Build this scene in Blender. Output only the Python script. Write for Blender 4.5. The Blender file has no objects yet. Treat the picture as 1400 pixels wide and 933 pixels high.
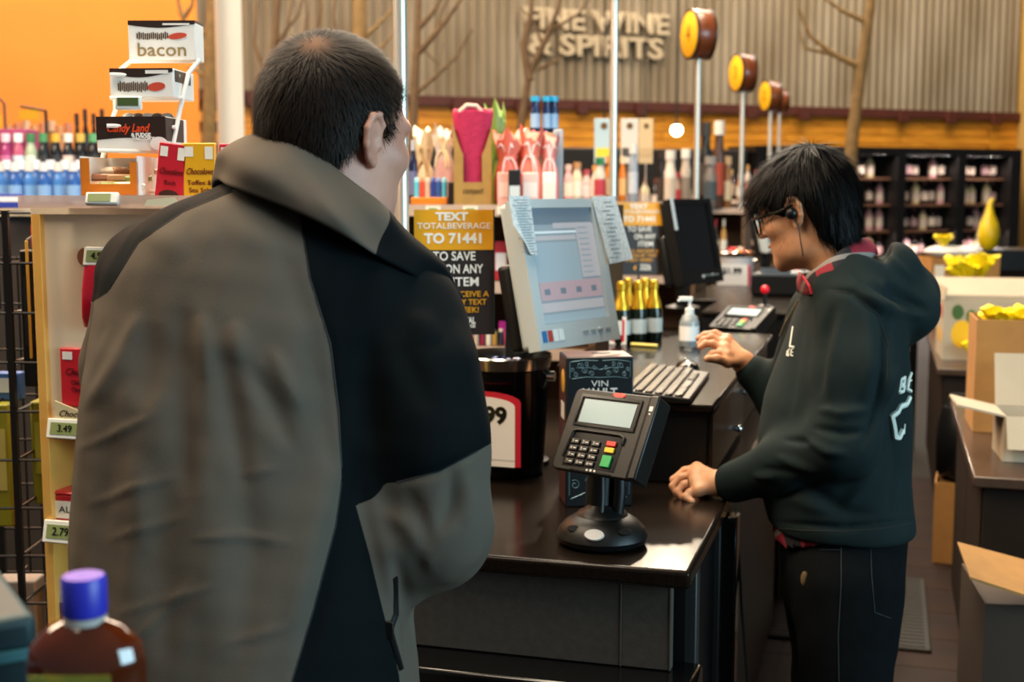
import bpy, bmesh, math, random
import numpy as np
from mathutils import Matrix, Vector
random.seed(7); np.random.seed(7)
sc = bpy.context.scene
COL = sc.collection

# ------------------------------------------------------------------ camera
CAM_H = 1.56; FPX = 1758.0
TH = math.radians(16.2); PT = math.atan(202.5/FPX)
FW = Vector((-math.sin(TH)*math.cos(PT), math.cos(TH)*math.cos(PT), -math.sin(PT)))
RT = Vector((math.cos(TH), math.sin(TH), 0)); UP = RT.cross(FW)
CP = Vector((0, 0, CAM_H))
cam = bpy.data.cameras.new('camera'); cam_o = bpy.data.objects.new('camera', cam); COL.objects.link(cam_o)
cam.sensor_width = 36.0; cam.lens = 36.0*FPX/1400.0
cam.clip_start = 0.05; cam.clip_end = 200
cam_o.matrix_world = Matrix(((RT.x, UP.x, -FW.x, 0), (RT.y, UP.y, -FW.y, 0), (RT.z, UP.z, -FW.z, CAM_H), (0, 0, 0, 1)))
cam.dof.use_dof = True; cam.dof.focus_distance = 1.95; cam.dof.aperture_fstop = 5.0
sc.camera = cam_o

# ------------------------------------------------------------------ world, lights, exposure
w = bpy.data.worlds.new('world'); sc.world = w; w.use_nodes = True
w.node_tree.nodes['Background'].inputs[0].default_value = (0.92, 0.95, 1.0, 1)
w.node_tree.nodes['Background'].inputs[1].default_value = 0.10
def area(name, loc, target, sx, sy, power, col):
    l = bpy.data.lights.new(name, 'AREA'); l.shape = 'RECTANGLE'; l.size = sx; l.size_y = sy
    l.energy = power; l.color = col
    o = bpy.data.objects.new(name, l); COL.objects.link(o); o.location = loc
    o.rotation_euler = (Vector(target)-Vector(loc)).to_track_quat('-Z', 'Y').to_euler()
    return o
# shop-front windows to the right of the tills (daylight), skylights, warm lamp rows under the roof, and added fills
area('shop_front_window_light', (5.0, 0.6, 2.4), (-0.6, 2.2, 1.0), 4.0, 2.6, 370, (0.55, 0.86, 1.0))
area('skylight_far', (-1.0, 13.5, 6.9), (-1.0, 14.5, 0), 7.0, 3.0, 850, (1.0, 0.88, 0.72))
area('skylight_mid', (-4.5, 8.0, 6.8), (-4.5, 8.4, 0), 5.0, 3.0, 900, (1.0, 0.86, 0.68))
area('lamp_row_tills', (-0.9, 4.6, 5.0), (-0.9, 4.2, 0), 0.8, 7.0, 420, (1.0, 0.82, 0.60))
area('lamp_row_left', (-3.2, 1.9, 4.0), (-1.6, 2.4, 1.0), 1.2, 3.0, 230, (1.0, 0.80, 0.56))
area('jacket_back_fill', (-1.3, 0.3, 4.6), (-0.9, 1.4, 1.0), 1.0, 2.0, 80, (1.0, 0.84, 0.64))  # added fill above the camera, lights the back of the jacket
area('orange_wall_washer', (-8.2, 7.2, 5.9), (-8.6, 10.5, 2.6), 5.0, 1.0, 540, (1.0, 0.86, 0.64))
area('back_wall_fill', (-1.2, 14.6, 6.4), (-3.4, 19.4, 3.0), 10.0, 0.8, 300, (1.0, 0.86, 0.66))  # added fill aimed at the back wall to brighten it
sl = bpy.data.lights.new('low_sun_spot', 'SPOT'); sl.energy = 900; sl.color = (1.0, 0.82, 0.60); sl.spot_size = math.radians(26); sl.spot_blend = .35; sl.shadow_soft_size = .10  # added spot standing in for low sun from ahead, makes the counter glare
slo = bpy.data.objects.new('low_sun_spot', sl); COL.objects.link(slo); slo.location = (-1.80, 11.3, 4.62)
slo.rotation_euler = (Vector((-.40, 2.7, .95))-Vector((-1.80, 11.3, 4.62))).to_track_quat('-Z', 'Y').to_euler()
sc.view_settings.view_transform = 'Standard'; sc.view_settings.look = 'None'
sc.view_settings.exposure = 0.0; sc.view_settings.gamma = 1.0; sc.view_settings.use_curve_mapping = False
sc.cycles.use_denoising = True
sc.cycles.max_bounces = 6; sc.cycles.sample_clamp_indirect = 6.0
sc.cycles.caustics_reflective = False; sc.cycles.caustics_refractive = False

# ------------------------------------------------------------------ pixel to place
def ray(px, py): return FW + RT*((px-700)/FPX) - UP*((py-466.5)/FPX)
def P(px, py, d): return CP + ray(px, py)*d
def onZ(px, py, z): r = ray(px, py); return CP + r*((z-CAM_H)/r.z)
def onX(px, py, x): r = ray(px, py); return CP + r*(x/r.x)
def onY(px, py, y): r = ray(px, py); return CP + r*(y/r.y)
def depth(p): return (Vector(p)-CP).dot(FW)
def proj(p):
    v = Vector(p)-CP; d = v.dot(FW)
    return 700+FPX*v.dot(RT)/d, 466.5-FPX*v.dot(UP)/d

# ------------------------------------------------------------------ materials
def lin(h):
    h = h.lstrip('#'); c = [int(h[i:i+2], 16)/255 for i in (0, 2, 4)]
    return tuple((x/12.92 if x <= .04045 else ((x+.055)/1.055)**2.4) for x in c)+(1.0,)
MATS = {}
def M(name, col, rough=.5, metal=0., var=0., vscale=6., bump=0., bscale=60., col2=None, emis=0., trans=0., coat=0., spec=.5, stretch=None, sheen=0.):
    if name in MATS: return MATS[name]
    m = bpy.data.materials.new(name); m.use_nodes = True; MATS[name] = m
    nt = m.node_tree; b = nt.nodes['Principled BSDF']; L = nt.links.new
    c = lin(col)
    b.inputs['Base Color'].default_value = c; b.inputs['Roughness'].default_value = rough
    b.inputs['Metallic'].default_value = metal; b.inputs['Specular IOR Level'].default_value = spec
    b.inputs['Coat Weight'].default_value = coat; b.inputs['Transmission Weight'].default_value = trans
    if sheen: b.inputs['Sheen Weight'].default_value = sheen
    if emis:
        b.inputs['Emission Color'].default_value = c; b.inputs['Emission Strength'].default_value = emis
    tc = nt.nodes.new('ShaderNodeTexCoord')
    mp = nt.nodes.new('ShaderNodeMapping'); L(tc.outputs['Object'], mp.inputs[0])
    if stretch: mp.inputs['Scale'].default_value = stretch
    if var or col2:
        n = nt.nodes.new('ShaderNodeTexNoise'); n.inputs['Scale'].default_value = vscale; n.inputs['Detail'].default_value = 5
        L(mp.outputs[0], n.inputs['Vector'])
        r = nt.nodes.new('ShaderNodeValToRGB'); r.color_ramp.elements[0].position = .3; r.color_ramp.elements[1].position = .7
        c2 = lin(col2) if col2 else tuple(x*(1-var) for x in c[:3])+(1,)
        c1 = c if col2 else tuple(min(1, x*(1+var*.5)) for x in c[:3])+(1,)
        r.color_ramp.elements[0].color = c2; r.color_ramp.elements[1].color = c1
        L(n.outputs[0], r.inputs[0]); L(r.outputs[0], b.inputs['Base Color'])
    if bump:
        n2 = nt.nodes.new('ShaderNodeTexNoise'); n2.inputs['Scale'].default_value = bscale; n2.inputs['Detail'].default_value = 4
        L(mp.outputs[0], n2.inputs['Vector'])
        bp = nt.nodes.new('ShaderNodeBump'); bp.inputs['Strength'].default_value = bump; bp.inputs['Distance'].default_value = .01
        L(n2.outputs[0], bp.inputs['Height']); L(bp.outputs[0], b.inputs['Normal'])
    return m
def glass(name, col='#ffffff', rough=.02, ior=1.45):
    if name in MATS: return MATS[name]
    m = M(name, col, rough, trans=1.0); m.node_tree.nodes['Principled BSDF'].inputs['IOR'].default_value = ior
    return m
def clearfilm(name, col='#ffffff', alpha=.25, rough=.15):
    if name in MATS: return MATS[name]
    m = M(name, col, rough); m.node_tree.nodes['Principled BSDF'].inputs['Alpha'].default_value = alpha
    return m

# ------------------------------------------------------------------ mesh builder
def frame(o, x, y=None, z=None):
    x = Vector(x).normalized()
    if z is not None:
        z = Vector(z); y = z.cross(x).normalized(); z = x.cross(y).normalized()
    else:
        y = Vector(y); z = x.cross(y).normalized(); y = z.cross(x).normalized()
    o = Vector(o)
    return Matrix(((x.x, y.x, z.x, o.x), (x.y, y.y, z.y, o.y), (x.z, y.z, z.z, o.z), (0, 0, 0, 1)))
class MB:
    def __init__(s): s.v = []; s.f = []; s.m = []
    def add(s, vs, fs, mi=0, mat=None):
        o = len(s.v)
        for v in vs:
            v = Vector(v); s.v.append(tuple(mat @ v) if mat else tuple(v))
        for f in fs: s.f.append([o+i for i in f]); s.m.append(mi)
        return s
    def box(s, c, d, mi=0, mat=None):
        x, y, z = c; a, b, h = d[0]/2, d[1]/2, d[2]/2
        vs = [(x+i*a, y+j*b, z+k*h) for k in (-1, 1) for j in (-1, 1) for i in (-1, 1)]
        return s.add(vs, [(0, 2, 3, 1), (4, 5, 7, 6), (0, 1, 5, 4), (2, 6, 7, 3), (0, 4, 6, 2), (1, 3, 7, 5)], mi, mat)
    def bx(s, x0, x1, y0, y1, z0, z1, mi=0, mat=None):
        return s.box(((x0+x1)/2, (y0+y1)/2, (z0+z1)/2), (abs(x1-x0), abs(y1-y0), abs(z1-z0)), mi, mat)
    def loft(s, rings, mi=0, mat=None, cap=True, closed=True):
        n = len(rings[0]); vs = [p for r in rings for p in r]; fs = []
        for i in range(len(rings)-1):
            for j in range(n if closed else n-1):
                k = (j+1) % n
                fs.append((i*n+j, i*n+k, (i+1)*n+k, (i+1)*n+j))
        if cap and closed:
            fs.append(tuple(range(n-1, -1, -1))); fs.append(tuple((len(rings)-1)*n+j for j in range(n)))
        return s.add(vs, fs, mi, mat)
    def lathe(s, prof, n=16, c=(0, 0, 0), mi=0, mat=None, cap=True):
        return s.loft([[(c[0]+r*math.cos(2*math.pi*j/n), c[1]+r*math.sin(2*math.pi*j/n), c[2]+z) for j in range(n)] for r, z in prof], mi, mat, cap)
    def tube(s, pts, r, n=8, mi=0, mat=None, closed=False):
        pts = [Vector(p) for p in pts]; rings = []; up = None
        for i, p in enumerate(pts):
            t = (pts[min(i+1, len(pts)-1)]-pts[max(i-1, 0)]).normalized()
            if up is None:
                up = Vector((0, 0, 1)) if abs(t.z) < .9 else Vector((1, 0, 0))
            a = t.cross(up).normalized(); b = a.cross(t).normalized(); up = b
            rr = r[i] if isinstance(r, (list, tuple)) else r
            rings.append([p+a*(rr*math.cos(2*math.pi*j/n))+b*(rr*math.sin(2*math.pi*j/n)) for j in range(n)])
        return s.loft(rings, mi, mat)
    def cyl(s, a, b, r, r2=None, n=14, mi=0, mat=None):
        return s.tube([a, b], [r, r if r2 is None else r2], n, mi, mat)
    def prism(s, poly, y0, y1, mi=0, mat=None):      # poly in x,z  extruded along y
        n = len(poly)
        vs = [(x, y0, z) for x, z in poly]+[(x, y1, z) for x, z in poly]
        fs = [tuple(range(n)), tuple(range(2*n-1, n-1, -1))]+[(i, i+n, (i+1) % n+n, (i+1) % n) for i in range(n)]
        return s.add(vs, fs, mi, mat)
    def quad(s, a, b, c, d, mi=0, mat=None): return s.add([a, b, c, d], [(0, 1, 2, 3)], mi, mat)
    def ball(s, c, r, nu=12, nv=8, mi=0, mat=None):
        rx, ry, rz = (r, r, r) if not isinstance(r, (tuple, list)) else r
        rings = []
        for i in range(nv+1):
            a = -math.pi/2+math.pi*i/nv; q = max(math.cos(a), .02)
            rings.append([(c[0]+rx*q*math.cos(2*math.pi*j/nu), c[1]+ry*q*math.sin(2*math.pi*j/nu), c[2]+rz*math.sin(a)) for j in range(nu)])
        return s.loft(rings, mi, mat)
    def mesh(s, name, mats, smooth=40):
        me = bpy.data.meshes.new(name); me.from_pydata(s.v, [], s.f)
        bm = bmesh.new(); bm.from_mesh(me); bmesh.ops.recalc_face_normals(bm, faces=bm.faces); bm.to_mesh(me); bm.free()
        for m in (mats if isinstance(mats, (list, tuple)) else [mats]): me.materials.append(m)
        me.polygons.foreach_set('material_index', s.m)
        if smooth:
            me.polygons.foreach_set('use_smooth', [True]*len(me.polygons)); me.set_sharp_from_angle(angle=math.radians(smooth))
        return me
    def build(s, name, mats, parent=None, bevel=0., smooth=40, mat=None, segs=2):
        return link(name, s.mesh(name, mats, smooth), parent, bevel, mat, segs)
def link(name, me, parent=None, bevel=0., mat=None, segs=2):
    o = bpy.data.objects.new(name, me); COL.objects.link(o)
    if parent: o.parent = parent
    if mat is not None: o.matrix_local = mat
    if bevel:
        b = o.modifiers.new('bevel', 'BEVEL'); b.width = bevel; b.segments = segs; b.limit_method = 'ANGLE'; b.harden_normals = False
    return o
def tag(o, label=None, cat=None, group=None, kind=None):
    if label: o['label'] = label
    if cat: o['category'] = cat
    if group: o['group'] = group
    if kind: o['kind'] = kind
    return o
def thing(name, label, cat, loc=(0, 0, 0), rz=0., group=None, mat=None):
    o = bpy.data.objects.new(name, None); COL.objects.link(o); o.empty_display_size = .05
    if mat is not None: o.matrix_world = mat
    else: o.location = loc; o.rotation_euler = (0, 0, rz)
    return tag(o, label, cat, group)
def struct(name, mb, mats, parent=None, **k):
    o = mb.build(name, mats, parent, **k)
    if not parent: o['kind'] = 'structure'
    return o
def copy_tree(o, parent=None):
    c = o.copy(); COL.objects.link(c)
    if parent is not None: c.parent = parent; c.matrix_parent_inverse = o.matrix_parent_inverse.copy()
    for ch in o.children: copy_tree(ch, c)
    return c
def text_mesh(s, size, extrude=.0004, bold=0., align='CENTER', spacing=1., shear=0.):
    cu = bpy.data.curves.new('txt', 'FONT'); cu.body = s; cu.size = size; cu.extrude = extrude; cu.offset = bold
    cu.align_x = align; cu.align_y = 'CENTER'; cu.space_character = spacing; cu.shear = shear; cu.resolution_u = 3
    o = bpy.data.objects.new('txt', cu); COL.objects.link(o)
    bpy.context.view_layer.update()
    me = bpy.data.meshes.new_from_object(o.evaluated_get(bpy.context.evaluated_depsgraph_get()))
    bpy.data.objects.remove(o); return me
def text(s, size, mat, parent, fr, width=None, name='lettering', **k):
    me = text_mesh(s, size, **k); me.materials.clear(); me.materials.append(mat)
    if width:
        xs = [v.co.x for v in me.vertices]; q = width/max(1e-6, max(xs)-min(xs))
        for v in me.vertices: v.co.x *= q
    o = bpy.data.objects.new(name, me); COL.objects.link(o); o.parent = parent; o.matrix_local = fr
    return o
X3, Y3, Z3 = Vector((1, 0, 0)), Vector((0, 1, 0)), Vector((0, 0, 1))
def fr_front(o): return frame(o, X3, Z3)        # text plane facing -y
# ------------------------------------------------------------------ the shell of the shop
m_floor = M('floor_grout', '#191009', .8, var=.3, vscale=3)
m_tile = M('floor_tile', '#2a170e', .75, spec=.2, var=.35, vscale=4, bump=.05, bscale=20, col2='#1d100a')
fl = MB().bx(-16, 9, -4, 26, -.1, 0); floor = struct('floor', fl, m_floor)
tm = MB().box((0, 0, .003), (.296, .296, .006)).mesh('floor_tile', m_tile)
for i in range(12):
    for j in range(17):
        x, y = -.75+.3*i, 2.35+.3*j
        t = link('floor_tile', tm, floor); t.location = (x, y, 0)

# back wall frame: s along the wall, n out of the wall to the shop, z up
WD = Vector((math.sin(math.radians(52)), math.cos(math.radians(52)), 0)); WN = Vector((WD.y, -WD.x, 0))
W0 = P(570, 264, 13.5); W0.z = 0
def wall_s(px):
    r = ray(px, 264); a = Vector((r.x, r.y))
    # CP + t a = W0 + s WD
    det = a.x*(-WD.y)+a.y*WD.x
    return (a.x*W0.y-a.y*W0.x)/det
def wz(px, py):                                   # height on the wall seen at a pixel
    r = ray(px, py); s = wall_s(px); q = W0+WD*s
    t = (q.x*r.x+q.y*r.y)/(r.x*r.x+r.y*r.y); return CAM_H+r.z*t
WF = Matrix(((WD.x, -WN.x, 0, W0.x), (WD.y, -WN.y, 0, W0.y), (0, 0, 1, 0), (0, 0, 0, 1)))   # x along, -y towards shop
S0, S1 = wall_s(262), wall_s(1384)
zt = wz(900, 147); zc = wz(1260, 205)
m_corr = M('corrugated_steel', '#958670', .5, metal=.35, var=.4, vscale=1.6, col2='#6c5a40', stretch=(1, 1, .35))
m_wallbase = M('wall_core', '#3a2a1c', .9)
m_plank = M('honey_pine', '#e29a2a', .5, var=.5, vscale=9, col2='#b56c14', stretch=(.35, 1, 4), bump=.15, bscale=30)
m_trim = M('oxide_red_trim', '#4a1a0c', .6, var=.2)
m_orange = M('orange_paint', '#ef8a2b', .75, var=.06, vscale=2, bump=.04, bscale=120)
m_tan = M('tan_paint', '#a5803f', .75, var=.08, vscale=3)
wb = struct('wall_back', MB().bx(S0, S1+2.2, 0, .2, 0, 7.4), m_wallbase); wb.matrix_world = WF
sh_w = 1.25; nS = int((S1-S0)/sh_w)+1
rib = MB(); nr = 66
prof = [(sh_w*i/nr, -.035-.018*math.cos(2*math.pi*i/6)) for i in range(nr+1)]
rib.loft([[(x, y, 0) for x, y in prof], [(x, y, 7.3-zt) for x, y in prof]], cap=False, closed=False)
rm = rib.mesh('corrugated_sheet', m_corr, smooth=60)
for i in range(nS):
    o = link('corrugated_sheet', rm, wb); o.location = (S0+i*sh_w, -.005*(i % 2), zt)
# pine planks under the steel and down the right end
ph = .105; z = zt-.05
pl_l = (wall_s(1345)-S0)/6
pmesh = MB().box((0, 0, 0), (pl_l-.01, .03, ph-.008)).mesh('pine_plank', m_plank)
k = 0
while z-ph > zc-.12:
    for i in range(6):
        o = link('pine_plank', pmesh, wb); o.location = (S0+pl_l*(i+.5)-(.3 if k % 2 else 0)+.3, -.02-.004*random.random(), z-ph/2)
    z -= ph; k += 1
s_r0, s_r1 = wall_s(1347), S1
pm2 = MB().box((0, 0, 0), (s_r1-s_r0-.01, .03, ph-.008)).mesh('pine_plank', m_plank)
z = zt-.05
while z > .1:
    o = link('pine_plank', pm2, wb); o.location = ((s_r0+s_r1)/2, -.024-.004*random.random(), z-ph/2); z -= ph
tr = struct('trim_1', MB().bx(S0, S1, -.09, 0, zt-.05, zt+.05), m_trim); tr.matrix_world = WF
for i in range(14):
    s = S0+.6+i*(S1-S0-1)/13
    o = MB().bx(-.06, .06, -.14, -.08, -.1, .03).build('trim_bracket', m_trim, tr); o.location = (s, 0, zt)
# orange painted wall in front of the left end
a = P(268, 264, 10.6); b = P(-420, 264, 9.0)
dx = Vector((b.x-a.x, b.y-a.y, 0)); ln = dx.length; dx.normalize()
ow = struct('wall_left', MB().bx(0, ln, 0, .18, 0, 7.4), m_orange)
ow.matrix_world = frame((a.x, a.y, 0), dx, z=(0, 0, 1))
# tan pier at the right end of the back wall
rp = struct('wall_right', MB().bx(S1, S1+9, -.5, .1, 0, 7.4), m_tan); rp.matrix_world = WF
# dark roof deck high above
m_roof = M('roof_deck', '#3b342c', .9, var=.2)
struct('ceiling', MB().bx(-16, 9, 1.5, 26, 7.4, 7.6), m_roof)
# round steel column
m_white = M('white_paint', '#e9e0d2', .5)
c = P(318, 264, 8.4)
col = tag(struct('column', MB().lathe([(.085, 0), (.085, 7.4)], 24, (c.x, c.y, 0)), m_white))
col2 = MB().lathe([(.10, 0), (.10, .15), (.087, .18)], 24, (c.x, c.y, 0)).build('base_collar', m_white, col)

# raised sign letters on the steel
m_letter = M('pale_letter', '#b09d80', .6)
sg = thing('wall_sign', 'two rows of raised pale letters on the corrugated steel wall', 'sign', mat=WF)
def wall_text(s, pxa, pxb, py, hpx):
    s0, s1 = wall_s(pxa), wall_s(pxb); pm = (pxa+pxb)/2; z = wz(pm, py); hh = wz(pm, py-hpx/2)-wz(pm, py+hpx/2)
    text(s, hh/.72, m_letter, sg, frame(((s0+s1)/2, -.085, z), X3, Z3), width=abs(s1-s0), extrude=.03, bold=.008)
wall_text('FINE WINE', 712, 905, 32, 28); wall_text('& SPIRITS', 718, 898, 66, 28)

# ------------------------------------------------------------------ black framed wine cooler on the back wall
m_blackframe = M('black_cooler_frame', '#0d0b0a', .35)
m_inside = M('cooler_inside', '#1c0f0c', .7)
m_shelf = M('cooler_shelf', '#6e4a34', .6)
sA, sB = wall_s(1000), wall_s(1346)
bays = [(wall_s(1000), wall_s(1092)), (wall_s(1092), wall_s(1187)), (wall_s(1187), wall_s(1267)), (wall_s(1267), wall_s(1346))]
co = thing('wine_cooler', 'long black framed wine cooler with glass doors along the pine wall', 'cooler', mat=WF)
MB().bx(sA, sB, -.05, -.03, 0, zc).build('back_panel', m_inside, co)
MB().bx(sA-.08, sB, -.62, -.03, zc-.09, zc).build('header', m_blackframe, co)
MB().bx(sA-.08, sB, -.62, -.03, 0, .12).build('plinth', m_blackframe, co)
SHZ = [.45, .80, 1.12, 1.43, 1.74]
bot = []
mb_red = M('wine_glass_dark', '#1a0b0d', .15); mb_lab = M('wine_label_cream', '#e6d4c4', .6); mb_lab2 = M('wine_label_rose', '#caa3a6', .6); mb_cap = M('wine_cap', '#6d3c2b', .4)
def wine_mesh(name, lab, gl=None):
    return MB().lathe([(.036, 0), (.038, .01), (.038, .18), (.03, .21), (.015, .235), (.014, .29)], 12).lathe([(.0385, .05), (.0385, .15)], 12, mi=1, cap=False).lathe([(.0155, .255), (.0155, .297)], 10, mi=2).mesh(name, [gl or mb_red, lab, mb_cap])
mb_rose = M('rose_wine_glass', '#d9a9ad', .2); mb_white = M('white_wine_glass', '#d9c9a0', .2)
wm = [wine_mesh('wine_bottle', mb_lab), wine_mesh('wine_bottle', mb_lab2), wine_mesh('wine_bottle', mb_lab, mb_rose), wine_mesh('wine_bottle', mb_lab, mb_white)]
for bi, (a0, a1) in enumerate(bays):
    for e in (a0, a1):
        pass
    MB().bx(a0-.06, a0+.06, -.62, -.03, .12, zc-.09).build('door_post', m_blackframe, co)
    if bi == 3: MB().bx(a1-.16, a1, -.62, -.03, .12, zc-.09).build('door_post', m_blackframe, co)
    r1 = a1-(.16 if bi == 3 else .06)
    for zi, zz in enumerate(SHZ):
        MB().bx(a0+.06, r1, -.5, -.05, zz-.025, zz).build('shelf', m_shelf, co)
        n = 6
        for q in range(n):
            if random.random() < .16: continue
            s = a0+.14+(r1-a0-.2)*q/(n-1)
            o = bpy.data.objects.new('wine_bottle', wm[random.choice((0, 0, 1, 2, 2, 3))]); COL.objects.link(o)
            tag(o, 'upright wine bottle with pale label on a shelf of the black framed cooler', 'bottle', 'wine bottles in the back wall cooler')
            o.matrix_world = WF @ Matrix.Translation((s, -.40+.05*random.random(), zz)) @ Matrix.Rotation(random.random()*6, 4, 'Z')
            q_s = .85+.25*random.random(); o.matrix_world = o.matrix_world @ Matrix.Diagonal((1.25, 1.25, min(q_s, .98), 1))
    for zl_, pw in ((zc-.11, 10), (1.1, 12)):
        lt = area('cooler_lamp', (0, 0, 0), (0, .2, -1), r1-a0-.2, .04, pw, (1.0, .86, .78)); lt.parent = co; lt.location = ((a0+r1)/2, -.57, zl_); lt.rotation_euler = (math.radians(-30), 0, 0)
    g = MB().bx(a0+.06, r1, -.60, -.594, .14, zc-.1).build('glass_door', clearfilm('door_glass', '#101010', .05, .05), co)
# dark low cabinets continuing left under the planks
lb = tag(MB().bx(wall_s(330), sA-.1, -.5, -.05, 0, zc-.05).build('wall_cabinet', M('dark_cabinet', '#17110d', .6), None, bevel=.02), 'dark low cabinet run along the back wall left of the cooler', 'cabinet'); lb.matrix_world = WF
lf = MB().bx(wall_s(330), sA-.1, -.53, -.5, 1.0, 1.06).build('shelf_edge', m_plank, lb)
for i in range(40):
    s = wall_s(360)+(sA-.4-wall_s(360))*i/39
    o = bpy.data.objects.new('wine_bottle', wm[i % 4]); COL.objects.link(o); tag(o, 'small bottle standing along the dark cabinet by the back wall', 'bottle', 'bottles along the dark cabinet'); o.scale = (1.3, 1.3, 1.2)
    o.matrix_world = WF @ Matrix.Translation((s, -.58, 1.36)) @ Matrix.Diagonal((1.3, 1.3, 1.2, 1))
lsh = MB().bx(wall_s(330), sA-.1, -.68, -.5, 1.33, 1.36).build('shelf', m_shelf, lb)

# ------------------------------------------------------------------ bare decorative trees
m_bark = M('tan_bark', '#7d5f33', .8, var=.3, vscale=12, bump=.3, bscale=30)
m_bark2 = M('brown_bark', '#5c4328', .85, var=.3, vscale=12, bump=.3, bscale=30)
def tree(label, d, trunk, r, branches, mat):
    pts = [P(x, y, d) for x, y in trunk]
    base = pts[0].copy(); base.z = 0
    t = thing('bare_tree', label, 'tree', base, group='bare trees by the back wall')
    inv = Matrix.Translation(-base)
    ps = [base]+pts; n = len(ps)
    MB().tube(ps, [r*(1.15-.55*i/(n-1)) for i in range(n)], 10, mat=inv).build('trunk', mat, t)
    for br, br_r in branches:
        q = [P(x, y, d) for x, y in br]
        MB().tube(q, [br_r*(1-.65*i/(len(q)-1)) for i in range(len(q))], 7, mat=inv).build('branch', mat, t)
tree('tall leaning tan trunk above the short-haired person by the wine cooler', 12.2, [(1160, 262), (1165, 190), (1178, 90), (1190, 10), (1196, -60)], .066,
     [([(1172, 90), (1140, 75), (1108, 50), (1092, 12)], .035), ([(1184, 30), (1150, 14), (1120, -8)], .03), ([(1140, 75), (1100, 66), (1092, 40)], .02)], m_bark)
tree('thin forked bare tree in front of the raised sign letters', 12.0, [(706, 262), (712, 170), (722, 110), (733, 80)], .042,
     [([(724, 110), (716, 60), (726, 20), (730, -40)], .045), ([(733, 82), (748, 50), (764, 10), (772, -30)], .035), ([(735, 95), (760, 84), (768, 76)], .02), ([(742, 62), (730, 30), (712, 10)], .018), ([(752, 42), (790, 20), (812, -10)], .018)], m_bark2)
tree('branching bare tree just right of the nearest steel pole', 11.6, [(562, 262), (566, 140), (570, 60), (574, -30)], .045,
     [([(566, 78), (590, 52), (610, 28), (634, -6)], .035), ([(570, 40), (590, 20), (608, -10)], .03), ([(598, 44), (604, 15), (622, -20)], .018), ([(566, 130), (596, 104), (622, 80), (646, 40)], .022), ([(572, 60), (600, 90), (606, 60)], .012)], m_bark2)
tree('thick pale tan trunk behind the top of the man head', 10.6, [(486, 262), (488, 120), (491, 40), (492, -40)], .085,
     [([(490, 60), (520, 30), (548, 2)], .02), ([(489, 90), (520, 66), (545, 40)], .018)], m_bark)
tree('slim trunk between the white column and the man head', 10.4, [(352, 262), (356, 140), (374, 80), (380, 0), (384, -40)], .04,
     [([(374, 85), (392, 40), (402, -10)], .02), ([(366, 110), (348, 60), (352, 0)], .022), ([(376, 60), (408, 20), (418, -20)], .018), ([(360, 120), (378, 92), (390, 70)], .014), ([(416, 60), (420, 20), (416, -20)], .018), ([(432, 60), (438, 10), (436, -20)], .022), ([(462, 60), (456, 20), (462, -20)], .016)], m_bark2)
tree('gnarled bare tree in front of the orange wall corner', 9.4, [(284, 262), (286, 140), (288, 60), (292, -40)], .055,
     [([(286, 70), (262, 48), (248, 20), (240, -20)], .03), ([(250, 25), (262, 8), (266, -20)], .022), ([(288, 30), (300, 10), (304, -20)], .03), ([(286, 110), (268, 96), (255, 92)], .018), ([(286, 40), (272, 50), (262, 66)], .018)], m_bark)

# ------------------------------------------------------------------ hanging lamps near the back
m_bulb = M('warm_bulb', '#ffe9c0', .4, emis=22); m_cord = M('lamp_cord', '#1a1410', .6)
for px, py, rp, lab in ((925, 178, 10, 'largest glowing white globe lamp hanging beside the second steel pole'), (882, 172, 6, 'small glowing globe lamp right of the pole with hang tags'), (826, 172, 6, 'small glowing globe lamp left of the pole with hang tags')):
    d = 11.0; c = P(px, py, d); r = rp*d/FPX*.8
    t = thing('pendant_lamp', lab, 'lamp', c, group='globe lamps')
    MB().ball((0, 0, 0), r, 14, 10).build('globe', m_bulb, t)
    MB().cyl((0, 0, r*.9), (0, 0, 7.4-c.z), .008, n=6).build('cord', m_cord, t)
    MB().lathe([(r*.6, r*.8), (r*.35, r*1.3), (.01, r*1.5)], 12).build('cap', m_cord, t)
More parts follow.
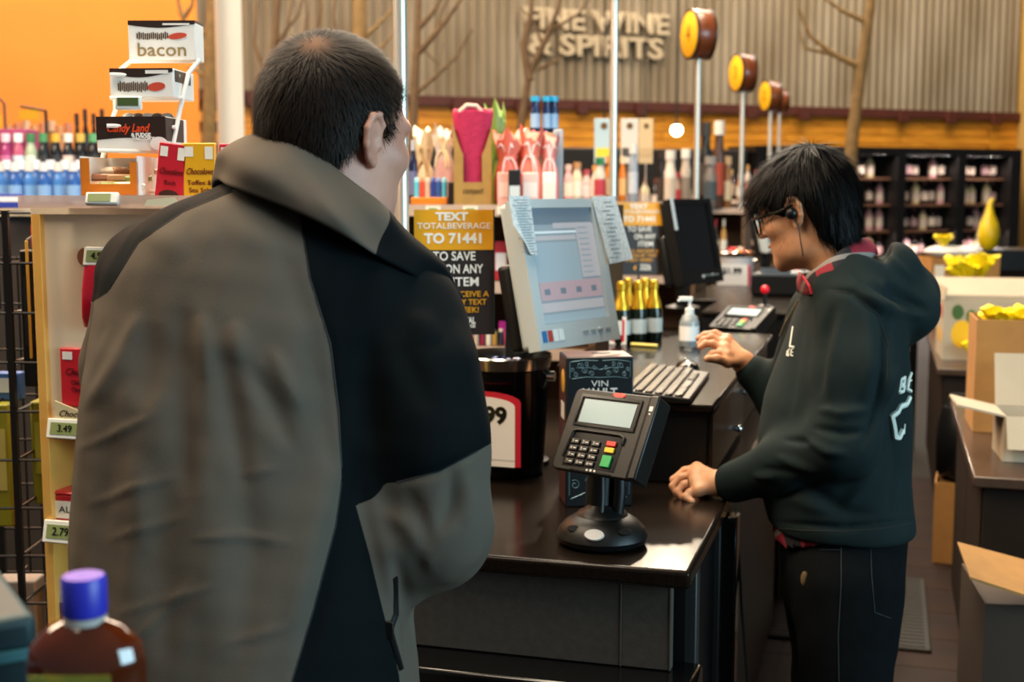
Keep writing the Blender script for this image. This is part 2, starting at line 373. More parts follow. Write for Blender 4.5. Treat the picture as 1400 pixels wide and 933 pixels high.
# ------------------------------------------------------------------ checkout lanes
LS = 2.304; ZP = 1.0885
m_top = M('black_laminate', '#17110d', .2, var=.45, vscale=260, spec=.12)
m_panel = M('brown_grey_panel', '#473f38', .45, var=.18, vscale=60, bump=.05, bscale=200)
m_black = M('black_plastic', '#090909', .42, bump=.03, bscale=250, spec=.35)
m_blackg = M('black_gloss', '#0a0a0a', .15)
m_joint = M('aluminium_joint', '#8b857b', .4, metal=.8)
m_chrome = M('polished_steel', '#d9d6d0', .16, metal=1.)
m_poledull = M('brushed_pole', '#e4dfd4', .34, metal=.75)
m_grey = M('grey_plastic', '#50565a', .45)
m_knob = M('chrome_knob', '#c9ced2', .1, metal=1.)
def counter(n, label):
    t = thing('checkout_counter', label, 'counter', (0, LS*n, 0), group='checkout counters')
    MB().prism([(-1.13, 2.19), (-.312, 2.19), (-.312, 4.42), (-.88, 4.42), (-.88, 3.98), (-1.13, 3.98)], .866, .90, mat=Matrix(((1, 0, 0, 0), (0, 0, 1, 0), (0, 1, 0, 0), (0, 0, 0, 1)))).build('worktop', m_top, t, bevel=.008, segs=3)
    MB().bx(-1.11, -.36, 2.27, 3.95, .1, .862).bx(-.86, -.36, 3.95, 4.39, .1, .862).build('carcass', m_black, t)
    xs = [-1.11, -.905, onY(849, 860, 2.235).x, -.352]
    for i in range(3):
        MB().bx(xs[i]+.0015, xs[i+1]-.0015, 2.235, 2.268, .70, .862).build('front_panel', m_panel, t, bevel=.001)
    for x in xs[1:]:
        MB().bx(x-.0013, x+.0013, 2.233, 2.26, .70, .862).build('panel_joint', m_joint, t)
    MB().bx(-1.15, -.30, 2.13, 2.30, .655, .698).build('bumper_ledge', m_blackg, t, bevel=.01, segs=3)
    for i in range(3):
        MB().bx(xs[i]+.0015, xs[i+1]-.0015, 2.235, 2.268, .1, .65).build('lower_panel', m_panel, t, bevel=.001)
    MB().bx(-1.07, -.40, 2.33, 3.92, 0, .1).bx(-.84, -.40, 3.92, 4.36, 0, .1).build('toe_kick', m_black, t)
    MB().bx(-.36, -.335, 2.30, 4.38, .1, .862).build('side_panel', m_black, t)
    for y in (2.36, 2.72):
        MB().bx(-.338, -.322, y, y+.04, .1, .862).build('side_rail', M('dark_rail', '#2b2a29', .4), t, bevel=.003)
    MB().bx(-.334, -.29, 2.74, 2.80, 0, .862).build('upright_post', m_blackg, t, bevel=.004)
    return t
def platform(n, label):
    t = thing('cash_drawer_cabinet', label, 'cabinet', (0, LS*n, .901), group='cash drawer cabinets')
    MB().bx(-.70, -.375, 2.87, 4.38, 0, .168).build('body', m_black, t, bevel=.003)
    MB().bx(-.86, -.70, 3.45, 4.38, 0, .168).build('rear_body', m_black, t, bevel=.003)
    MB().prism([(-.71, 2.855), (-.36, 2.855), (-.36, 4.39), (-.87, 4.39), (-.87, 3.44), (-.71, 3.44)], .168, .186, mat=Matrix(((1, 0, 0, 0), (0, 0, 1, 0), (0, 1, 0, 0), (0, 0, 0, 1)))).build('top_board', m_top, t, bevel=.005)
    f = MB().bx(-.377, -.365, 2.89, 3.55, .015, .16).build('drawer_front', M('drawer_face', '#241f1b', .35), t, bevel=.002)
    for px, py in ((1013, 536), (1004, 586)):
        p = onX(px, py, -.362)-Vector((0, 0, .901))
        MB().cyl((p.x-.01, p.y, p.z), (p.x+.008, p.y, p.z), .006, n=10).ball((p.x+.012, p.y, p.z), .010, 12, 8).build('knob', m_knob, f)
    return t
counter(0, 'nearest black topped checkout counter with grey-brown front panels')
platform(0, 'raised black cash drawer cabinet under the keyboard, with chrome knobs')
counter(1, 'second checkout counter behind the nearest one, mostly hidden'); platform(1, 'raised black cabinet of the second checkout lane')
counter(2, 'third checkout counter further along the row'); platform(2, 'raised black cabinet of the third checkout lane')
counter(3, 'fourth checkout counter, farthest along the row')

# cable hanging beside the upright
cb = tag(MB().tube([P(1006, 688, 2.86), P(1009, 740, 2.85), P(1014, 830, 2.84), P(1022, 935, 2.83), P(1030, 1010, 2.84)], .0035, 6).build('power_cable', M('grey_cable', '#3a4a4c', .5)), 'thin dark cable hanging down the cashier side of the counter', 'cable')

# ------------------------------------------------------------------ steel poles with wooden drum lane markers
m_drum = M('drum_wood', '#8a4a22', .35, var=.35, vscale=5, col2='#54240f', coat=.3)
m_rim = M('drum_rim', '#1d120c', .4)
m_yellow = M('drum_yellow', '#f0b016', .5, emis=.12)
m_num = M('drum_number', '#7a4a10', .5)
PN = [None, None, '4', '3', '2', '1']
an = math.radians(30)
pole_lab = ['nearest tall steel pole, beside the man face', 'second steel pole rising behind the light grey monitor', 'steel pole with large yellow faced drum beside the wall letters',
            'steel pole whose yellow drum hangs lower, next along the row', 'fourth lane pole with small yellow drum', 'farthest lane pole with drum partly hidden by another']
for n in range(6):
    y = 2.70+LS*n; x = -1.04
    if n == 5: y = 13.6; x = onY(1066, 140, 13.6).x
    zb = [2.36, 2.325, 2.30, 2.29, 2.29, 2.36][n]
    t = thing('lane_marker_pole', pole_lab[n], 'pole', (x, y, .901 if n < 4 else 0), group='lane marker poles')
    z0 = t.location.z
    MB().lathe([(.06, 0), (.06, .008), (.02, .014)], 20).build('base_flange', m_poledull, t)
    MB().cyl((0, 0, .01), (0, 0, zb-z0+.02), .0155, n=20).build('pole', m_poledull, t)
    D, T = .27, .115
    ax = Vector((-math.cos(an), -math.sin(an), 0))
    c = Vector((0, 0, zb-z0+D/2))
    if n == 5: D = .24
    F = frame(c, Z3, ax.cross(Z3)); F = frame(c, ax.cross(Z3), Z3)      # z axis along -ax or ax
    zax = Vector((F[0][2], F[1][2], F[2][2])); sgn = 1 if zax.dot(ax) > 0 else -1
    dr = MB().lathe([(D/2-.004, -T/2), (D/2, -T/2+.006), (D/2, T/2-.006), (D/2-.004, T/2)], 40, mat=F).build('drum', m_drum, t)
    for e in (-1, 1):
        MB().lathe([(D/2+.003, e*T/2-.012*(e > 0)), (D/2+.003, e*T/2+.012*(e < 0))], 40, mat=F).build('drum_rim', m_rim, dr)
    MB().lathe([(D/2-.010, sgn*(T/2+.001)), (D/2-.014, sgn*(T/2+.004))], 40, mat=F).build('yellow_face', m_yellow, dr)
    if PN[n]:
        text(PN[n], .13, m_num, dr, frame(c+ax*(T/2+.006), Vector((ax.y, -ax.x, 0))*-1, Z3))

# ------------------------------------------------------------------ lane signs
m_sgold = M('sign_gold', '#e9a41a', .35); m_sbrown = M('sign_brown', '#2c211c', .35); m_swhite = M('sign_white', '#f4efe6', .5)
def lane_sign(n, label):
    c = P(621, 373, 2.95)+Vector((0, LS*n, 0)); hd = math.radians(66)
    wd = Vector((math.sin(hd), math.cos(hd), 0)); W, Hh = .182, .288
    t = thing('lane_sign', label, 'sign', mat=frame(c, wd, Z3), group='lane signs')     # local x right, y up, z to viewer
    MB().box((0, 0, -.003), (W, Hh, .005)).build('board', m_sbrown, t)
    MB().box((0, Hh/2-.046, .0003), (W, .092, .0012)).build('gold_band', m_sgold, t)
    MB().box((W/2+.001, 0, -.002), (.003, Hh, .008)).build('edge_strip', M('sign_edge', '#2b3a3a', .2), t)
    rows = [('TEXT', .1275, .020, .075, m_swhite, .0012), ('TOTALBEVERAGE', .1065, .0155, .168, m_swhite, .0002), ('TO 71441', .0775, .025, .132, m_swhite, .0012),
            ('TO SAVE', .037, .023, .098, m_swhite, .0004), ('ON ANY', .0075, .023, .088, m_swhite, .0004), ('ITEM', -.022, .023, .060, m_swhite, .0004),
            ("YOU'LL RECEIVE A", -.050, .0145, .160, m_sgold, .0002), ('COUPON BY TEXT', -.0685, .0145, .148, m_sgold, .0002), ('EVERY WEEK!', -.0865, .0145, .112, m_sgold, .0002),
            ('TOTAL', -.111, .0165, .045, m_swhite, .0006), ('BEVERAGE', -.1235, .009, .044, m_swhite, .0003)]
    for s, y, h, wdt, mm, bo in rows:
        xo = {'TO SAVE': .0, 'ON ANY': .022, 'ITEM': .026, 'TOTAL': .026, 'BEVERAGE': .026, 'TEXT': -.005}.get(s, 0)
        text(s, h*1.25, mm, t, Matrix.Translation((xo, y, .0015)), width=wdt, bold=bo)
    MB().prism([(-.012, -.117), (-.002, -.104), (.0, -.117), (-.006, -.128)], .001, .002, mat=Matrix(((1, 0, 0, -.012), (0, 0, 1, 0), (0, 1, 0, 0), (0, 0, 0, 1)))).build('leaf_logo', m_sgold, t)
    MB().bx(-W/2-.03, -W/2+.02, -.01, .03, -.012, -.006).build('pole_clip', m_black, t)
    MB().bx(-.004, .004, -Hh/2-.20, -Hh/2+.02, -.010, -.006).build('support_stem', m_black, t)
    return t
lane_sign(0, 'gold and dark brown text offer sign in front of the man')
lane_sign(1, 'gold and brown lane sign partly behind the light grey monitor')

# ------------------------------------------------------------------ monitors
m_beige = M('pale_grey_plastic', '#b9c2c4', .42, bump=.02, bscale=200)
m_paper = M('paper', '#dfe3e2', .8, var=.12, vscale=140, col2='#b4bcc0'); m_ink = M('ink', '#8a949c', .8)
def scr(name, col, e): return M(name, col, .25, emis=e)
def monitor(n, label, bezel, on, W=.315, H=.345, shift=(0, 0, 0)):
    hd = math.radians(23); T = math.radians(12)
    wd = Vector((math.sin(hd), math.cos(hd), 0)); nh = Vector((math.cos(hd), -math.sin(hd), 0))
    upv = Z3*math.cos(T)-nh*math.sin(T)
    c = P(778, 372, 3.0)+Vector((0, LS*n, 0))+Vector(shift)
    t = thing('monitor', label, 'monitor', mat=frame(c, wd, upv), group='lane monitors')
    sw, shh = W*.80, H*.775; oy = .018
    # bezel as four bars, screen recessed
    b = MB()
    b.bx(-W/2, W/2, oy+shh/2, H/2, -.03, .004); b.bx(-W/2, W/2, -H/2, oy-shh/2, -.03, .004)
    b.bx(-W/2, -sw/2, oy-shh/2, oy+shh/2, -.03, .004); b.bx(sw/2, W/2, oy-shh/2, oy+shh/2, -.03, .004)
    b.build('bezel', bezel, t)
    MB().bx(-W/2+.003, W/2-.003, -H/2+.003, H/2-.003, -.055, -.02).build('back_shell', bezel, t, bevel=.012, segs=3)
    MB().bx(-W/2+.004, W/2-.06, -H/2+.004, H*.10, -.092, -.054).build('rear_housing', m_black, t, bevel=.012, segs=3)
    s = MB()
    if on:
        ms = [scr('screen_grey', '#8b98a0', .34), scr('screen_blue', '#8d9fa9', .40), scr('screen_pale', '#a9a7ab', .40), scr('screen_pink', '#a8939a', .38), scr('screen_dark', '#6c7a86', .3), scr('screen_line', '#c6d2d6', .42)]
        s.box((0, oy, -.004), (sw, shh, .002), 0)
        def r(x0, x1, y0, y1, mi, k=1): s.box(((x0+x1)/2*sw-sw/2, oy+shh/2-(y0+y1)/2*shh, -.0028+.0002*k), ((x1-x0)*sw, (y1-y0)*shh, .0004), mi)
        r(0, 1, 0, .14, 4); r(.38, .98, .13, .18, 2, 2); r(.0, 1, .2, .22, 5, 2); r(.0, .7, .24, .28, 2); r(.72, 1, .14, .62, 2, 3)
        r(.02, .70, .30, .64, 1, 2); r(.04, .98, .64, .80, 3, 3); r(.03, .98, .82, .90, 2, 2); r(.03, .98, .92, .99, 1, 2)
        for k in range(4): r(.10+.24*k, .18+.24*k, .70, .75, 4, 4)
        for k in range(9): r(.75, .9, .17+.05*k, .18+.05*k, 0, 5)
    else:
        ms = [M('screen_off', '#0b0d0e', .12)]
        s.box((0, oy, -.004), (sw, shh, .002), 0)
    s.build('screen', ms, t)
    f = MB()
    for k in range(4): f.box((.02+.03*k, -H/2+.03, .005), (.02, .004, .003))
    f.ball((.075, -H/2+.03, .004), .006, 8, 6); f.build('control_buttons', M('button_grey', '#8d9698', .4), t)
    f = MB()
    if on:
        mm = [M('sticker_blue', '#2f6ea8', .4), M('sticker_red', '#b0453a', .4), M('sticker_white', '#e5ebea', .4)]
        for k in range(4): f.box((-W/2+.022+.021*k, -H/2+.03, .0045), (.017, .026, .001), [0, 1, 2, 2][k])
        f.build('brand_stickers', mm, t)
        # taped paper strips
        p = MB(); p.quad((-W/2-.03, H/2+.006, .008), (-W/2+.045, H/2+.006, .009), (-W/2+.04, H/2-.13, .008), (-W/2+.008, H/2-.128, .014)); p.quad((-W/2-.03, H/2+.006, .008), (-W/2+.008, H/2-.128, .014), (-W/2-.008, H/2-.10, .016), (-W/2-.034, H/2-.06, .012))
        pp = p.build('paper_note', m_paper, t, smooth=0)
        l = MB()
        for k in range(20): l.box((-W/2+.006+.004*math.sin(k*2.1), H/2-.004-.0062*k, .0125), (.045+.012*math.sin(k*3.7), .0018, .0006))
        l.build('ink_lines', m_ink, pp)
        p = MB(); p.quad((W/2-.03, H/2+.004, .008), (W/2+.075, H/2+.006, .004), (W/2+.088, H/2-.155, .018), (W/2-.012, H/2-.163, .016))
        pp = p.build('paper_note', m_paper, t, smooth=0)
        l = MB()
        for k in range(14): l.box((W/2+.018+.01*math.sin(k*2.3), H/2-.012-.0105*k, .0185), (.03+.012*math.sin(k*3.1), .003, .0006))
        l.build('ink_lines', m_ink, pp)
    else:
        MB().box((-W/2+.012, H/2-.06, .006), (.02, .13, .001)).build('paper_label', m_paper, t)
        MB().ball((0, -H/2+.025, .004), .008, 10, 6).build('brand_badge', M('badge', '#9aa2a4', .3), t)
    # stand: neck and foot reaching down to the worktop
    inv = t.matrix_world.inverted()
    q = c-nh*.06
    zt_ = .902 if n == 0 else ZP
    if n == 0:
        q = c-nh*.16+wd*.02
        MB().prism([(-.045, 0), (.045, 0), (.03, .40), (-.03, .40)], -.025, .025, mat=inv @ frame((q.x, q.y, zt_), wd, z=(0, 0, 1))).build('neck', m_black, t, bevel=.006)
    else:
        MB().bx(-.03, .03, -.02, .02, 0, c.z-zt_, mat=inv @ frame((q.x, q.y, zt_), wd, z=(0, 0, 1))).build('neck', m_black, t, bevel=.006)
    MB().lathe([(.07, 0), (.07, .008), (.04, .018)], 24, mat=inv @ Matrix.Translation((q.x, q.y, zt_))).build('foot', m_black, t)
    return t
monitor(0, 'light grey monitor with lit till screen and paper notes taped on', m_beige, True)
monitor(1, 'black monitor with dark screen in the second lane', m_black, False, shift=(-.03, 0, -.01))
monitor(2, 'pale framed monitor in the third lane beside the cashier glasses', m_beige, False, shift=(0.10, 0, .02))

# ------------------------------------------------------------------ card terminals
m_term = M('terminal_black', '#120e0c', .4, bump=.03, bscale=300, spec=.35)
m_lcd = M('lcd_grey', '#8fa3a8', .2, emis=.12); m_key = M('key_black', '#100d0c', .35)
m_red = M('key_red', '#d4301c', .4); m_yel = M('key_yellow', '#e6b414', .4); m_grn = M('key_green', '#1d9a4a', .4); m_keyw = M('key_print', '#d9d4cc', .5)
def rrect(w, h, r, n=4):
    out = []
    for cx, cy, a0 in ((w/2-r, h/2-r, 0), (-w/2+r, h/2-r, 90), (-w/2+r, -h/2+r, 180), (w/2-r, -h/2+r, 270)):
        for i in range(n+1):
            a = math.radians(a0+90*i/n); out.append((cx+r*math.cos(a), cy+r*math.sin(a)))
    return out
def slab(mb, w, h, r, z0, z1, mi=0, mat=None, off=(0, 0), taper=1.):
    a = [(x+off[0], y+off[1], z0) for x, y in rrect(w*taper, h*taper, r)]; b = [(x+off[0], y+off[1], z1) for x, y in rrect(w, h, r)]
    return mb.loft([a, b], mi, mat)
def terminal(n, label):
    base = onZ(823, 742, .901)+Vector((0, LS*n, 0))
    t = thing('card_terminal', label, 'card reader', base, group='card terminals')
    MB().lathe([(.070, 0), (.083, .006), (.087, .016), (.082, .029), (.068, .044), (.05, .055)], 40).build('base', m_black, t)
    MB().lathe([(.05, .054), (.046, .060), (.034, .066), (.026, .075)], 32).build('base_collar', m_black, t)
    ov = MB(); ov.lathe([(.019, 0), (.017, .003)], 24, mat=frame((.002, -.0785, .0345), (1, .05, 0), (0, .6, .75)) @ Matrix.Diagonal((1, .62, 1, 1))).build('oval_badge', M('badge_silver', '#b9b3ae', .5), t)
    for x in (-.04, .056):
        MB().lathe([(.014, 0), (.012, .002)], 16, mat=frame((x, -.066+abs(x)*.12, .0395), (1, 0, 0), (0, .6, .8)) @ Matrix.Diagonal((1, .5, 1, 1))).build('base_dimple', M('dimple', '#050505', .9), t)
    # two posts
    MB().cyl((-.006, .01, .06), (-.004, .03, .22), .030, .026, 18).build('post', m_black, t)
    MB().tube([(.03, -.01, .05), (.034, -.005, .1), (.03, .015, .2)], .012, 12).build('side_post', m_black, t)
    MB().tube([(.006, -.03, .05), (.008, -.032, .10), (.004, -.02, .18)], .0028, 6).build('cable', m_grey, t)
    # head
    wd = Vector((.93, -.37, 0)).normalized(); nh = Vector((-.37, -.93, 0)).normalized(); T = math.radians(31 if n == 0 else 66)
    upv = Z3*math.cos(T)-nh*math.sin(T)
    hc = P(826, 592, 2.36)-P(823, 742, depth(onZ(823, 742, .901)))
    hc = P(826, 592, 2.36)-onZ(823, 742, .901)
    HM = frame(hc, wd, upv)
    W, H = .196, .176
    h = bpy.data.objects.new('head', None); COL.objects.link(h)
    bpy.data.objects.remove(h)
    hb = MB(); slab(hb, W, H, .014, -.012, .0, mat=None); slab(hb, W*.985, H*.985, .014, -.05, -.012, taper=.86)
    hd = hb.build('head', m_term, t, mat=HM @ Matrix.Scale(.93, 4), bevel=.003)
    def part(name, mb, mats, **k): return mb.build(name, mats, hd, **k)
    fr_ = MB()
    fr_.bx(-.074, .062, .07, .076, 0, .003); fr_.bx(-.074, .062, .008, .012, 0, .003); fr_.bx(-.078, -.074, .008, .076, 0, .003); fr_.bx(.062, .066, .008, .076, 0, .003)
    part('screen_surround', fr_, m_blackg)
    part('screen', MB().bx(-.068, .056, .016, .066, 0, .0015), m_lcd)
    part('logo_badge', MB().lathe([(.016, 0), (.014, .0025)], 20, mat=Matrix.Translation((.008, .081, 0)) @ Matrix.Diagonal((1, .36, 1, 1))), m_red)
    part('swipe_channel', MB().bx(.078, .083, -.085, .086, -.02, .0006), m_blackg)
    part('swipe_rail', MB().bx(.083, .103, -.088, .088, -.045, .006), m_term, bevel=.004)
    part('card_symbol', MB().bx(.088, .096, .054, .064, .006, .0067).prism([(.0895, .0495), (.0945, .0495), (.092, .0455)], .006, .0067, mat=Matrix(((1, 0, 0, 0), (0, 0, 1, 0), (0, 1, 0, 0), (0, 0, 0, 1)))), m_keyw)
    rim = MB().tube([(-.078, -.06, .001), (-.07, -.006, .003), (-.06, -.002, .003), (.04, -.002, .003), (.05, -.006, .003), (.05, -.02, .002)], .003, 8)
    part('keypad_hood', rim, m_term)
    part('keypad_well', MB().bx(-.074, .050, -.078, -.004, -.001, .0006), m_blackg)
    kw, kh = .019, .0105
    for r in range(4):
        for c in range(3):
            x = -.058+c*.0245; y = -.026-r*.0143
            kk = part('key', MB().box((x, y, .0025), (kw, kh, .004)), m_key, bevel=.001)
            ch = [['1', '2', '3'], ['4', '5', '6'], ['7', '8', '9'], ['*', '0', '#']][r][c]
            text(ch, .0085, m_keyw, kk, Matrix.Translation((x-.004, y, .0048)), extrude=.0001)
            if n == 0: MB().box((x+.004, y, .0047), (.007, .0018, .0003)).build('key_print', m_keyw, kk)
    for y, hh, mm, s in ((-.022, .010, m_red, 'red cancel key'), (-.0355, .0105, m_yel, 'yellow clear key'), (-.059, .024, m_grn, 'green enter key')):
        k = part('key', MB().box((.0265, y, .003), (.021, hh, .005)), mm, bevel=.001); k['label'] = s
    part('card_slot', MB().bx(-.05, .045, -.086, -.083, -.008, .001), m_blackg)
    part('chip_marks', MB().box((-.012, -.081, .0008), (.004, .004, .0004)).box((-.003, -.081, .0008), (.005, .005, .0004)).box((.006, -.081, .0008), (.004, .004, .0004)), m_keyw)
    return t
terminal(0, 'black card terminal with grey screen on a round swivel base, nearest')
terminal(1, 'second card terminal catching bright light on its top, beyond the keyboard')
terminal(2, 'third card terminal further along the row of lanes')

# ------------------------------------------------------------------ keyboard and mouse
ka, kb_ = onZ(936, 549, ZP+.02), onZ(973, 499, ZP+.02); KBr = math.atan2(-(kb_.x-ka.x), kb_.y-ka.y); KBc = (ka+kb_)/2+Vector((-.075*math.cos(KBr), -.075*math.sin(KBr), 0))
kb = thing('keyboard', 'black keyboard with light glinting on its keys on the raised cabinet', 'keyboard', (KBc.x, KBc.y, ZP), KBr)
MB().prism([(-.078, 0), (.078, 0), (.078, .012), (-.078, .028)], -.225, .225).build('case', m_black, kb, bevel=.004)
m_kk = M('worn_key', '#3b342b', .22, spec=.8)
for r in range(6):
    x = -.062+r*.0225; z = .0285-(x+.078)*.1
    n = 19 if r < 5 else 9
    for i in range(n):
        if r == 5: ln, y = (.115, -.03) if i == 4 else (.024, -.2+.03*i if i < 4 else .05+.03*(i-5))
        else: ln, y = .019, -.212+i*.0232
        if r == 5 and i == 4: y = -.045
        if r == 5 and i < 4: y = -.205+.0265*i
        MB().box((x, y, z), (.018, ln, .009)).build('key', m_kk, kb, bevel=.002, segs=1)
mp = onZ(940, 486, 1.135)
ms_ = thing('mouse', 'small black mouse behind the keyboard under the hand', 'mouse', (mp.x, mp.y, ZP), .3)
MB().ball((0, 0, .012), (.032, .055, .022), 18, 10).build('shell', m_blackg, ms_); MB().bx(-.003, .003, .02, .04, .024, .034).build('wheel', m_grey, ms_)

# handheld scanner lying by the hand
sp = onZ(895, 632, .93); sq = onZ(968, 636, .93)
sn = thing('barcode_scanner', 'dark grey scanner handle lying behind the card terminal', 'scanner', (sp.x, sp.y, .901))
d = sq-sp; L = d.length; an_ = math.atan2(d.y, d.x); sn.rotation_euler = (0, 0, an_)
MB().tube([(-.05, 0, .032), (0, 0, .036), (.05, 0, .034), (L, -.01, .022)], [.026, .027, .022, .018], 14).build('handle', M('scanner_grey', '#3d4648', .4), sn)
MB().box((-.075, 0, .035), (.05, .06, .05)).build('head', m_black, sn, bevel=.012, segs=3)
wp = onZ(930, 655, .905)
tag(MB().bx(-.075, .045, -.009, .009, 0, .005, mat=Matrix.Translation((wp.x, wp.y, .901)) @ Matrix.Rotation(-.55, 4, 'Z')).build('wooden_stick', M('stick_wood', '#b8843c', .5), None, bevel=.001), 'flat wooden stick under the ringed hand', 'stick')

# ------------------------------------------------------------------ boxed wine
vb = onZ(812, 693, .901); vm = Matrix.Translation((vb.x-.01, vb.y+.055, .901)) @ Matrix.Rotation(math.radians(22), 4, 'Z')
vv = thing('boxed_wine', 'black wine box with silver scrollwork behind the card terminal', 'box', mat=vm)
m_vbox = M('wine_box_black', '#101417', .35); m_orn = M('silver_print', '#5f7d86', .35, metal=.4); m_vside = M('wine_box_side', '#3a1d17', .4)
VW, VD, VH = .142, .105, .318
MB().bx(-VW/2, VW/2, -VD/2, VD/2, 0, VH).build('carton', m_vbox, vv, bevel=.002)
MB().bx(-VW/2-.0008, -VW/2, -VD/2+.003, VD/2-.003, .003, VH-.003).build('side_panel', m_vside, vv)
MB().bx(-VW/2+.003, VW/2-.003, -VD/2+.003, VD/2-.003, VH, VH+.0008).build('top_panel', M('wine_box_top', '#5a3b33', .4), vv)
MB().lathe([(.022, 0), (.020, .0012)], 20, mat=Matrix.Translation((.012, .01, VH+.0006)) @ Matrix.Diagonal((1, .6, 1, 1))).build('spout_hole', M('spout_dark', '#140d0b', .6), vv)
for z0, z1, flip in ((VH-.047, VH-.005, 1), (.01, .16, -1)):
    k = MB(); hh = z1-z0
    for s in (-1, 1):
        for (cx, cz, r0, turns, a0) in ((.018, .30, .012, 1.4, 0), (.043, .72, .014, 1.5, 2), (.052, .25, .011, 1.3, 1), (.028, .80, .010, 1.4, 4), (.012, .62, .010, 1.3, 3), (.058, .5, .009, 1.3, 5), (.034, .48, .013, 1.5, 2.5)):
            pts = []
            for i in range(15):
                a = a0+turns*2*math.pi*i/14; r = r0*min(1, hh/.08)*(1-.8*i/14)
                pts.append((s*(cx+r*math.cos(a)), -VD/2-.0004, z0+hh*cz+r*math.sin(a)))
            k.tube(pts, .0009, 4)
        for a, b in (((.0, .1), (.06, .05)), ((.005, .95), (.062, .9)), ((.0, .5), (.05, .6)), ((.064, .1), (.064, .9))):
            k.tube([(s*a[0], -VD/2-.0004, z0+hh*a[1]), (s*(a[0]+b[0])/2, -VD/2-.0004, z0+hh*((a[1]+b[1])/2+.06)), (s*b[0], -VD/2-.0004, z0+hh*b[1])], .0009, 4)
    k.build('scroll_ornament', m_orn, vv)
text('VIN', .018, m_keyw, vv, fr_front((0, -VD/2-.001, VH-.056)), width=.036)
text('VAULT', .026, m_keyw, vv, fr_front((0, -VD/2-.001, VH-.0755)), width=.074, bold=.0006)
MB().lathe([(.026, 0), (.024, .001)], 20, mat=frame((-VW/2-.001, -.01, VH-.055), (0, -1, 0), (0, 0, 1)) @ Matrix.Diagonal((.9, 1, 1, 1))).build('gold_emblem', M('gold_print', '#b98a35', .35), vv)
k = MB()
for i in range(8): k.bx(-VW/2-.0016, -VW/2-.0008, -.03+.006*i, -.027+.006*i, VH-.135, VH-.10)
k.build('barcode', m_keyw, vv)

# ------------------------------------------------------------------ candy bucket with price card
def bucket(n, label, dark, candy, price, shift=(0, 0, 0)):
    b = onZ(690, 645, .901)+Vector((0, LS*n, 0))+Vector(shift); t = thing('candy_bucket', label, 'bucket', (b.x, b.y, .901+shift[2]), group='candy buckets')
    h = .284
    MB().lathe([(.086, 0), (.092, .004), (.106, h-.035), (.108, h-.03)], 40).build('bucket_wall', dark, t)
    MB().lathe([(.108, h-.03), (.113, h-.004), (.110, h), (.104, h-.012), (.098, h-.06)], 40, cap=False).build('steel_rim', m_chrome, t)
    MB().lathe([(.098, h-.058), (.098, h-.055)], 30).build('candy_bed', M('candy_bed_'+label[:4], '#2b2440', .5), t)
    for s in (-1, 1):
        MB().cyl((s*.104, 0, h-.05), (s*.122, 0, h-.05), .012, n=12).build('handle_boss', m_chrome, t)
    spots = [(0, 0, 0)]+[(.056*math.cos(k*math.pi/3), .056*math.sin(k*math.pi/3), 0) for k in range(6)]+[(.030*math.cos(k*2.094+.5), .030*math.sin(k*2.094+.5), 1) for k in range(3)]
    for i, (x, y, lay) in enumerate(spots):
        o = bpy.data.objects.new('wrapped_candy', candy[i % len(candy)]); COL.objects.link(o)
        tag(o, 'shiny wrapped candy inside the nearest black bucket' if n == 0 else 'shiny wrapped candy heaped in the far white bucket', 'candy', 'candies in the black bucket' if n == 0 else 'candies in the far bucket')
        o.location = (b.x+x, b.y+y, .901+shift[2]+h-(.044 if n == 0 else .008)+.023*lay); o.rotation_euler = (0, 0, i*1.3)
    if n: MB().lathe([(.10, h-.055), (.102, h-.022)], 24).build('candy_fill', M('candy_fill', '#a3202a', .5, var=.4, vscale=60), t)
    return t, b
def candy_mesh(name, col):
    return MB().ball((0, 0, 0), (.016, .011, .011), 10, 6).tube([(-.013, 0, 0), (-.026, 0, 0)], [.003, .009], 6).tube([(.013, 0, 0), (.026, 0, 0)], [.003, .009], 6).mesh(name, M(name+col, col, .15, metal=.3))
cm = [candy_mesh('wrapped_candy', c) for c in ('#1f2a6b', '#3a2a7a', '#20264a', '#8f99b8')]
bk, bb = bucket(0, 'black bucket of wrapped candies with steel rim and price card', m_blackg, cm, '0.99')
m_pw = M('price_white', '#ece8e4', .5); m_pr = M('price_red', '#c01c32', .45)
cardc = P(662, 586, depth(bb)-.135); dirx = Vector((math.cos(math.radians(-3)), math.sin(math.radians(-3)), 0))
cd = thing('price_card', 'white price card with red border on the black bucket', 'price card', mat=frame(cardc, dirx, Z3))
def card_poly(w, h, arch): return [(-w/2, -h/2), (w/2, -h/2)]+[(w/2*math.cos(math.pi*i/10)*(1 if 0 < i < 10 else 1), h/2-arch+arch*math.sin(math.pi*i/10)) for i in range(11)]
SW = Matrix(((1, 0, 0, 0), (0, 0, 1, 0), (0, 1, 0, 0), (0, 0, 0, 1)))
MB().prism(card_poly(.175, .17, .022), -.002, 0, mat=SW).build('red_border', m_pr, cd)
MB().prism(card_poly(.148, .146, .020), 0, .0008, mat=SW).box((0, -.078, .0004), (.148, .016, .0008)).build('white_face', m_pw, cd)
text('$0.99', .052, m_blackg, cd, Matrix.Translation((-.008, .030, .0012)), bold=.0022, width=.125)
MB().box((0, -.085, -.004), (.03, .05, .003)).build('clip', m_black, cd)
cm2 = [candy_mesh('wrapped_candy', c) for c in ('#c51d28', '#d8302c', '#e2a03a', '#e8d6c8')]
bk2, b2 = bucket(2, 'third lane bucket heaped with red candies behind a white price sign', M('white_bucket', '#d8d2d2', .5), cm2, '', (0.02, 0, 0.04))
pc2 = thing('price_card', 'small white price card below the heap of red candies', 'price card', mat=frame(P(1003, 376, depth(b2)-.14), (1, -.1, 0), Z3))
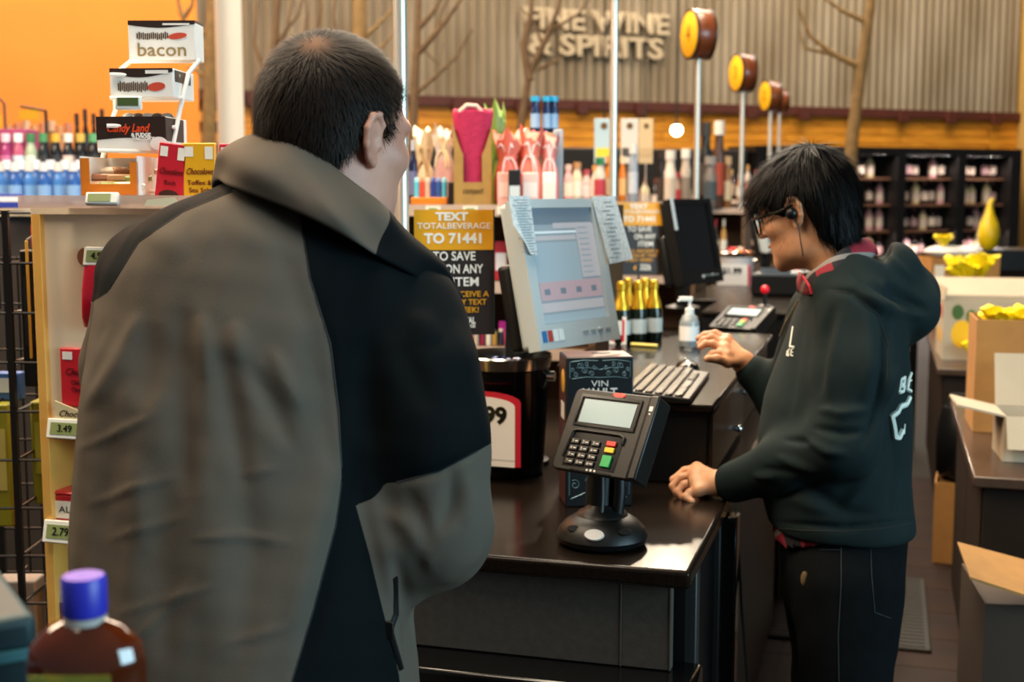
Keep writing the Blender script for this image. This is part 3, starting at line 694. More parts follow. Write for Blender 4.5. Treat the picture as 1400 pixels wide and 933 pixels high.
MB().box((0, 0, -.002), (.19, .12, .003)).build('white_face', m_pw, pc2); MB().box((.088, 0, 0), (.014, .12, .002)).build('red_border', m_pr, pc2)
text('$1.99', .05, m_blackg, pc2, Matrix.Translation((-.01, .02, .001)), bold=.002)
MB().cyl((0, -.06, -.004), (0, -.22, -.004), .004, n=8).build('stem', m_black, pc2)
# red lump heap
# ------------------------------------------------------------------ things on the rear of the cabinet
m_gold = M('gold_foil', '#d9a92c', .28, metal=.7); m_cham = M('champagne_glass', '#0f1a12', .12); m_clab = M('champagne_label', '#cfd3cf', .5)
chm = MB().lathe([(.027, 0), (.029, .006), (.029, .095), (.022, .125), (.013, .15), (.0125, .168), (.0145, .17), (.0145, .19), (.010, .195)], 18).lathe([(.0295, .03), (.0295, .075)], 18, mi=1, cap=False).lathe([(.0265, .108), (.0228, .126), (.0138, .15), (.0133, .168), (.0153, .17), (.0153, .191), (.0105, .196)], 18, mi=2).mesh('small_champagne_bottle', [m_cham, m_clab, m_gold])
for i, (px, py) in enumerate(((849, 470), (858, 462), (872, 468), (881, 462), (893, 466))):
    p = onZ(px, py, ZP)
    o = bpy.data.objects.new('small_champagne_bottle', chm); COL.objects.link(o); o.location = (p.x, p.y, ZP)
    tag(o, ['first', 'second', 'middle', 'fourth', 'last'][i]+' of five small gold foil bottles counted from the monitor', 'bottle', 'gold foil bottles on the cabinet')
fp = onZ(859, 466, ZP)
fly = thing('flyer_stand', 'small red and white flyer standing before gold foil bottles', 'flyer', (fp.x-.012, fp.y-.11, ZP), math.radians(-8))
MB().bx(-.028, .028, -.001, .001, 0, .088).build('white_card', m_pw, fly); MB().bx(-.022, .022, -.0018, -.001, .01, .078).build('red_print', m_pr, fly); MB().bx(-.02, .02, 0, .03, 0, .003).build('foot', m_pw, fly)
sp_ = onZ(942, 474, ZP)
sz = thing('sanitizer_bottle', 'clear pump bottle of hand gel behind the keyboard', 'bottle', (sp_.x, sp_.y, ZP), .3)
m_clear = M('frosted_clear', '#c3ccd0', .15, trans=.55); m_pump = M('pump_white', '#e8e8e4', .4)
MB().lathe([(.026, 0), (.030, .006), (.030, .075), (.022, .095), (.012, .102)], 20).build('bottle_body', m_clear, sz)
MB().lathe([(.014, .10), (.014, .118), (.005, .12), (.005, .145)], 14).box((-.012, 0, .148), (.04, .014, .012)).tube([(-.028, 0, .148), (-.036, 0, .140)], .004, 6).build('pump', m_pump, sz)
MB().lathe([(.0305, .02), (.0305, .065)], 20, cap=False).build('label', m_pw, sz)
pp = onZ(882, 474, ZP)
tag(MB().tube([(-.045, .01, .005), (.04, -.012, .005)], .005, 8, mat=Matrix.Translation((pp.x, pp.y, ZP))).build('marker_pen', M('pen_yellow', '#d9c35a', .4)), 'yellow marker pen lying in front of the gold foil bottles', 'pen')
# ------------------------------------------------------------------ goods helpers: real size from pixels at a known distance
def pxm(d): return d/FPX
def mcol(h, rough=.45, **k): return M('paint_'+h.strip('#')+('_%d' % int(rough*100)), h, rough, **k)
def place(px, d, z): p = P(px, 264, d); return Vector((p.x, p.y, z))
def zpx(px, py, d): return P(px, py, d).z
def g_bottle(name, label, px0, px1, pyt, d, z, cols, cat='bottle', neck=.35, cap=.16, group=None, lab=None):
    c = place((px0+px1)/2, d, z); r = (px1-px0)/2*pxm(d); h = zpx((px0+px1)/2, pyt, d)-z
    t = thing(name, label, cat, c, random.random(), group)
    hb = h*(1-cap)
    MB().lathe([(r*.92, 0), (r, h*.02), (r, hb*.72), (r*.75, hb*.86), (r*neck, hb*.95), (r*neck, hb)], 16).build('body', mcol(cols[0], .2), t)
    MB().lathe([(r*neck*1.25, hb), (r*neck*1.25, h)], 14).build('cap', mcol(cols[1], .4), t)
    if len(cols) > 2: MB().lathe([(r*1.01, hb*.18), (r*1.01, hb*.62)], 16, cap=False).build('label', mcol(cols[2], .6), t)
    return t
def g_can(name, label, px0, px1, pyt, d, z, cols, cat='tube', group=None):
    c = place((px0+px1)/2, d, z); r = (px1-px0)/2*pxm(d); h = zpx((px0+px1)/2, pyt, d)-z
    t = thing(name, label, cat, c, 0, group)
    MB().lathe([(r*.95, 0), (r, .004), (r, h*.82)], 14).build('body', mcol(cols[0], .35), t)
    MB().lathe([(r*.8, h*.82), (r*.8, h*.96), (r*.5, h)], 14).build('lid', mcol(cols[1], .4), t)
    return t
def g_box(name, label, px0, px1, pyt, d, z, dep, cols, cat='box', rz=None, group=None, band=None):
    w = (px1-px0)*pxm(d); h = zpx((px0+px1)/2, pyt, d)-z; c = place((px0+px1)/2, d, z)
    t = thing(name, label, cat, c, TH if rz is None else rz, group)
    MB().bx(-w/2, w/2, -dep/2, dep/2, 0, h).build('carton', mcol(cols[0]), t, bevel=.003)
    if len(cols) > 1:
        b0, b1 = band or (.25, .7)
        MB().bx(-w*.42, w*.42, -dep/2-.001, -dep/2, h*b0, h*b1).build('front_print', mcol(cols[1]), t)
    return t
def g_bag(name, label, px0, px1, pyt, d, z, cols, cat='gift bag', film=False, group=None, knot=.72):
    w = (px1-px0)*pxm(d); h = zpx((px0+px1)/2, pyt, d)-z; c = place((px0+px1)/2, d, z)
    t = thing(name, label, cat, c, TH, group)
    rings = []; ph = random.random()*6
    for q, s in ((0, .95), (.1, 1), (knot*.55, 1.0), (knot*.85, .86), (knot, .62), (knot+.07, .72), (1, .98)):
        rings.append([(w/2*s*math.cos(a)*(1+(.05+.16*q)*math.sin(5*a+q*9+ph)*math.cos(3*a+ph)), w/2*s*.65*math.sin(a)*(1+(.05+.18*q)*math.cos(4*a+ph)), h*q*(1+(.10*math.sin(3*a+ph)+.06*math.sin(7*a) if q > .9 else 0))) for a in [2*math.pi*i/28 for i in range(28)]])
    bm_ = clearfilm('cellophane_'+cols[0][1:], cols[0], .45, .1) if film else mcol(cols[0], .4)
    MB().loft(rings).build('wrap', bm_, t)
    if film: MB().loft([[(x*.86, y*.86, zz) for x, y, zz in r] for r in rings[:4]]).build('contents', mcol(cols[1], .4), t)
    bw = MB()
    for k in range(6):
        a0 = k*1.05+ph; bw.tube([(w*.30*math.cos(a0)*q*1.3, -w*.22-abs(w*.10*math.sin(a0))*q, h*knot+(.03*math.sin(q*3.1)+(.04 if k % 2 else -.05)*q)) for q in (0, .35, .7, 1)], [.003, .004, .004, .002], 6)
    bw.build('bow', mcol(cols[-1], .35), t)
    return t

# ------------------------------------------------------------------ shelf fixtures behind each lane
m_lip = mcol('#b9a192', .5); m_board = M('shelf_wood', '#5b4028', .6, var=.25, vscale=8); m_tagw = mcol('#e0ddd0', .5); m_tagg = mcol('#8c9a62', .4)
def fixture(label, x0, x1, y0, y1, zs, tags=(), back=True):
    t = thing('shelf_unit', label, 'shelf', ((x0+x1)/2, (y0+y1)/2, 0), group='shelf units behind the lanes'); hx, hy = (x1-x0)/2, (y1-y0)/2
    for z in zs:
        b = MB().bx(-hx, hx, -hy, hy, z-.022, z).build('shelf_board', m_board, t)
        MB().bx(-hx, hx, -hy-.006, -hy, z-.036, z+.002).build('price_rail', m_lip, b)
    if back: MB().bx(-hx, hx, hy, hy+.015, .05, zs[0]).build('back_panel', m_board, t)
    for s in (-1, 1): MB().bx(s*hx-.012, s*hx+.012, -hy, hy, 0, zs[0]).build('side_panel', m_board, t)
    return t
Z1 = 1.52; D1 = depth((-1.2, 4.2, 1.5))
f1 = fixture('wooden shelf unit of gifts just behind the gold lane sign', -1.80, -.90, 4.02, 4.46, [Z1, 1.27, 1.055, .6])
for px in (592, 643, 690):
    p = onY(px, 283, 4.01); tt = MB().box((p.x+1.35, -.228, Z1-.016), (.052, .004, .026)).build('price_tag', m_tagw, f1); MB().box((p.x+1.35, -.2305, Z1-.016), (.03, .002, .014)).build('tag_display', m_tagg, tt)
d = D1-.05
tray = g_box('display_tray', 'orange tray holding a row of coloured tubes on the gift shelf', 563, 612, 270, d, Z1, .10, ['#d97a17'], 'tray')
for i, (c1, c2, nm) in enumerate((('#5cbfd6', '#9adce6', 'light blue'), ('#cf4a2c', '#e07a52', 'red'), ('#cbb09a', '#d8c4b0', 'beige'), ('#23409a', '#3a57b0', 'dark blue'), ('#2f5fb0', '#6d92cc', 'mid blue'), ('#4fb4d2', '#8ad2e2', 'turquoise'))):
    g_can('gift_tube', '%s tube in the orange tray on the gift shelf' % nm, 566+7.6*i, 573.4+7.6*i, 243, d, Z1+.012, (c1, c2), group='coloured tubes in the orange tray')
g_box('black_carton', 'small black carton between the coloured tubes and the kraft gift box', 613, 624, 249, d-.02, Z1, .06, ['#1a1512'])
g_bag('cellophane_bag', 'clear cellophane bag of red sweets with cream top, behind the tubes', 592, 622, 182, d+.10, Z1, ['#f0e2da', '#c4173a', '#e9d8b0'], film=True)
# kraft box with window and pink towel
kc = place(647, d-.03, Z1); w_ = 50*pxm(d); h_ = zpx(647, 178, d)-Z1
kt = thing('kraft_gift_box', 'tall kraft box with cut-out front holding a pink towel', 'gift box', kc, TH)
hw = w_/2; cut = [(-hw, 0), (hw, 0), (hw, h_), (hw*.62, h_*.72), (hw*.5, h_*.66), (hw*.5, h_*.30), (-hw*.5, h_*.30), (-hw*.5, h_*.66), (-hw*.62, h_*.72), (-hw, h_)]
m_kraft = M('kraft_card', '#a77f3f', .75, var=.12, vscale=30)
MB().prism(cut, -.056, -.052).build('front_panel', m_kraft, kt); MB().bx(-hw, hw, .05, .054, 0, h_).bx(-hw, -hw+.003, -.052, .05, 0, h_).bx(hw-.003, hw, -.052, .05, 0, h_).build('carton', m_kraft, kt)
m_pink = M('pink_towel', '#b8234f', .85, var=.15, vscale=40, bump=.3, bscale=150)
tp = zpx(647, 152, d)-Z1
rings = []
for z, s, dy in ((.01, .62, .035), (h_*.6, .7, .04), (h_*.85, .9, .045), (tp*.96, 1.12, .05), (tp, 1.05, .04)):
    rings.append([(hw*s*math.copysign(abs(math.cos(a))**.5, math.cos(a)), dy*math.copysign(abs(math.sin(a))**.6, math.sin(a))-.004, z+.006*math.sin(3*a)) for a in [2*math.pi*(i+.5)/20 for i in range(20)]])
MB().loft(rings).build('towel', m_pink, kt)
MB().tube([(-hw*.7, -.045, tp*.97), (-hw*.3, -.05, tp+.012), (hw*.2, -.05, tp+.01), (hw*.5, -.045, tp*.97)], .007, 8).build('ribbon', mcol('#ecc3b4', .6), kt)
text('compact', .03, mcol('#4a3416'), kt, fr_front((0, -.057, h_*.19)), width=w_*.55, shear=.3)
g_bag('green_gift_bag', 'mottled green gift bag peeking out right of the pink towel', 664, 690, 155, d+.14, Z1, ['#6c8a35', '#5a7a2c'], knot=.5)
for i, (a, b, t_, cc, lab) in enumerate(((676, 712, 188, '#e8705c', 'coral wrapped gift bag with white ribbon beside the kraft box'), (708, 742, 184, '#ef7d68', 'coral gift bag with white bow above the paper note on the monitor'), (738, 764, 190, '#f08f86', 'pale coral gift bag beside the silver carton'))):
    g_bag('coral_gift_bag', lab, a, b, t_, d+.02*i, Z1, [cc, '#f6dcd8'], group='coral gift bags', knot=.66)
for i in range(3):
    g_box('white_carton', ['white and pink carton standing before the first coral bag', 'white carton before the middle coral bag', 'white carton before the last coral bag'][i], [680, 714, 742][i], [706, 736, 760][i], 236, d-.10, Z1, .03, [['#efb0a4', '#f3c9bf'], ['#f2c8c0', '#f7e6e2'], ['#f4efe9', '#e9e1da']][i], group='small cartons on the gift shelf')
bl = g_box('black_penguin_figure', 'small black and white upright figure between the coral bags', 695, 712, 232, d-.13, Z1, .02, ['#141416', '#cfd6d8'], 'figurine', band=(.1, .55))
kb2 = g_box('kraft_carton', 'flat topped kraft carton under the blue capped bottles', 706, 757, 183, d+.10, Z1, .12, ['#a98f6c'])
g_box('silver_carton', 'narrow silver grey carton right of the coral bags', 756, 769, 178, d+.12, Z1, .08, ['#a8b0b8'])
zk = zpx(730, 183, d+.10)
for i, (a, b) in enumerate(((725, 738), (741, 753), (750, 763))):
    g_bottle('blue_cap_bottle', 'navy bottle with bright blue cap on the kraft carton, ' + ['leftmost', 'middle', 'rightmost'][i], a, b, 133, d+.10+.02*i, zk, ['#1d2f57', '#2aa5d4', '#8fb4d8'], neck=.8, cap=.14, group='blue capped bottles')
g_bottle('navy_bottle', 'dark navy bottle at the left end of the gift shelf beside the steel pole', 559, 571, 192, d+.05, Z1, ['#1b2144', '#c0c6d4', '#6a6f9c'])
g_bag('cream_basket', 'cream wrapped basket at the left end of the gift shelf', 566, 594, 186, d+.16, Z1, ['#d8c3a0', '#b89a70'], knot=.6)
# hanging and standing goods on the lower shelves
for nm, lab, a, b, t_, bt, cc, dd in (('green_pouch', 'bright green pouch on the shelf edge beside the monitor stand', 697, 714, 326, 1.27, ['#1f9a52', '#36b56c'], -.02), ('red_pack', 'red and white narrow pack left of the green pouch', 676, 694, 330, 1.27, ['#b8242f', '#e8d9d6'], 0.0),
                               ('magenta_pouch', 'magenta pouch low behind the bucket', 682, 712, 441, 1.055, ['#c41f8c', '#d653a6'], -.02), ('brown_pack', 'brown packet beside the green pouch', 714, 728, 340, 1.27, ['#7a5540', '#b39a80'], 0)):
    g_box(nm, lab, a, b, t_, d+dd, bt, .04, cc, 'pack')
for i in range(13):
    cc = ['#c9b299', '#8a1f3c', '#e4dcc8', '#b98a3e', '#2c2a38', '#d35d8a'][i % 6]
    g_can('sample_bottle', 'tiny coloured sample bottle in the row under the lane sign', 596+8.5*i, 603+8.5*i, 452, d-.06, 1.055, (cc, '#2a2420' if i % 2 else '#d8cfae'), 'bottle', group='sample bottles under the sign')

# second and third fixtures
D2 = depth((-.95, 6.5, 1.5)); Z2 = 1.515
f2 = fixture('shelf unit with hang tags behind the second lane', -1.78, -.91, 6.32, 6.74, [Z2, 1.15, .6])
its = [('pink_bottle', 771, 783, 225, ['#e9b3b8', '#e7c9c2', '#f3e2dc'], 'pale pink bottle'), ('cream_bottle', 782, 796, 222, ['#ecd3b4', '#c98f5a', '#f6ead8'], 'cream bottle with tan cap'), ('blush_bottle', 796, 808, 232, ['#ebc6c0', '#b54a5a', '#f5e6e2'], 'blush bottle with red cap'),
       ('white_bottle', 808, 822, 226, ['#e8dfd6', '#d6a35a', '#f2ece2'], 'white bottle with amber cap'), ('green_top_bottle', 812, 828, 216, ['#d8c9b9', '#1d7a45', '#c23a48'], 'bottle with green cap and red label'), ('orange_bottle', 826, 842, 214, ['#d9832b', '#e9a04a', '#e8cda0'], 'orange bottle'),
       ('orange_tin_bottle', 846, 856, 214, ['#d27b25', '#ecd6b0', '#e9b877'], 'amber bottle right of the second pole'), ('silver_bottle', 858, 872, 198, ['#9aa2b0', '#e6e2dc', '#c9ced8'], 'silver bottle with white cap')]
for nm, a, b, t_, cc, lab in its: g_bottle(nm, lab+' on the shelf behind the second lane', a, b, t_, D2-.05*(a % 3), Z2, cc, neck=.6)
for i, (a, b, cc, lab) in enumerate(((812, 838, ['#b5cdd6', '#d9cf3a'], 'pale blue hang tag card with yellow stripe left of the second pole'), (848, 872, ['#d6cfc4', '#4a4a4a'], 'grey hang tag card with round hole right of the second pole'), (873, 892, ['#d8b98c', '#c9a77a'], 'tan hang tag card furthest right of the second pole'))):
    t = g_box('hang_tag_card', lab, a, b, 163, D2+.1, zpx(a, 224, D2+.1), .004, cc, 'tag card', band=(.15, .35), group='hang tag cards')
    w2 = (b-a)*pxm(D2+.1)
    MB().lathe([(w2*.18, 0), (w2*.18, .002)], 16, mat=frame((0, -.003, .19), X3, Z3)).build('hang_hole', mcol('#6a4a1c'), t)
    MB().cyl((0, .002, .2), (0, .002, Z2-t.location.z), .004, n=6).build('tag_stem', m_poledull, t)
D3 = depth((-.9, 8.8, 1.5)); Z3_ = 1.46
f3 = fixture('shelf unit of dark bottles behind the third lane', -1.9, -.91, 8.62, 9.05, [Z3_, 1.1, .6])
its = [('dark_wine_bottle', 898, 908, 205, ['#17110f', '#2a1c14', '#3a2c26'], 'black bottle'), ('cream_bottle', 908, 924, 206, ['#e0d3c6', '#e8ddd2', '#c9b8a8'], 'stout cream bottle'), ('red_cap_bottle', 918, 930, 236, ['#c9a58e', '#b01f2c', '#d33a44'], 'bottle with red cap'), ('white_top_bottle', 930, 944, 204, ['#b9a999', '#e9e2d8', '#8a7a6c'], 'bottle with white top'),
       ('black_gift_bottle', 955, 972, 168, ['#1a1614', '#2a2420', '#3d342c'], 'tall black bottle'), ('brown_pattern_bottle', 974, 990, 166, ['#4a2f22', '#e6ded2', '#a0402c'], 'brown patterned bottle with white stopper'), ('grey_bottle', 962, 982, 214, ['#6d6662', '#8a8480', '#3f4a50'], 'grey bottle'), ('amber_bottle', 988, 1000, 214, ['#8a5c34', '#caa67c', '#d8c3a0'], 'amber bottle')]
for nm, a, b, t_, cc, lab in its: g_bottle(nm, lab+' on the shelf behind the third lane', a, b, t_, D3-.06*(a % 3), Z3_, cc, neck=.7)
for i in range(9):
    g_bottle('spirit_bottle', 'small spirit bottle low on the shelf behind the third lane', 898+11*i, 907+11*i, 300, D3-.1, 1.1, [['#5a3a20', '#c9a35a', '#e6d3b0'], ['#2c1a14', '#8a1f24', '#d9c8b0'], ['#b98a4a', '#e0d6c8', '#f0e6d8']][i % 3], group='spirit bottles behind the third lane')
D4 = depth((-.9, 11.55, 1.5))
f4 = fixture('far shelf unit of bottles behind the fourth lane', -1.7, -.45, 11.36, 11.75, [1.50, 1.15, .8])
for i in range(9):
    g_bottle('far_bottle', 'small blurred bottle on the far shelf behind the fourth lane', 985+11*i, 993+11*i, 226+6*(i % 3), D4, 1.50, [['#c9b49a', '#8a2a2c', '#e9dccb'], ['#3a2620', '#c9a35a', '#d6b49a'], ['#a86a3a', '#e0d6c8', '#f0e6d8'], ['#d9c7b9', '#d9a25a', '#b07a6a']][i % 4], group='bottles on the far shelf')
# cables and clutter under the second monitor
for i, (px, py, c_) in enumerate(((1035, 410, '#3a2a24'), (1050, 398, '#1a1a1c'))):
    p = onZ(px, py+10, ZP)
rl = onZ(1046, 396, 1.14)
q_ = P(1046, 396, 5.3); rs = thing('scan_lamp', 'red glowing scan lamp on a black stem by the second card terminal', 'lamp', (q_.x, q_.y, ZP)); MB().lathe([(.03, 0), (.03, .01), (.008, .014), (.008, q_.z-ZP-.01)], 14).build('stem', m_black, rs); MB().ball((0, 0, q_.z-ZP), .018, 12, 8).build('red_lens', M('scan_red', '#c80f22', .3, emis=.5), rs)
pr_c = P(1062, 376, 6.0)
prn = thing('receipt_printer', 'dark receipt printer with white paper in front of the cashier face', 'printer', (pr_c.x, pr_c.y, ZP))
MB().bx(-.11, .11, -.09, .09, 0, .10).build('case', m_black, prn, bevel=.01); MB().bx(-.09, .09, -.092, .03, .09, .104).build('cover', m_grey, prn, bevel=.004)
MB().quad((-.07, -.06, .104), (.07, -.06, .104), (.075, -.10, .13), (-.065, -.10, .13)).build('receipt_paper', m_pw, prn)

# ------------------------------------------------------------------ maple end display of sweets at the left
YE = 2.06
m_maple = M('maple_ply', '#ecd8ba', .5, var=.12, vscale=3, stretch=(1, 1, .2), bump=.02); m_mapedge = M('maple_edge', '#e3ab52', .5, var=.12, vscale=12); m_darkin = M('display_inside', '#4a3323', .7, var=.2)
xl = onY(55, 600, YE).x; zt_e = onY(60, 293, YE).z; xr = onY(330, 600, YE).x; YB = YE+.32
en = thing('candy_display', 'maple end display of sweets behind the man', 'display', ((xl+xr)/2, YE, 0)); ox = (xl+xr)/2
hx = (xr-xl)/2
MB().bx(-hx, -hx+.019, 0, .34, 0, zt_e).build('side_panel', m_mapedge, en, bevel=.001); MB().bx(hx-.019, hx, 0, .34, 0, zt_e).build('side_panel', m_mapedge, en, bevel=.001)
MB().bx(-hx, hx, 0, .34, zt_e, zt_e+.012).build('top_board', m_maple, en)
zs1 = onY(85, 574, YE).z; zs2 = onY(85, 714, YE).z; zs3 = onY(85, 868, YE).z
MB().bx(-hx+.019, hx-.019, .012, .03, zs1-.04, zt_e).build('upper_panel', m_maple, en)
MB().bx(-hx+.019, hx-.019, .33, .34, 0, zs1).build('back_panel', m_darkin, en)
m_tag = mcol('#dcdcd4', .4); m_lcdg = mcol('#7f8a56', .3)
for z in (zs1, zs2, zs3, .3):
    MB().bx(-hx+.019, hx-.019, 0, .33, z-.012, z).build('shelf', m_maple, en)
def esl(px0, px1, py0, py1, y, s, parent, tilt=.25):
    a = onY(px0, py1, y); b = onY(px1, py0, y); w_ = b.x-a.x; h_ = b.z-a.z
    o = MB().box((0, 0, 0), (w_, .008, h_)).build('price_tag', m_tag, parent, bevel=.002)
    o.location = Vector(((a.x+b.x)/2, y, (a.z+b.z)/2))-parent.location; o.rotation_euler = (-tilt, 0, 0)
    MB().box((-w_*.03, -.0045, 0), (w_*.74, .001, h_*.6)).build('tag_display', m_lcdg, o)
    text(s, h_*.5, m_blackg, o, fr_front((-w_*.03, -.0056, 0)))
    return o
esl(66, 118, 575, 599, YE-.01, '3.49', en); esl(61, 112, 715, 741, YE-.01, '2.79', en); esl(70, 118, 866, 890, YE-.01, '1.99', en)
esl(116, 160, 338, 364, YE-.006, '4.99', en)
MB().lathe([(.017, 0), (.017, .001)], 20, mat=frame((onY(112, 352, YE).x-ox, .0105, onY(112, 352, YE).z), X3, Z3)).build('wood_knot', mcol('#8a5530', .6), en)
# things on the display
def yb(nm, lab, px0, px1, py0, py1, y, dep, cols, cat, tilt=0.):
    a = onY(px0, py1, y); b = onY(px1, py0, y); w_, h_ = b.x-a.x, b.z-a.z
    t = thing(nm, lab, cat, ((a.x+b.x)/2, y+dep/2, a.z)); t.rotation_euler = (tilt, 0, 0)
    MB().bx(-w_/2, w_/2, -dep/2, dep/2, 0, h_).build('pack', mcol(cols[0], .35), t, bevel=.003)
    return t, w_, h_, dep
m_inkred = mcol('#5a0a10', .5)
def choc(nm, lab, px0, px1, py0, py1, y, col, lines, dep=.012, tilt=0., ink=None, squares=True):
    t, w_, h_, dp = yb(nm, lab, px0, px1, py0, py1, y, dep, [col], 'chocolate bar', tilt)
    f = -dp/2-.0008
    if squares:
        MB().box((-w_*.33, f, h_*.87), (w_*.2, .001, h_*.13)).build('corner_mark', mcol('#f0e6da'), t); MB().box((w_*.3, f, h_*.87), (w_*.22, .001, h_*.15)).build('stamp', mcol('#efe8df'), t)
    for i, (s, zz, sz, sh) in enumerate(lines):
        text(s, sz, ink or m_inkred, t, fr_front((0, f-.0004, h_*zz)), shear=sh)
    return t, w_, h_, dp
c1, w_, h_, dp = choc('chocolate_bar', 'red chocolate bar standing in the cream holder on the maple shelf', 84, 146, 478, 556, YE+.005, '#c8202c', [('Chocolove', .017, 0, .0)][:0], .02)
text('Chocolove', .0185, m_inkred, c1, fr_front((0, -.0115, h_*.60)), shear=.4); text('Chilies &', .012, m_inkred, c1, fr_front((-.006, -.0115, h_*.42))); text('Cherries', .012, m_inkred, c1, fr_front((-.006, -.0115, h_*.30)))
MB().lathe([(.006, 0), (.006, .001)], 14, mat=frame((-.004, -.0108, h_*.14), X3, Z3)).build('seal', mcol('#8a9a2a'), c1)
hol = thing('bar_holder', 'cream printed bar holder under the red chocolate bar', 'holder', (onY(112, 574, YE).x, YE, zs1))
hwid = .055; MB().prism([(-hwid, 0), (hwid, 0), (hwid, .03), (0, .018), (-hwid, .036)], -.004, 0).build('front_card', mcol('#d8c69a', .6), hol); MB().bx(-hwid, hwid, 0, .05, 0, .002).build('floor_card', mcol('#d8c69a', .6), hol)
text('Chocolove', .018, mcol('#3a2412'), hol, fr_front((-.008, -.0045, .012)), shear=.4)
# mint tin
at, w_, h_, dp = yb('mint_tin', 'red and white mint tin on the lower maple shelf', 73, 145, 682, 712, YE+.012, .06, ['#b3202b'], 'tin')
MB().bx(-w_/2+.001, w_/2-.001, -.031, .028, h_, h_+.008).build('lid', mcol('#c42a33', .3), at, bevel=.004); MB().box((0, -.0308, h_*.45), (w_*.93, .001, h_*.66)).build('front_label', mcol('#e6dfd2'), at)
text('ALTOIDS', .018, mcol('#2a2a2a'), at, fr_front((-.0, -.0316, h_*.45)), width=w_*.75)
bx2, w_, h_, dp = yb('mint_tin', 'upper tin of two stacked behind the red and white mint tin', 78, 150, 676, 712, YE+.09, .06, ['#b8545a'], 'tin'); MB().bx(-w_/2+.001, w_/2-.001, -.031, .028, h_, h_+.006).build('lid', mcol('#c42a33', .3), bx2, bevel=.003)
lowb, w_, h_, dp = yb('small_gum_box', 'little pale gum box at the foot of the maple display', 80, 104, 812, 866, YE+.012, .05, ['#c9bda6', '#8a7a5c'], 'box'); MB().box((0, -.0258, h_*.5), (w_*.7, .001, h_*.5)).build('front_label', mcol('#6a3b2a'), lowb)
# hanging red pouch
pa = onY(128, 398, YE-.01)
rp_ = thing('sweet_pouch', 'glossy red sweet pouch hanging from the maple panel', 'pouch', (pa.x+.01, YE-.006, pa.z-.068))
rings = [[(sx*.038*math.copysign(abs(math.cos(a))**.6, math.cos(a)), dy*math.sin(a), z) for a in [2*math.pi*i/20 for i in range(20)]] for z, sx, dy in ((0, .95, .003), (.02, 1, .016), (.07, .92, .018), (.115, .8, .008), (.135, .78, .003))]
MB().loft(rings).build('foil', M('red_foil', '#b8142c', .22, coat=.5), rp_)
MB().tube([(.006*math.cos(a*2), -.0185, .04+.004*i) for i, a in enumerate([0, .8, 1.6, 2.4, 3.2])], .0015, 5).build('scroll_print', mcol('#e59aa4'), rp_)
MB().cyl((0, 0, .13), (0, .012, .14), .002, n=6).build('peg_hook', m_chrome, rp_)

# clear tray on top
ct = P(150, 290, 2.22)
tr_ = thing('acrylic_tray', 'flat clear acrylic tray on top of the maple display', 'tray', (ox+.04, YE+.06, zt_e+.013))
MB().bx(-.17, .17, -.20, .20, 0, .004).build('tray_floor', clearfilm('acrylic', '#d9c3b4', .55, .1), tr_); MB().bx(-.17, .17, -.204, -.20, 0, .022).build('tray_lip', clearfilm('acrylic_lip', '#e6cfc0', .6, .1), tr_)
ZT = zt_e+.018
# ------------------------------------------------------------------ white wire rack with printed cartons
DR = 2.30
def rp(px, py, d=DR): return P(px, py, d)
wr = thing('wire_rack', 'white wire counter rack holding printed sweet cartons', 'rack', place(200, DR, ZT))
inv = Matrix.Translation(-wr.location); m_wire = M('white_wire', '#e9e4dc', .35)
for pts in ([(186, 78, 2.37), (156, 102, 2.34), (158, 150, 2.33), (150, 172, 2.32), (140, 218, 2.31), (130, 262, 2.28)], [(272, 82, 2.34), (258, 100, 2.32), (246, 150, 2.30), (238, 190, 2.28), (228, 240, 2.26), (224, 262, 2.26)]):
    MB().tube([rp(*q) for q in pts]+[Vector((rp(*pts[-1]).x, rp(*pts[-1]).y, ZT))], .0042, 8, mat=inv).build('side_wire', m_wire, wr)
for a, b in (((150, 102, 2.26), (246, 104, 2.30)), ((146, 172, 2.24), (240, 174, 2.28)), ((134, 206, 2.23), (234, 208, 2.27)), ((128, 262, 2.24), (224, 262, 2.26)), ((176, 84, 2.33), (272, 84, 2.36)), ((150, 134, 2.26), (250, 134, 2.30))):
    MB().cyl(rp(*a), rp(*b), .0035, n=8, mat=inv).build('cross_wire', m_wire, wr)
for a in ():
    q = rp(a[0], a[1], 2.26); MB().cyl(q, q+Vector((-.03, .14, 0)), .0035, n=8, mat=inv).build('shelf_wire', m_wire, wr)
m_cw = mcol('#ebe6df', .45); m_cb = mcol('#2c1a14', .45); m_cr = mcol('#c2452f', .5); m_tanink = mcol('#8f7a52', .5)
def carton(nm, lab, px0, px1, py0, py1, d, dep, rz=.14, lid=True):
    a = P(px0, py1, d); w_ = (px1-px0)*pxm(d); h_ = (py1-py0)*pxm(d); c = P((px0+px1)/2, py1, d)
    t = thing(nm, lab, 'carton', (c.x, c.y, c.z), TH+rz)
    MB().bx(-w_/2, w_/2, 0, dep, 0, h_).build('carton', m_cw, t, bevel=.0015)
    return t, w_, h_
def wave(t, w_, h_, z0, z1, dip, mat_, y=-.0008, top=True, side=0):
    n = 12; pts = [(-w_/2+w_*i/n, h_*(z0+dip*math.sin(math.pi*(i/n*1.3-.1)))) for i in range(n+1)]
    MB().prism(pts+[(w_/2, h_*z1), (-w_/2, h_*z1)], y, y+.0006).build('brown_band', mat_, t)
t, w_, h_ = carton('bacon_chocolate_carton', 'top white carton lettered bacon on the wire rack', 176, 268, 32, 82, 2.33, .06, -.02)
wave(t, w_, h_, .92, 1.0, -.06, m_cb); text('bacon', .034, m_tanink, t, fr_front((0, -.0012, h_*.26)), width=w_*.72, bold=.0002)
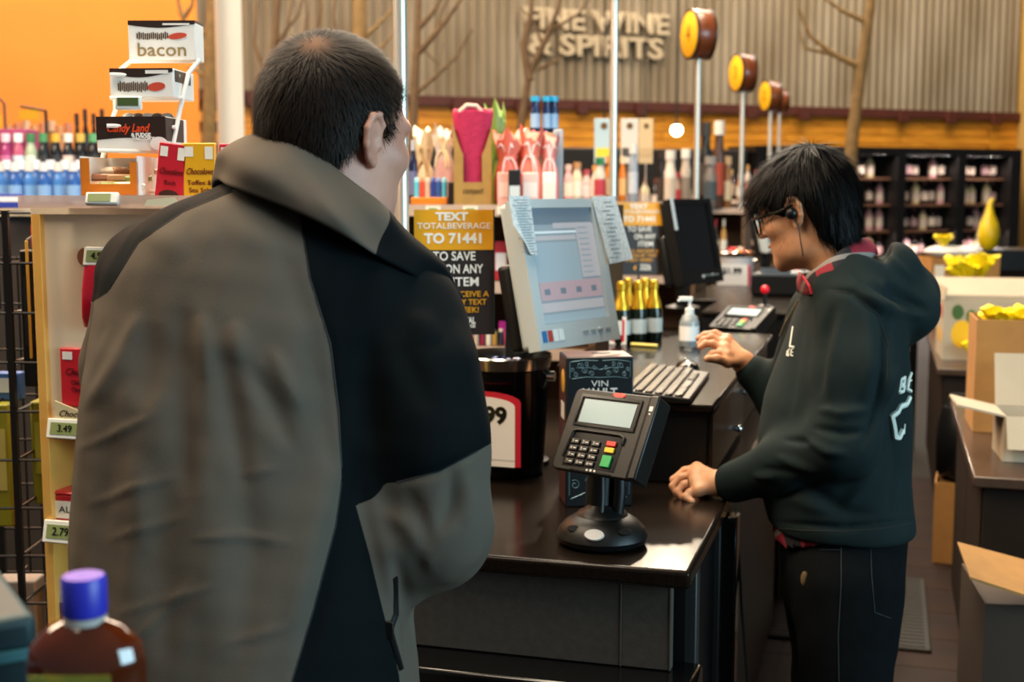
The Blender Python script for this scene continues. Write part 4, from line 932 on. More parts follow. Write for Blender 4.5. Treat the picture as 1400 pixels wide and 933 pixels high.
def bars(t, w_, h_, z, hh):
    b = MB()
    for i in range(16): b.box((-w_*.36+w_*.030*i, -.0014, h_*z+.001*math.sin(i)), (w_*.016, .0006, h_*hh*(.7+.3*math.sin(i*1.7)**2)), 0)
    b.build('striped_print', m_cb, t)
    MB().lathe([(1, 0), (1, .0008)], 16, mat=frame((w_*.24, -.0009, h_*z), (1, 0, .12), Z3) @ Matrix.Diagonal((w_*.14, h_*hh*.42, 1, 1))).build('red_print', m_cr, t)
bars(t, w_, h_, .64, .2)
MB().box((w_*.22, -.0016, h_*.955), (w_*.4, .0005, h_*.05)).build('small_print', m_cw, t)
MB().prism([(-w_/2, h_), (w_/2, h_), (w_/2, h_+.004), (-w_/2, h_+.004)], 0, .06).build('lid_edge', m_cb, t)
t, w_, h_ = carton('striped_chocolate_carton', 'second white carton with dark stripe print on the wire rack', 150, 238, 94, 133, 2.27, .12, -.06)
wave(t, w_, h_, .80, 1.0, -.12, m_cb); bars(t, w_, h_, .36, .36); MB().box((w_*.25, -.0016, h_*.87), (w_*.36, .0005, h_*.12)).build('small_print', m_cw, t)
MB().bx(w_/2, w_/2+.0006, .01, .10, h_*.55, h_*.95).build('side_band', m_cb, t)
t, w_, h_ = carton('candy_carton', 'dark brown and white candy carton with orange script on the wire rack', 132, 228, 160, 207, 2.25, .12, -.06)
n = 12
wave(t, w_, h_, .34, 1.0, .05, m_cb); text('Candy Land', .020, M('script_orange', '#e2481d', .5), t, fr_front((-.006, -.0014, h_*.66)), width=w_*.62, shear=.3, bold=.0004); text('& FUDGE', .0085, m_cw, t, fr_front((.018, -.0014, h_*.47)), bold=.0004); text('FACTORY', .0085, m_cw, t, fr_front((.022, -.0014, h_*.36)), bold=.0004)
MB().bx(w_/2, w_/2+.0006, .0, .10, h_*.3, h_*.98).build('side_band', m_cb, t); MB().lathe([(.012, 0), (.012, .0006)], 16, mat=frame((w_*.40, -.0013, h_*.22), X3, Z3) @ Matrix.Diagonal((1.3, 1, 1, 1))).build('round_seal', m_cw, t)
# candies in clear bags heaped behind the candy carton
for i in range(5):
    p = P(176+13*i, 152, 2.31); o = MB().ball((0, 0, 0), (.016, .014, .013), 10, 8).build('wrapped_truffle', M('truffle_%d' % (i % 2), ['#8f8a84', '#3f3029'][i % 2], .25)); o.location = p
    tag(o, 'wrapped truffle heaped on top of the candy carton', 'sweet', 'truffles on the candy carton'); o.location.z = P(180, 160, 2.25).z-.002
ob, w_, h_ = carton('orange_snack_box', 'orange fronted open snack box below the candy carton', 110, 190, 214, 268, 2.20, .13, -.04); ob.children[0].data.materials[0] = mcol('#e8e0d6', .5)
bpy.data.objects.remove(ob.children[0])
m_ob = mcol('#e07a1c', .45)
MB().bx(-w_/2, w_/2, 0, .002, 0, h_*.30).bx(-w_/2, -w_*.34, 0, .002, h_*.30, h_*.95).bx(w_*.36, w_/2, 0, .002, h_*.30, h_*.85).build('front_panel', m_ob, ob)
MB().bx(-w_/2, w_/2, 0, .13, 0, .002).bx(-w_/2, -w_/2+.002, 0, .13, 0, h_).bx(w_/2-.002, w_/2, 0, .13, 0, h_).bx(-w_/2, w_/2, .128, .13, 0, h_).build('tray', m_cw, ob)
for i in range(9):
    o = MB().box((0, 0, 0), (.05, .03, .014)).build('snack_packet', mcol(['#b8906a', '#8fa060', '#d8c8b0', '#a06a4a'][i % 4], .25), None, bevel=.004)
    q = ob.matrix_world if False else Matrix.Translation(ob.location) @ Matrix.Rotation(TH-.04, 4, 'Z')
    o.matrix_world = q @ Matrix.Translation((-.026+.026*(i % 3), .025+.035*(i//3), .016+.013*((i//3) % 3))) @ Matrix.Rotation(.5*math.sin(i*2.), 4, 'Z') @ Matrix.Rotation(.25*math.cos(i), 4, 'X')
    tag(o, 'small wrapped snack lying in the orange fronted box', 'snack', 'snacks in the orange box')
ep = P(139, 268, 2.17)
ee = thing('shelf_price_tag', 'white electronic price tag leaning before the orange box', 'price tag', (ep.x, ep.y, ZT), TH); ee.rotation_euler = (0, 0, TH)
MB().box((0, 0, .012), (.056, .012, .022), mat=Matrix.Rotation(-.4, 4, 'X')).build('case', m_tag, ee, bevel=.003); MB().box((-.004, -.0066, .012), (.038, .001, .014), mat=Matrix.Rotation(-.4, 4, 'X')).build('tag_display', m_lcdg, ee)
eq = P(176, 141, 2.24); e2 = thing('rack_price_tag', 'price tag clipped between the two upper cartons of the wire rack', 'price tag', eq, TH); MB().box((0, 0, 0), (.046, .01, .024)).build('case', m_tag, e2, bevel=.003); MB().box((0, -.0056, .002), (.036, .001, .014)).build('tag_display', mcol('#4a5a2c'), e2)
for nm, lab, px0, px1, py0, py1, col, rz, lean, l1 in (('chocolate_bar', 'red rich chocolate bar with coffee bean print leaning on the top tray', 211, 250, 196, 270, '#c01f2c', .0, .12, 'Rich'), ('chocolate_bar', 'yellow chocolate bar standing by the red one on the top tray', 252, 297, 196, 270, '#e3a41c', 0, 0, 'Toffee &'), ('chocolate_bar', 'red chocolate bar half hidden behind the man collar', 302, 342, 197, 270, '#c9283c', 0, 0, '')):
    d_ = 2.22; c = P((px0+px1)/2, 264, d_); t = thing(nm, lab, 'chocolate bar', (c.x, c.y, ZT), TH); t.rotation_euler = (0, lean, TH)
    w_ = (px1-px0)*pxm(d_); h_ = zpx(px0, py0, d_)-ZT
    MB().bx(-w_/2, w_/2, -.006, .006, 0, h_).build('wrapper', mcol(col, .35), t, bevel=.002)
    MB().box((-w_*.3, -.0066, h_*.86), (w_*.26, .0008, h_*.16)).build('corner_mark', mcol('#f0e4d4'), t); MB().box((w_*.3, -.0066, h_*.84), (w_*.24, .0008, h_*.2)).build('stamp', mcol('#efe4d0'), t)
    ink = mcol('#5a0a14') if 'red' in lab else mcol('#6a3a10')
    text('Chocolove', .016, ink, t, fr_front((0, -.0074, h_*.54)), shear=.4, width=w_*.8)
    if l1: text(l1, .012, ink, t, fr_front((0, -.0074, h_*.36)))
    if l1 == 'Rich': MB().lathe([(1, 0), (1, .0008)], 14, mat=frame((.0, -.0066, h_*.15), X3, Z3) @ Matrix.Diagonal((w_*.36, h_*.1, 1, 1))).build('bean_print', mcol('#3a1a12'), t)
    if l1 == 'Toffee &': text('Sea Salt', .012, ink, t, fr_front((0, -.0074, h_*.24)))
cp_ = P(222, 270, 2.12); tag(MB().prism([(-.03, 0), (.03, 0), (.02, .014), (-.025, .01)], -.002, 0, mat=Matrix.Translation((cp_.x, cp_.y, ZT)) @ Matrix.Rotation(TH, 4, 'Z')).build('cream_card', mcol('#e6d8b4', .6)), 'cream printed card at the foot of the red leaning bar', 'card')

# ------------------------------------------------------------------ black grid rack at the far left
DG = 2.55
gr = thing('grid_rack', 'black wire grid rack at the left edge of the picture', 'rack', (P(30, 264, DG).x, P(30, 264, DG).y, 0), TH)
m_grid = M('black_wire', '#0c0b0b', .45)
zg = zpx(20, 288, DG); gw = .16
for x, y in ((-.035, 0), (.028, 0), (-.035, .22), (.028, .22), (-.16, 0), (-.16, .22)):
    MB().bx(x-.006, x+.006, y-.006, y+.006, 0, zg).build('upright', m_grid, gr)
for i in range(14):
    z = zg-.005-.1*i
    if z < .03: break
    MB().cyl((-.2, 0, z), (.034, 0, z), .003, n=6).cyl((-.2, .22, z), (.034, .22, z), .003, n=6).cyl((.03, 0, z), (.03, .22, z), .003, n=6).cyl((-.035, 0, z), (-.035, .22, z), .003, n=6).build('grid_wire', m_grid, gr)
for i in range(5):
    MB().cyl((-.13+.03*i, .22, zg-.1), (-.13+.03*i, .22, .05), .0025, n=6).build('grid_wire', m_grid, gr)
GM = Matrix.Translation(gr.location) @ Matrix.Rotation(TH, 4, 'Z')
def gbox(nm, lab, x, y, z, w_, dpt, h_, col, cat, col2=None):
    t = thing(nm, lab, cat, mat=GM @ Matrix.Translation((x, y, z)))
    MB().bx(-w_/2, w_/2, -dpt/2, dpt/2, 0, h_).build('pack', mcol(col, .4), t, bevel=.004)
    if col2: MB().box((0, -dpt/2-.001, h_*.55), (w_*.7, .001, h_*.5)).build('label', mcol(col2, .5), t)
    MB().cyl((0, 0, h_), (0, .05, h_+.01), .0025, n=6).build('peg_hook', m_grid, t)
gbox('framed_card', 'white framed card hanging at the left edge on the grid rack', -.085, .02, zg-.20, .05, .012, .11, '#15161a', 'card', '#d9dde4')
gbox('black_pouch', 'tall black pouch hanging in the grid rack', -.003, .05, zg-.36, .045, .03, .28, '#0f0f11', 'pouch', '#1c1c20')
gbox('gold_tool', 'thin gold wand hanging down the grid rack', -.003, .02, zg-.30, .006, .004, .24, '#c79a3a', 'tool')
gbox('red_pack', 'small red pack at the top of the grid rack', .006, .1, zg-.09, .05, .03, .06, '#b01a24', 'pack')
gbox('green_bottle_pack', 'olive green bottle pack in the middle of the grid rack', -.01, .12, zg-.62, .06, .05, .22, '#7a7d1c', 'pack', '#9aa33a')
gbox('lime_pack', 'lime coloured pack at the left edge of the grid rack', -.10, .08, zg-.66, .06, .04, .26, '#8a8a22', 'pack', '#b9b060')
gbox('grey_bag', 'large pale grey bag low in the grid rack', -.08, .10, zg-1.12, .09, .06, .34, '#8d8580', 'bag', '#a8a09a')
gbox('grey_pouch', 'grey pouch on the lower right of the grid rack', .0, .12, zg-1.0, .05, .04, .22, '#6a6662', 'pouch', '#7a7672')
gbox('blue_pack', 'blue and white pack in the upper grid rack', -.09, .12, zg-.40, .06, .03, .06, '#3a62a8', 'pack', '#c8d2e0')

# ------------------------------------------------------------------ water and drink shelves in the left background
ORD = ['first', 'second', 'third', 'fourth', 'fifth', 'sixth', 'seventh', 'eighth', 'ninth']; DW = 4.9; ZW = zpx(60, 284, DW)
ws = thing('drinks_shelf', 'long low shelf of bottled water left of the maple display', 'shelf', (place(60, DW+.15, 0).x, place(60, DW+.15, 0).y, 0), TH)
MB().bx(-.45, .55, -.28, .5, ZW-.03, ZW).build('shelf_board', mcol('#c9b79a', .6), ws); MB().bx(-.45, .55, -.26, .48, 0, ZW-.03).build('base_unit', mcol('#2a2320', .6), ws)
MB().bx(-.45, .55, .25, .5, ZW, ZW+.12).build('rear_step', mcol('#3a302a', .6), ws)
for i in range(9):
    x0 = -28+20*i
    g_bottle('water_bottle', ORD[i]+' water bottle from the left in the front row of the drinks shelf', x0, x0+18, 222, DW-.08+.03*(i % 2), ZW, [['#2c58a0', '#d8dae0', '#7fa6d6'], ['#3f74b8', '#dcd6d2', '#6f9cd0']][i % 2], neck=.55, cap=.2, group='water bottles in the front row')
for i in range(8):
    x0 = -18+20*i
    g_bottle('water_bottle', 'water bottle in the second row behind the white capped ones', x0, x0+17, 219, DW+.12, ZW, ['#2f5a9c', '#dfe3ea', '#27406e'], neck=.55, cap=.2, group='water bottles in the second row')
g_box('blue_price_sign', 'blue shelf sign with white stripe before the water bottles', -8, 32, 265, DW-.2, ZW, .02, ['#2a3a9c', '#e6e4ea'], 'sign', band=(.45, .8))
g_box('blue_price_sign', 'small blue shelf sign right of the water bottles', 98, 128, 271, DW-.2, ZW, .02, ['#2f55a8', '#c8d4e6'], 'sign', band=(.45, .8))
zr = ZW+.12
for i in range(9):
    x0 = -14+17*i
    cc = [['#b0427c', '#c85a92', '#d88ab0'], ['#9a3a70', '#e6c8d8', '#c06a9a'], ['#b85a7c', '#e9eef2', '#c6d6ea'], ['#a9b8a0', '#3a7a4a', '#dce6da'], ['#20242a', '#4a8a5a', '#2c2c30'], ['#1a1c22', '#d8a83a', '#2a2a30'], ['#24262c', '#e6e0da', '#dcc6c0'], ['#17181c', '#c9a54a', '#2a2c34'], ['#1c1a1e', '#5a9a6a', '#30302c']][i]
    g_bottle('soda_bottle', ['pink soda bottle at the left end of the rear row', 'plum soda bottle with pale cap in the rear row', 'rose bottle with white label in the rear row', 'pale green bottle in the rear row', 'dark bottle with green cap in the rear row', 'dark bottle with amber cap in the rear row', 'dark bottle with pale label in the rear row', 'dark bottle with gold cap in the rear row', 'dark bottle with green cap at the end of the rear row'][i], x0, x0+16, 183, DW+.38, zr, cc, neck=.6, cap=.2, group='soda bottles in the rear row')
g_box('pink_case', 'pink shrink wrapped case at the left end behind the water bottles', -20, 48, 178, DW+.50, zr, .16, ['#9c3a6a', '#b8608c'], 'case')
DX = 6.6; zx = 1.58
wx = thing('rear_display', 'far low display of black bottles before the orange wall', 'shelf', (place(90, DX+.1, 0).x, place(90, DX+.1, 0).y, 0), TH); MB().bx(-.5, .5, -.2, .2, 0, zx).build('base_unit', mcol('#3a2c22', .6), wx); MB().bx(-.52, .52, -.22, .22, zx, zx+.02).build('shelf_board', mcol('#8a7050', .6), wx)
for i in range(12):
    x0 = 12+11.5*i; tall = i >= 8
    g_bottle('dark_bottle' if tall else 'snack_jar', ['leftmost', 'second', 'third', 'rightmost'][i-8]+' of four tall black bottles before the orange wall' if tall else 'low mixed jar on the far display before the orange wall', x0, x0+9.5, (150 if i % 2 else 156) if tall else 172-(i % 3)*3, DX, zx+.02, ['#16110f', '#2a1a12', '#241a16'] if tall else [['#c98a5a', '#e0a070', '#e6c090'], ['#4a6a3a', '#d98a6a', '#c9b07a'], ['#7a5a4a', '#e0b090', '#d9c0a0']][i % 3], neck=.5 if tall else .85, group='black bottles before the orange wall' if tall else 'jars before the orange wall')
ty = place(50, 6.2, 0); ts = thing('shelf_talker', 'small yellow sign on a thin dark stand before the orange wall', 'sign', (ty.x, ty.y, 0), TH)
zz = zpx(50, 152, 6.2); MB().cyl((.06, 0, 0), (.06, 0, zz), .008, n=8).cyl((.06, 0, zz), (-.06, 0, zz+.02), .006, n=8).build('stand', m_grid, ts); MB().box((-.02, 0, zz-.02), (.09, .004, .045)).build('yellow_card', mcol('#e8a914', .5), ts)
td = thing('shelf_hoop', 'dark wire hoop with yellow tag at the left edge before the orange wall', 'rack', (place(2, 5.6, 0).x, place(2, 5.6, 0).y, 0), TH)
zh = zpx(2, 137, 5.6); MB().tube([(-.05, 0, 0), (-.05, 0, zh-.02), (-.03, 0, zh), (.015, 0, zh), (.03, 0, zh-.02), (.03, 0, 0)], .006, 8).build('hoop', mcol('#4a1c12', .5), td); MB().box((-.01, 0, zh-.10), (.05, .004, .07)).build('yellow_card', mcol('#d9a414', .5), td)

# ------------------------------------------------------------------ blurred foreground: amber bottle and teal crate
DF = .93
bc = P(114, 786, DF); zb_ = bc.z-.235
am = thing('amber_bottle', 'out of focus amber bottle with blue screw cap in the near left corner', 'bottle', (bc.x, bc.y, zb_), .3)
m_amber = M('amber_glass', '#4a1c08', .08, coat=.6, spec=.8)
S_ = Matrix.Diagonal((1, .62, 1, 1))
MB().lathe([(.040, 0), (.043, .008), (.043, .170), (.040, .184), (.027, .197), (.0145, .203), (.0135, .21)], 28, mat=S_).build('glass_body', m_amber, am)
MB().lathe([(.0155, .206), (.0160, .210), (.0160, .232), (.0145, .2345)], 28).build('screw_cap', M('cap_blue', '#2b2fb0', .4), am)
MB().lathe([(.0155, .200), (.0155, .205)], 28).build('cap_ring', M('clear_ring', '#b8b2ac', .2), am)
lb_ = MB().box((-.004, -.0275, .112), (.058, .001, .115)).build('front_label', M('label_yellow', '#9a8a2c', .6, var=.4, vscale=40, col2='#4f6a28'), am)
MB().lathe([(.014, 0), (.014, .0006)], 16, mat=frame((-.004, -.0285, .125), X3, Z3) @ Matrix.Diagonal((.8, 1.5, 1, 1))).build('printed_figure', mcol('#3a1f14', .6), lb_)
st = thing('display_stand', 'low display stand under the near bottle, out of frame', 'stand', (bc.x-.06, bc.y, 0), TH)
MB().bx(-.30, .10, -.12, .30, zb_-.02, zb_-.001).build('stand_top', m_black, st); MB().bx(-.03, .03, -.03, .03, .02, zb_-.02).build('stand_post', m_black, st); MB().bx(-.12, .12, -.10, .10, 0, .02).build('stand_foot', m_black, st)
tc_ = P(50, 840, 1.0); crR = TH+.55
cr = thing('teal_crate', 'blurred dark teal crate at the bottom left corner', 'crate', (tc_.x-.11*math.cos(crR)-.105*math.sin(crR), tc_.y-.11*math.sin(crR)+.105*math.cos(crR), zb_), crR)
m_teal = M('teal_plastic', '#0d3238', .6); hcr = tc_.z-zb_
MB().bx(-.105, .105, -.10, .08, 0, hcr-.03).build('crate_body', m_teal, cr, bevel=.004); MB().bx(-.11, .11, -.105, .085, hcr-.03, hcr).build('lid', m_teal, cr, bevel=.008, segs=3)
MB().bx(-.112, .112, -.108, -.104, hcr-.034, hcr-.026).build('lid_edge', M('teal_light', '#4f8e96', .3), cr)
cr.location.z = zb_
if False: st2 = thing('crate_stand', 'low stand under the teal crate, out of frame', 'stand', (tc_.x-.12, tc_.y+.08, 0), TH); MB().bx(-.12, .12, -.12, .1, zb_-.02, zb_-.001).build('stand_top', m_black, st2); MB().bx(-.03, .03, -.03, .03, 0, zb_-.02).build('stand_post', m_black, st2)
# ------------------------------------------------------------------ back counters and cartons on the right
m_btop = M('brown_laminate', '#43332a', .25, spec=.25, var=.15, vscale=30); m_bfront = M('dark_brown_front', '#271c15', .6, spec=.1, var=.15)
m_card = M('cardboard', '#a3733a', .8, var=.12, vscale=20, bump=.03); m_cardw = M('white_board', '#ac9e88', .7, var=.06); m_tissue = M('yellow_tissue', '#f0d400', .6, emis=0)
ca = onZ(1331, 652, .80)
def back_counter(label, x0, y0, y1, z):
    t = thing('back_counter', label, 'counter', (x0, y0, 0), group='back counters')
    MB().bx(0, 1.5, 0, y1-y0, z-.03, z).build('worktop', m_btop, t, bevel=.004); MB().bx(.03, 1.48, .03, y1-y0-.03, .1, z-.03).build('cabinet', m_bfront, t); MB().bx(.06, 1.45, .07, y1-y0-.06, 0, .1).build('toe_kick', m_black, t)
    MB().bx(.025, .03, .06, (y1-y0)/2-.01, .12, z-.05).build('door', m_bfront, t, bevel=.002); MB().bx(.025, .03, (y1-y0)/2+.01, y1-y0-.06, .12, z-.05).build('door', m_bfront, t, bevel=.002)
    return t
back_counter('near brown topped back counter at the right edge with cartons on it', ca.x, ca.y, ca.y+1.35, .80)
cbp = onZ(1274, 500, .80)
back_counter('farther back counter carrying the white lemon printed carton', cbp.x+.02, 5.85, 7.75, .80)
def open_carton(nm, label, c, w_, dpt, h_, rz, mat, flaps, t_=.006, inner=None):
    t = thing(nm, label, 'carton', c, rz)
    MB().bx(-w_/2, w_/2, -dpt/2, dpt/2, 0, t_).build('bottom', mat, t)
    MB().bx(-w_/2, w_/2, -dpt/2, -dpt/2+t_, t_, h_).build('front_wall', mat, t); MB().bx(-w_/2, w_/2, dpt/2-t_, dpt/2, t_, h_).build('rear_wall', mat, t)
    MB().bx(-w_/2, -w_/2+t_, -dpt/2+t_, dpt/2-t_, t_, h_).build('side_wall', mat, t); MB().bx(w_/2-t_, w_/2, -dpt/2+t_, dpt/2-t_, t_, h_).build('side_wall', mat, t)
    for side, ang, ln in flaps:
        f = MB()
        if side in 'LR':
            s = -1 if side == 'L' else 1
            f.bx(0, s*ln, -dpt/2+.004, dpt/2-.004, -.003, .003); o = f.build('flap', mat, t); o.location = (s*w_/2, 0, h_); o.rotation_euler = (0, -s*math.radians(ang), 0)
        else:
            s = -1 if side == 'F' else 1
            f.bx(-w_/2+.004, w_/2-.004, 0, s*ln, -.003, .003); o = f.build('flap', mat, t); o.location = (0, s*dpt/2, h_); o.rotation_euler = (s*math.radians(ang), 0, 0)
    return t
def tissue(label, c, r, group='yellow tissue tufts'):
    mb = MB(); n = 7
    for i in range(n):
        a = 2*math.pi*i/n; rr = r*(.55+.35*random.random()); hh = r*(1.0+.8*random.random())
        rings = []
        for q in range(5):
            f = q/4; ctr = (rr*math.cos(a)*f, rr*math.sin(a)*f, hh*f)
            s = r*(.20+.34*f); rings.append([(ctr[0]+s*math.cos(b)*(1+.35*math.sin(3*b+i)), ctr[1]+s*math.sin(b)*(1+.3*math.cos(4*b+q)), ctr[2]+.25*s*math.sin(2*b+i)) for b in [2*math.pi*k/10 for k in range(10)]])
        mb.loft(rings)
    o = mb.build('tissue_paper', m_tissue, smooth=25); o.location = c
    return tag(o, label, 'tissue paper', group)
# brown carton with yellow tissue on the near counter
p = onZ(1322, 588, .80); bcx = open_carton('brown_carton', 'brown carton with purple ring print and yellow tissue on the near back counter', (p.x+.19, p.y+.10, .801), .36, .26, .36, math.radians(2), m_card, [])
MB().lathe([(.055, 0), (.055, .001), (.038, .001), (.038, 0)], 28, mat=frame((.03, -.1305, .24), X3, Z3) @ Matrix.Diagonal((1.1, .8, 1, 1)), cap=False).build('ring_print', mcol('#7a1f3a', .6), bcx)
MB().bx(-.06, .02, -.1308, -.13, .02, .12).build('print_block', mcol('#8a3a24', .6), bcx)
for i in range(3):
    tissue(['yellow tissue tuft at the left of the brown carton', 'tall yellow tissue tuft in the middle of the brown carton', 'yellow tissue tuft at the right of the brown carton'][i], (p.x+.10+.09*i, p.y+.09, .801+.31), .055)
MB().bx(-.16, .16, -.11, .11, .25, .30).build('packing', mcol('#5a3a22', .8), bcx)
# white open carton in front
p = onZ(1352, 632, .80); wc = open_carton('white_carton', 'white inner open carton with wide flaps on the near back counter', (p.x+.16, p.y+.12, .801), .26, .20, .13, math.radians(4), m_cardw, [('L', 12, .13), ('B', 70, .16), ('F', -60, .10)])
# white carton with lemon print
p = onZ(1282, 492, .80); lc = open_carton('lemon_carton', 'white carton printed with lemons and leaves, lid raised', (p.x+.26, p.y+.18, .801), .50, .34, .27, math.radians(3), m_cardw, [('B', 22, .2), ('L', 100, .06)])
for i, (x, z, r, c_) in enumerate(((-.17, .12, .055, '#dfae12'), (-.10, .06, .03, '#a82a1c'), (-.19, .22, .03, '#3a5a24'), (.02, .14, .05, '#e0b41a'), (-.13, .20, .028, '#4a6a2a'))):
    MB().lathe([(r, 0), (r, .001)], 18, mat=frame((x, -.1705-.0005*i, z), X3, Z3) @ Matrix.Diagonal((.85, 1.15, 1, 1))).build('fruit_print', mcol(c_, .6), lc)
for i in range(2):
    for j in range(2):
        MB().lathe([(.035, 0), (.035, .001)], 14, mat=frame((-.2505-.0003*j, -.08+.14*i, .1+.12*j), Y3*-1, Z3)).build('fruit_print', mcol(['#d9a414', '#a8402c'][j], .6), lc)
tissue('yellow tissue tuft showing beside the brown carton low on the counter', (p.x+.16, p.y-.06, .815), .05)
# far carton with white towels and tissue
dfar = 7.9; zf = zpx(1265, 420, dfar)
fc = place(1312, dfar, .0)
bt = thing('low_table', 'low dark table under the far brown carton', 'table', (fc.x, fc.y, 0), TH); MB().bx(-.35, .6, -.25, .25, zf-.03, zf).build('table_top', m_bfront, bt)
for sx in (-.32, .57):
    for sy in (-.22, .22): MB().bx(sx-.02, sx+.02, sy-.02, sy+.02, 0, zf-.03).build('leg', m_black, bt)
fb = open_carton('brown_carton', 'far brown carton topped with white towels', (fc.x, fc.y, zf+.001), 92*pxm(dfar), .32, zpx(1312, 352, dfar)-zf, TH, m_card, [])
hz = zpx(1312, 352, dfar)
MB().lathe([(.05, 0), (.05, .001), (.036, .001), (.036, 0)], 24, mat=frame((.02, -.1605, .18), X3, Z3), cap=False).build('ring_print', mcol('#8a2f24', .6), fb); MB().box((-.16, -.1608, .20), (.06, .001, .12)).build('paper_label', mcol('#e0d6c4', .6), fb)
tw = tag(MB().ball((0, 0, 0), (.13, .09, .04), 16, 8).ball((.10, .02, .0), (.10, .08, .035), 14, 8).build('folded_towels', mcol('#d8d4ce', .85), None), 'white folded towels lying on the far brown carton', 'towel'); tw.location = place(1296, dfar-.05, hz+.035)
tissue('yellow tissue tuft on the white towels far back', place(1293, dfar-.08, hz+.07), .045); tissue('large yellow tissue tuft beside the far brown carton', place(1322, 7.2, zpx(1320, 388, 7.2)), .085); tissue('second large yellow tissue tuft rising by the far brown carton', place(1345, 7.2, zpx(1345, 380, 7.2)), .075)
hold = open_carton('tissue_carton', 'low brown carton holding the large yellow tissue', (place(1334, 7.2, 0).x, place(1334, 7.2, 0).y, .801), .28, .24, zpx(1334, 388, 7.2)-.801, TH, m_card, [])
MB().bx(-.13, .13, -.11, .11, .03, zpx(1334, 390, 7.2)-.82).build('packing', mcol('#8a6a2a', .8), hold)
# gourd vase, extinguisher, dark far counter
dv = 11.5; zv = zpx(1355, 342, dv)
fcx = place(1380, dv+.2, 0); fcn = thing('far_counter', 'long dark counter before the pine wall end', 'counter', (fcx.x, fcx.y, 0), TH); MB().bx(-.5, 1.2, -.3, .3, zv-.18, zv).build('worktop', m_blackframe, fcn); MB().bx(-.45, 1.2, -.25, .3, .3, zv-.18).build('cabinet', m_bfront, fcn); MB().bx(-.47, 1.2, -.32, .3, .1, .3).build('plinth', m_blackframe, fcn)
gv = thing('gourd_vase', 'tall yellow gourd shaped vase on the far dark counter', 'vase', place(1354, dv, zv)); k = pxm(dv)
MB().lathe([(6*k, 0), (12*k, 6*k), (15*k, 20*k), (12*k, 36*k), (6*k, 50*k), (4*k, 60*k)], 20).tube([(0, 0, 58*k), (1*k, 0, 64*k), (4*k, 0, 70*k)], [4*k, 3.6*k, 2.5*k], 12).build('vase_body', M('gourd_yellow', '#e8c410', .35, var=.2, vscale=10), gv); MB().lathe([(6.4*k, 0), (6.4*k, 2*k)], 16).build('foot', mcol('#8a7a14'), gv)
xe = wall_s(1379); fe = thing('fire_extinguisher', 'dark red fire extinguisher on the tan wall at the right edge', 'extinguisher', mat=WF @ Matrix.Translation((xe, -.62, wz(1379, 343))))
MB().lathe([(.06, 0), (.075, .02), (.075, .34), (.05, .40), (.02, .43)], 18).build('cylinder', M('extinguisher_red', '#7a1418', .35), fe); MB().box((0, 0, .46), (.1, .03, .04)).cyl((.03, 0, .45), (.09, -.02, .36), .012, n=8).build('valve', m_black, fe); MB().lathe([(.0755, .2), (.0755, .3)], 18, cap=False).build('label', mcol('#c8b8a0'), fe)
# floor level: mat, cardboard, bin, near open box
mp_ = onZ(1245, 838, 0)
fm = tag(MB().bx(-.55, .08, -.45, .40, 0, .012).build('floor_mat', M('ribbed_mat', '#2c2a26', .8, bump=.4, bscale=90), None, bevel=.05), 'dark ribbed floor mat behind the cashier legs', 'mat'); fm.location = (mp_.x-.02, mp_.y, .0065)
for i in range(0, 22):
    MB().bx(-.53, .06, -.43+.038*i, -.415+.038*i, .012, .015).build('mat_rib', MATS['ribbed_mat'], fm)
cp2 = onZ(1288, 772, 0)
cbx = open_carton('tall_cardboard_box', 'tall upright cardboard box standing on the tiled floor', (cp2.x+.035, cp2.y+.10, .007), .14, .22, .345, math.radians(-4), m_card, [])
bn = thing('black_bag', 'black bulging bag resting on the tall cardboard box', 'bag', (cp2.x+.045, cp2.y+.10, .353))
MB().loft([[(s*.075*math.cos(a)*(1+.06*math.sin(4*a)), s*.10*math.sin(a), z) for a in [2*math.pi*i/20 for i in range(20)]] for z, s in ((0, .8), (.04, 1.1), (.16, 1.15), (.26, 1.0), (.31, .8))]).build('bag_body', M('bin_bag', '#0b0b0c', .3), bn); MB().tube([(-.05, 0, .30), (-.03, 0, .36), (.03, 0, .36), (.05, 0, .30)], .006, 8).build('handle', m_black, bn)
pb = P(1325, 790, 3.05); nb = open_carton('flap_carton', 'open carton on the floor at the right edge, tan flap folded out', (pb.x+.24, pb.y+.20, .007), .44, .34, pb.z-.07, math.radians(6), M('dark_carton', '#3a2a1e', .7), [])
MB().bx(-.21, .21, -.16, .16, pb.z-.10, pb.z-.09).build('inner_lid', MATS['dark_carton'], nb)
bpy.context.view_layer.update()
fq = [nb.matrix_world.inverted() @ q for q in (P(1309, 741, 3.20), P(1440, 776, 3.20), P(1440, 826, 2.98), P(1326, 789, 2.98))]
MB().add(fq+[q-Vector((0, 0, .006)) for q in fq], [(0, 1, 2, 3), (7, 6, 5, 4), (0, 4, 5, 1), (1, 5, 6, 2), (2, 6, 7, 3), (3, 7, 4, 0)]).build('flap', m_card, nb)
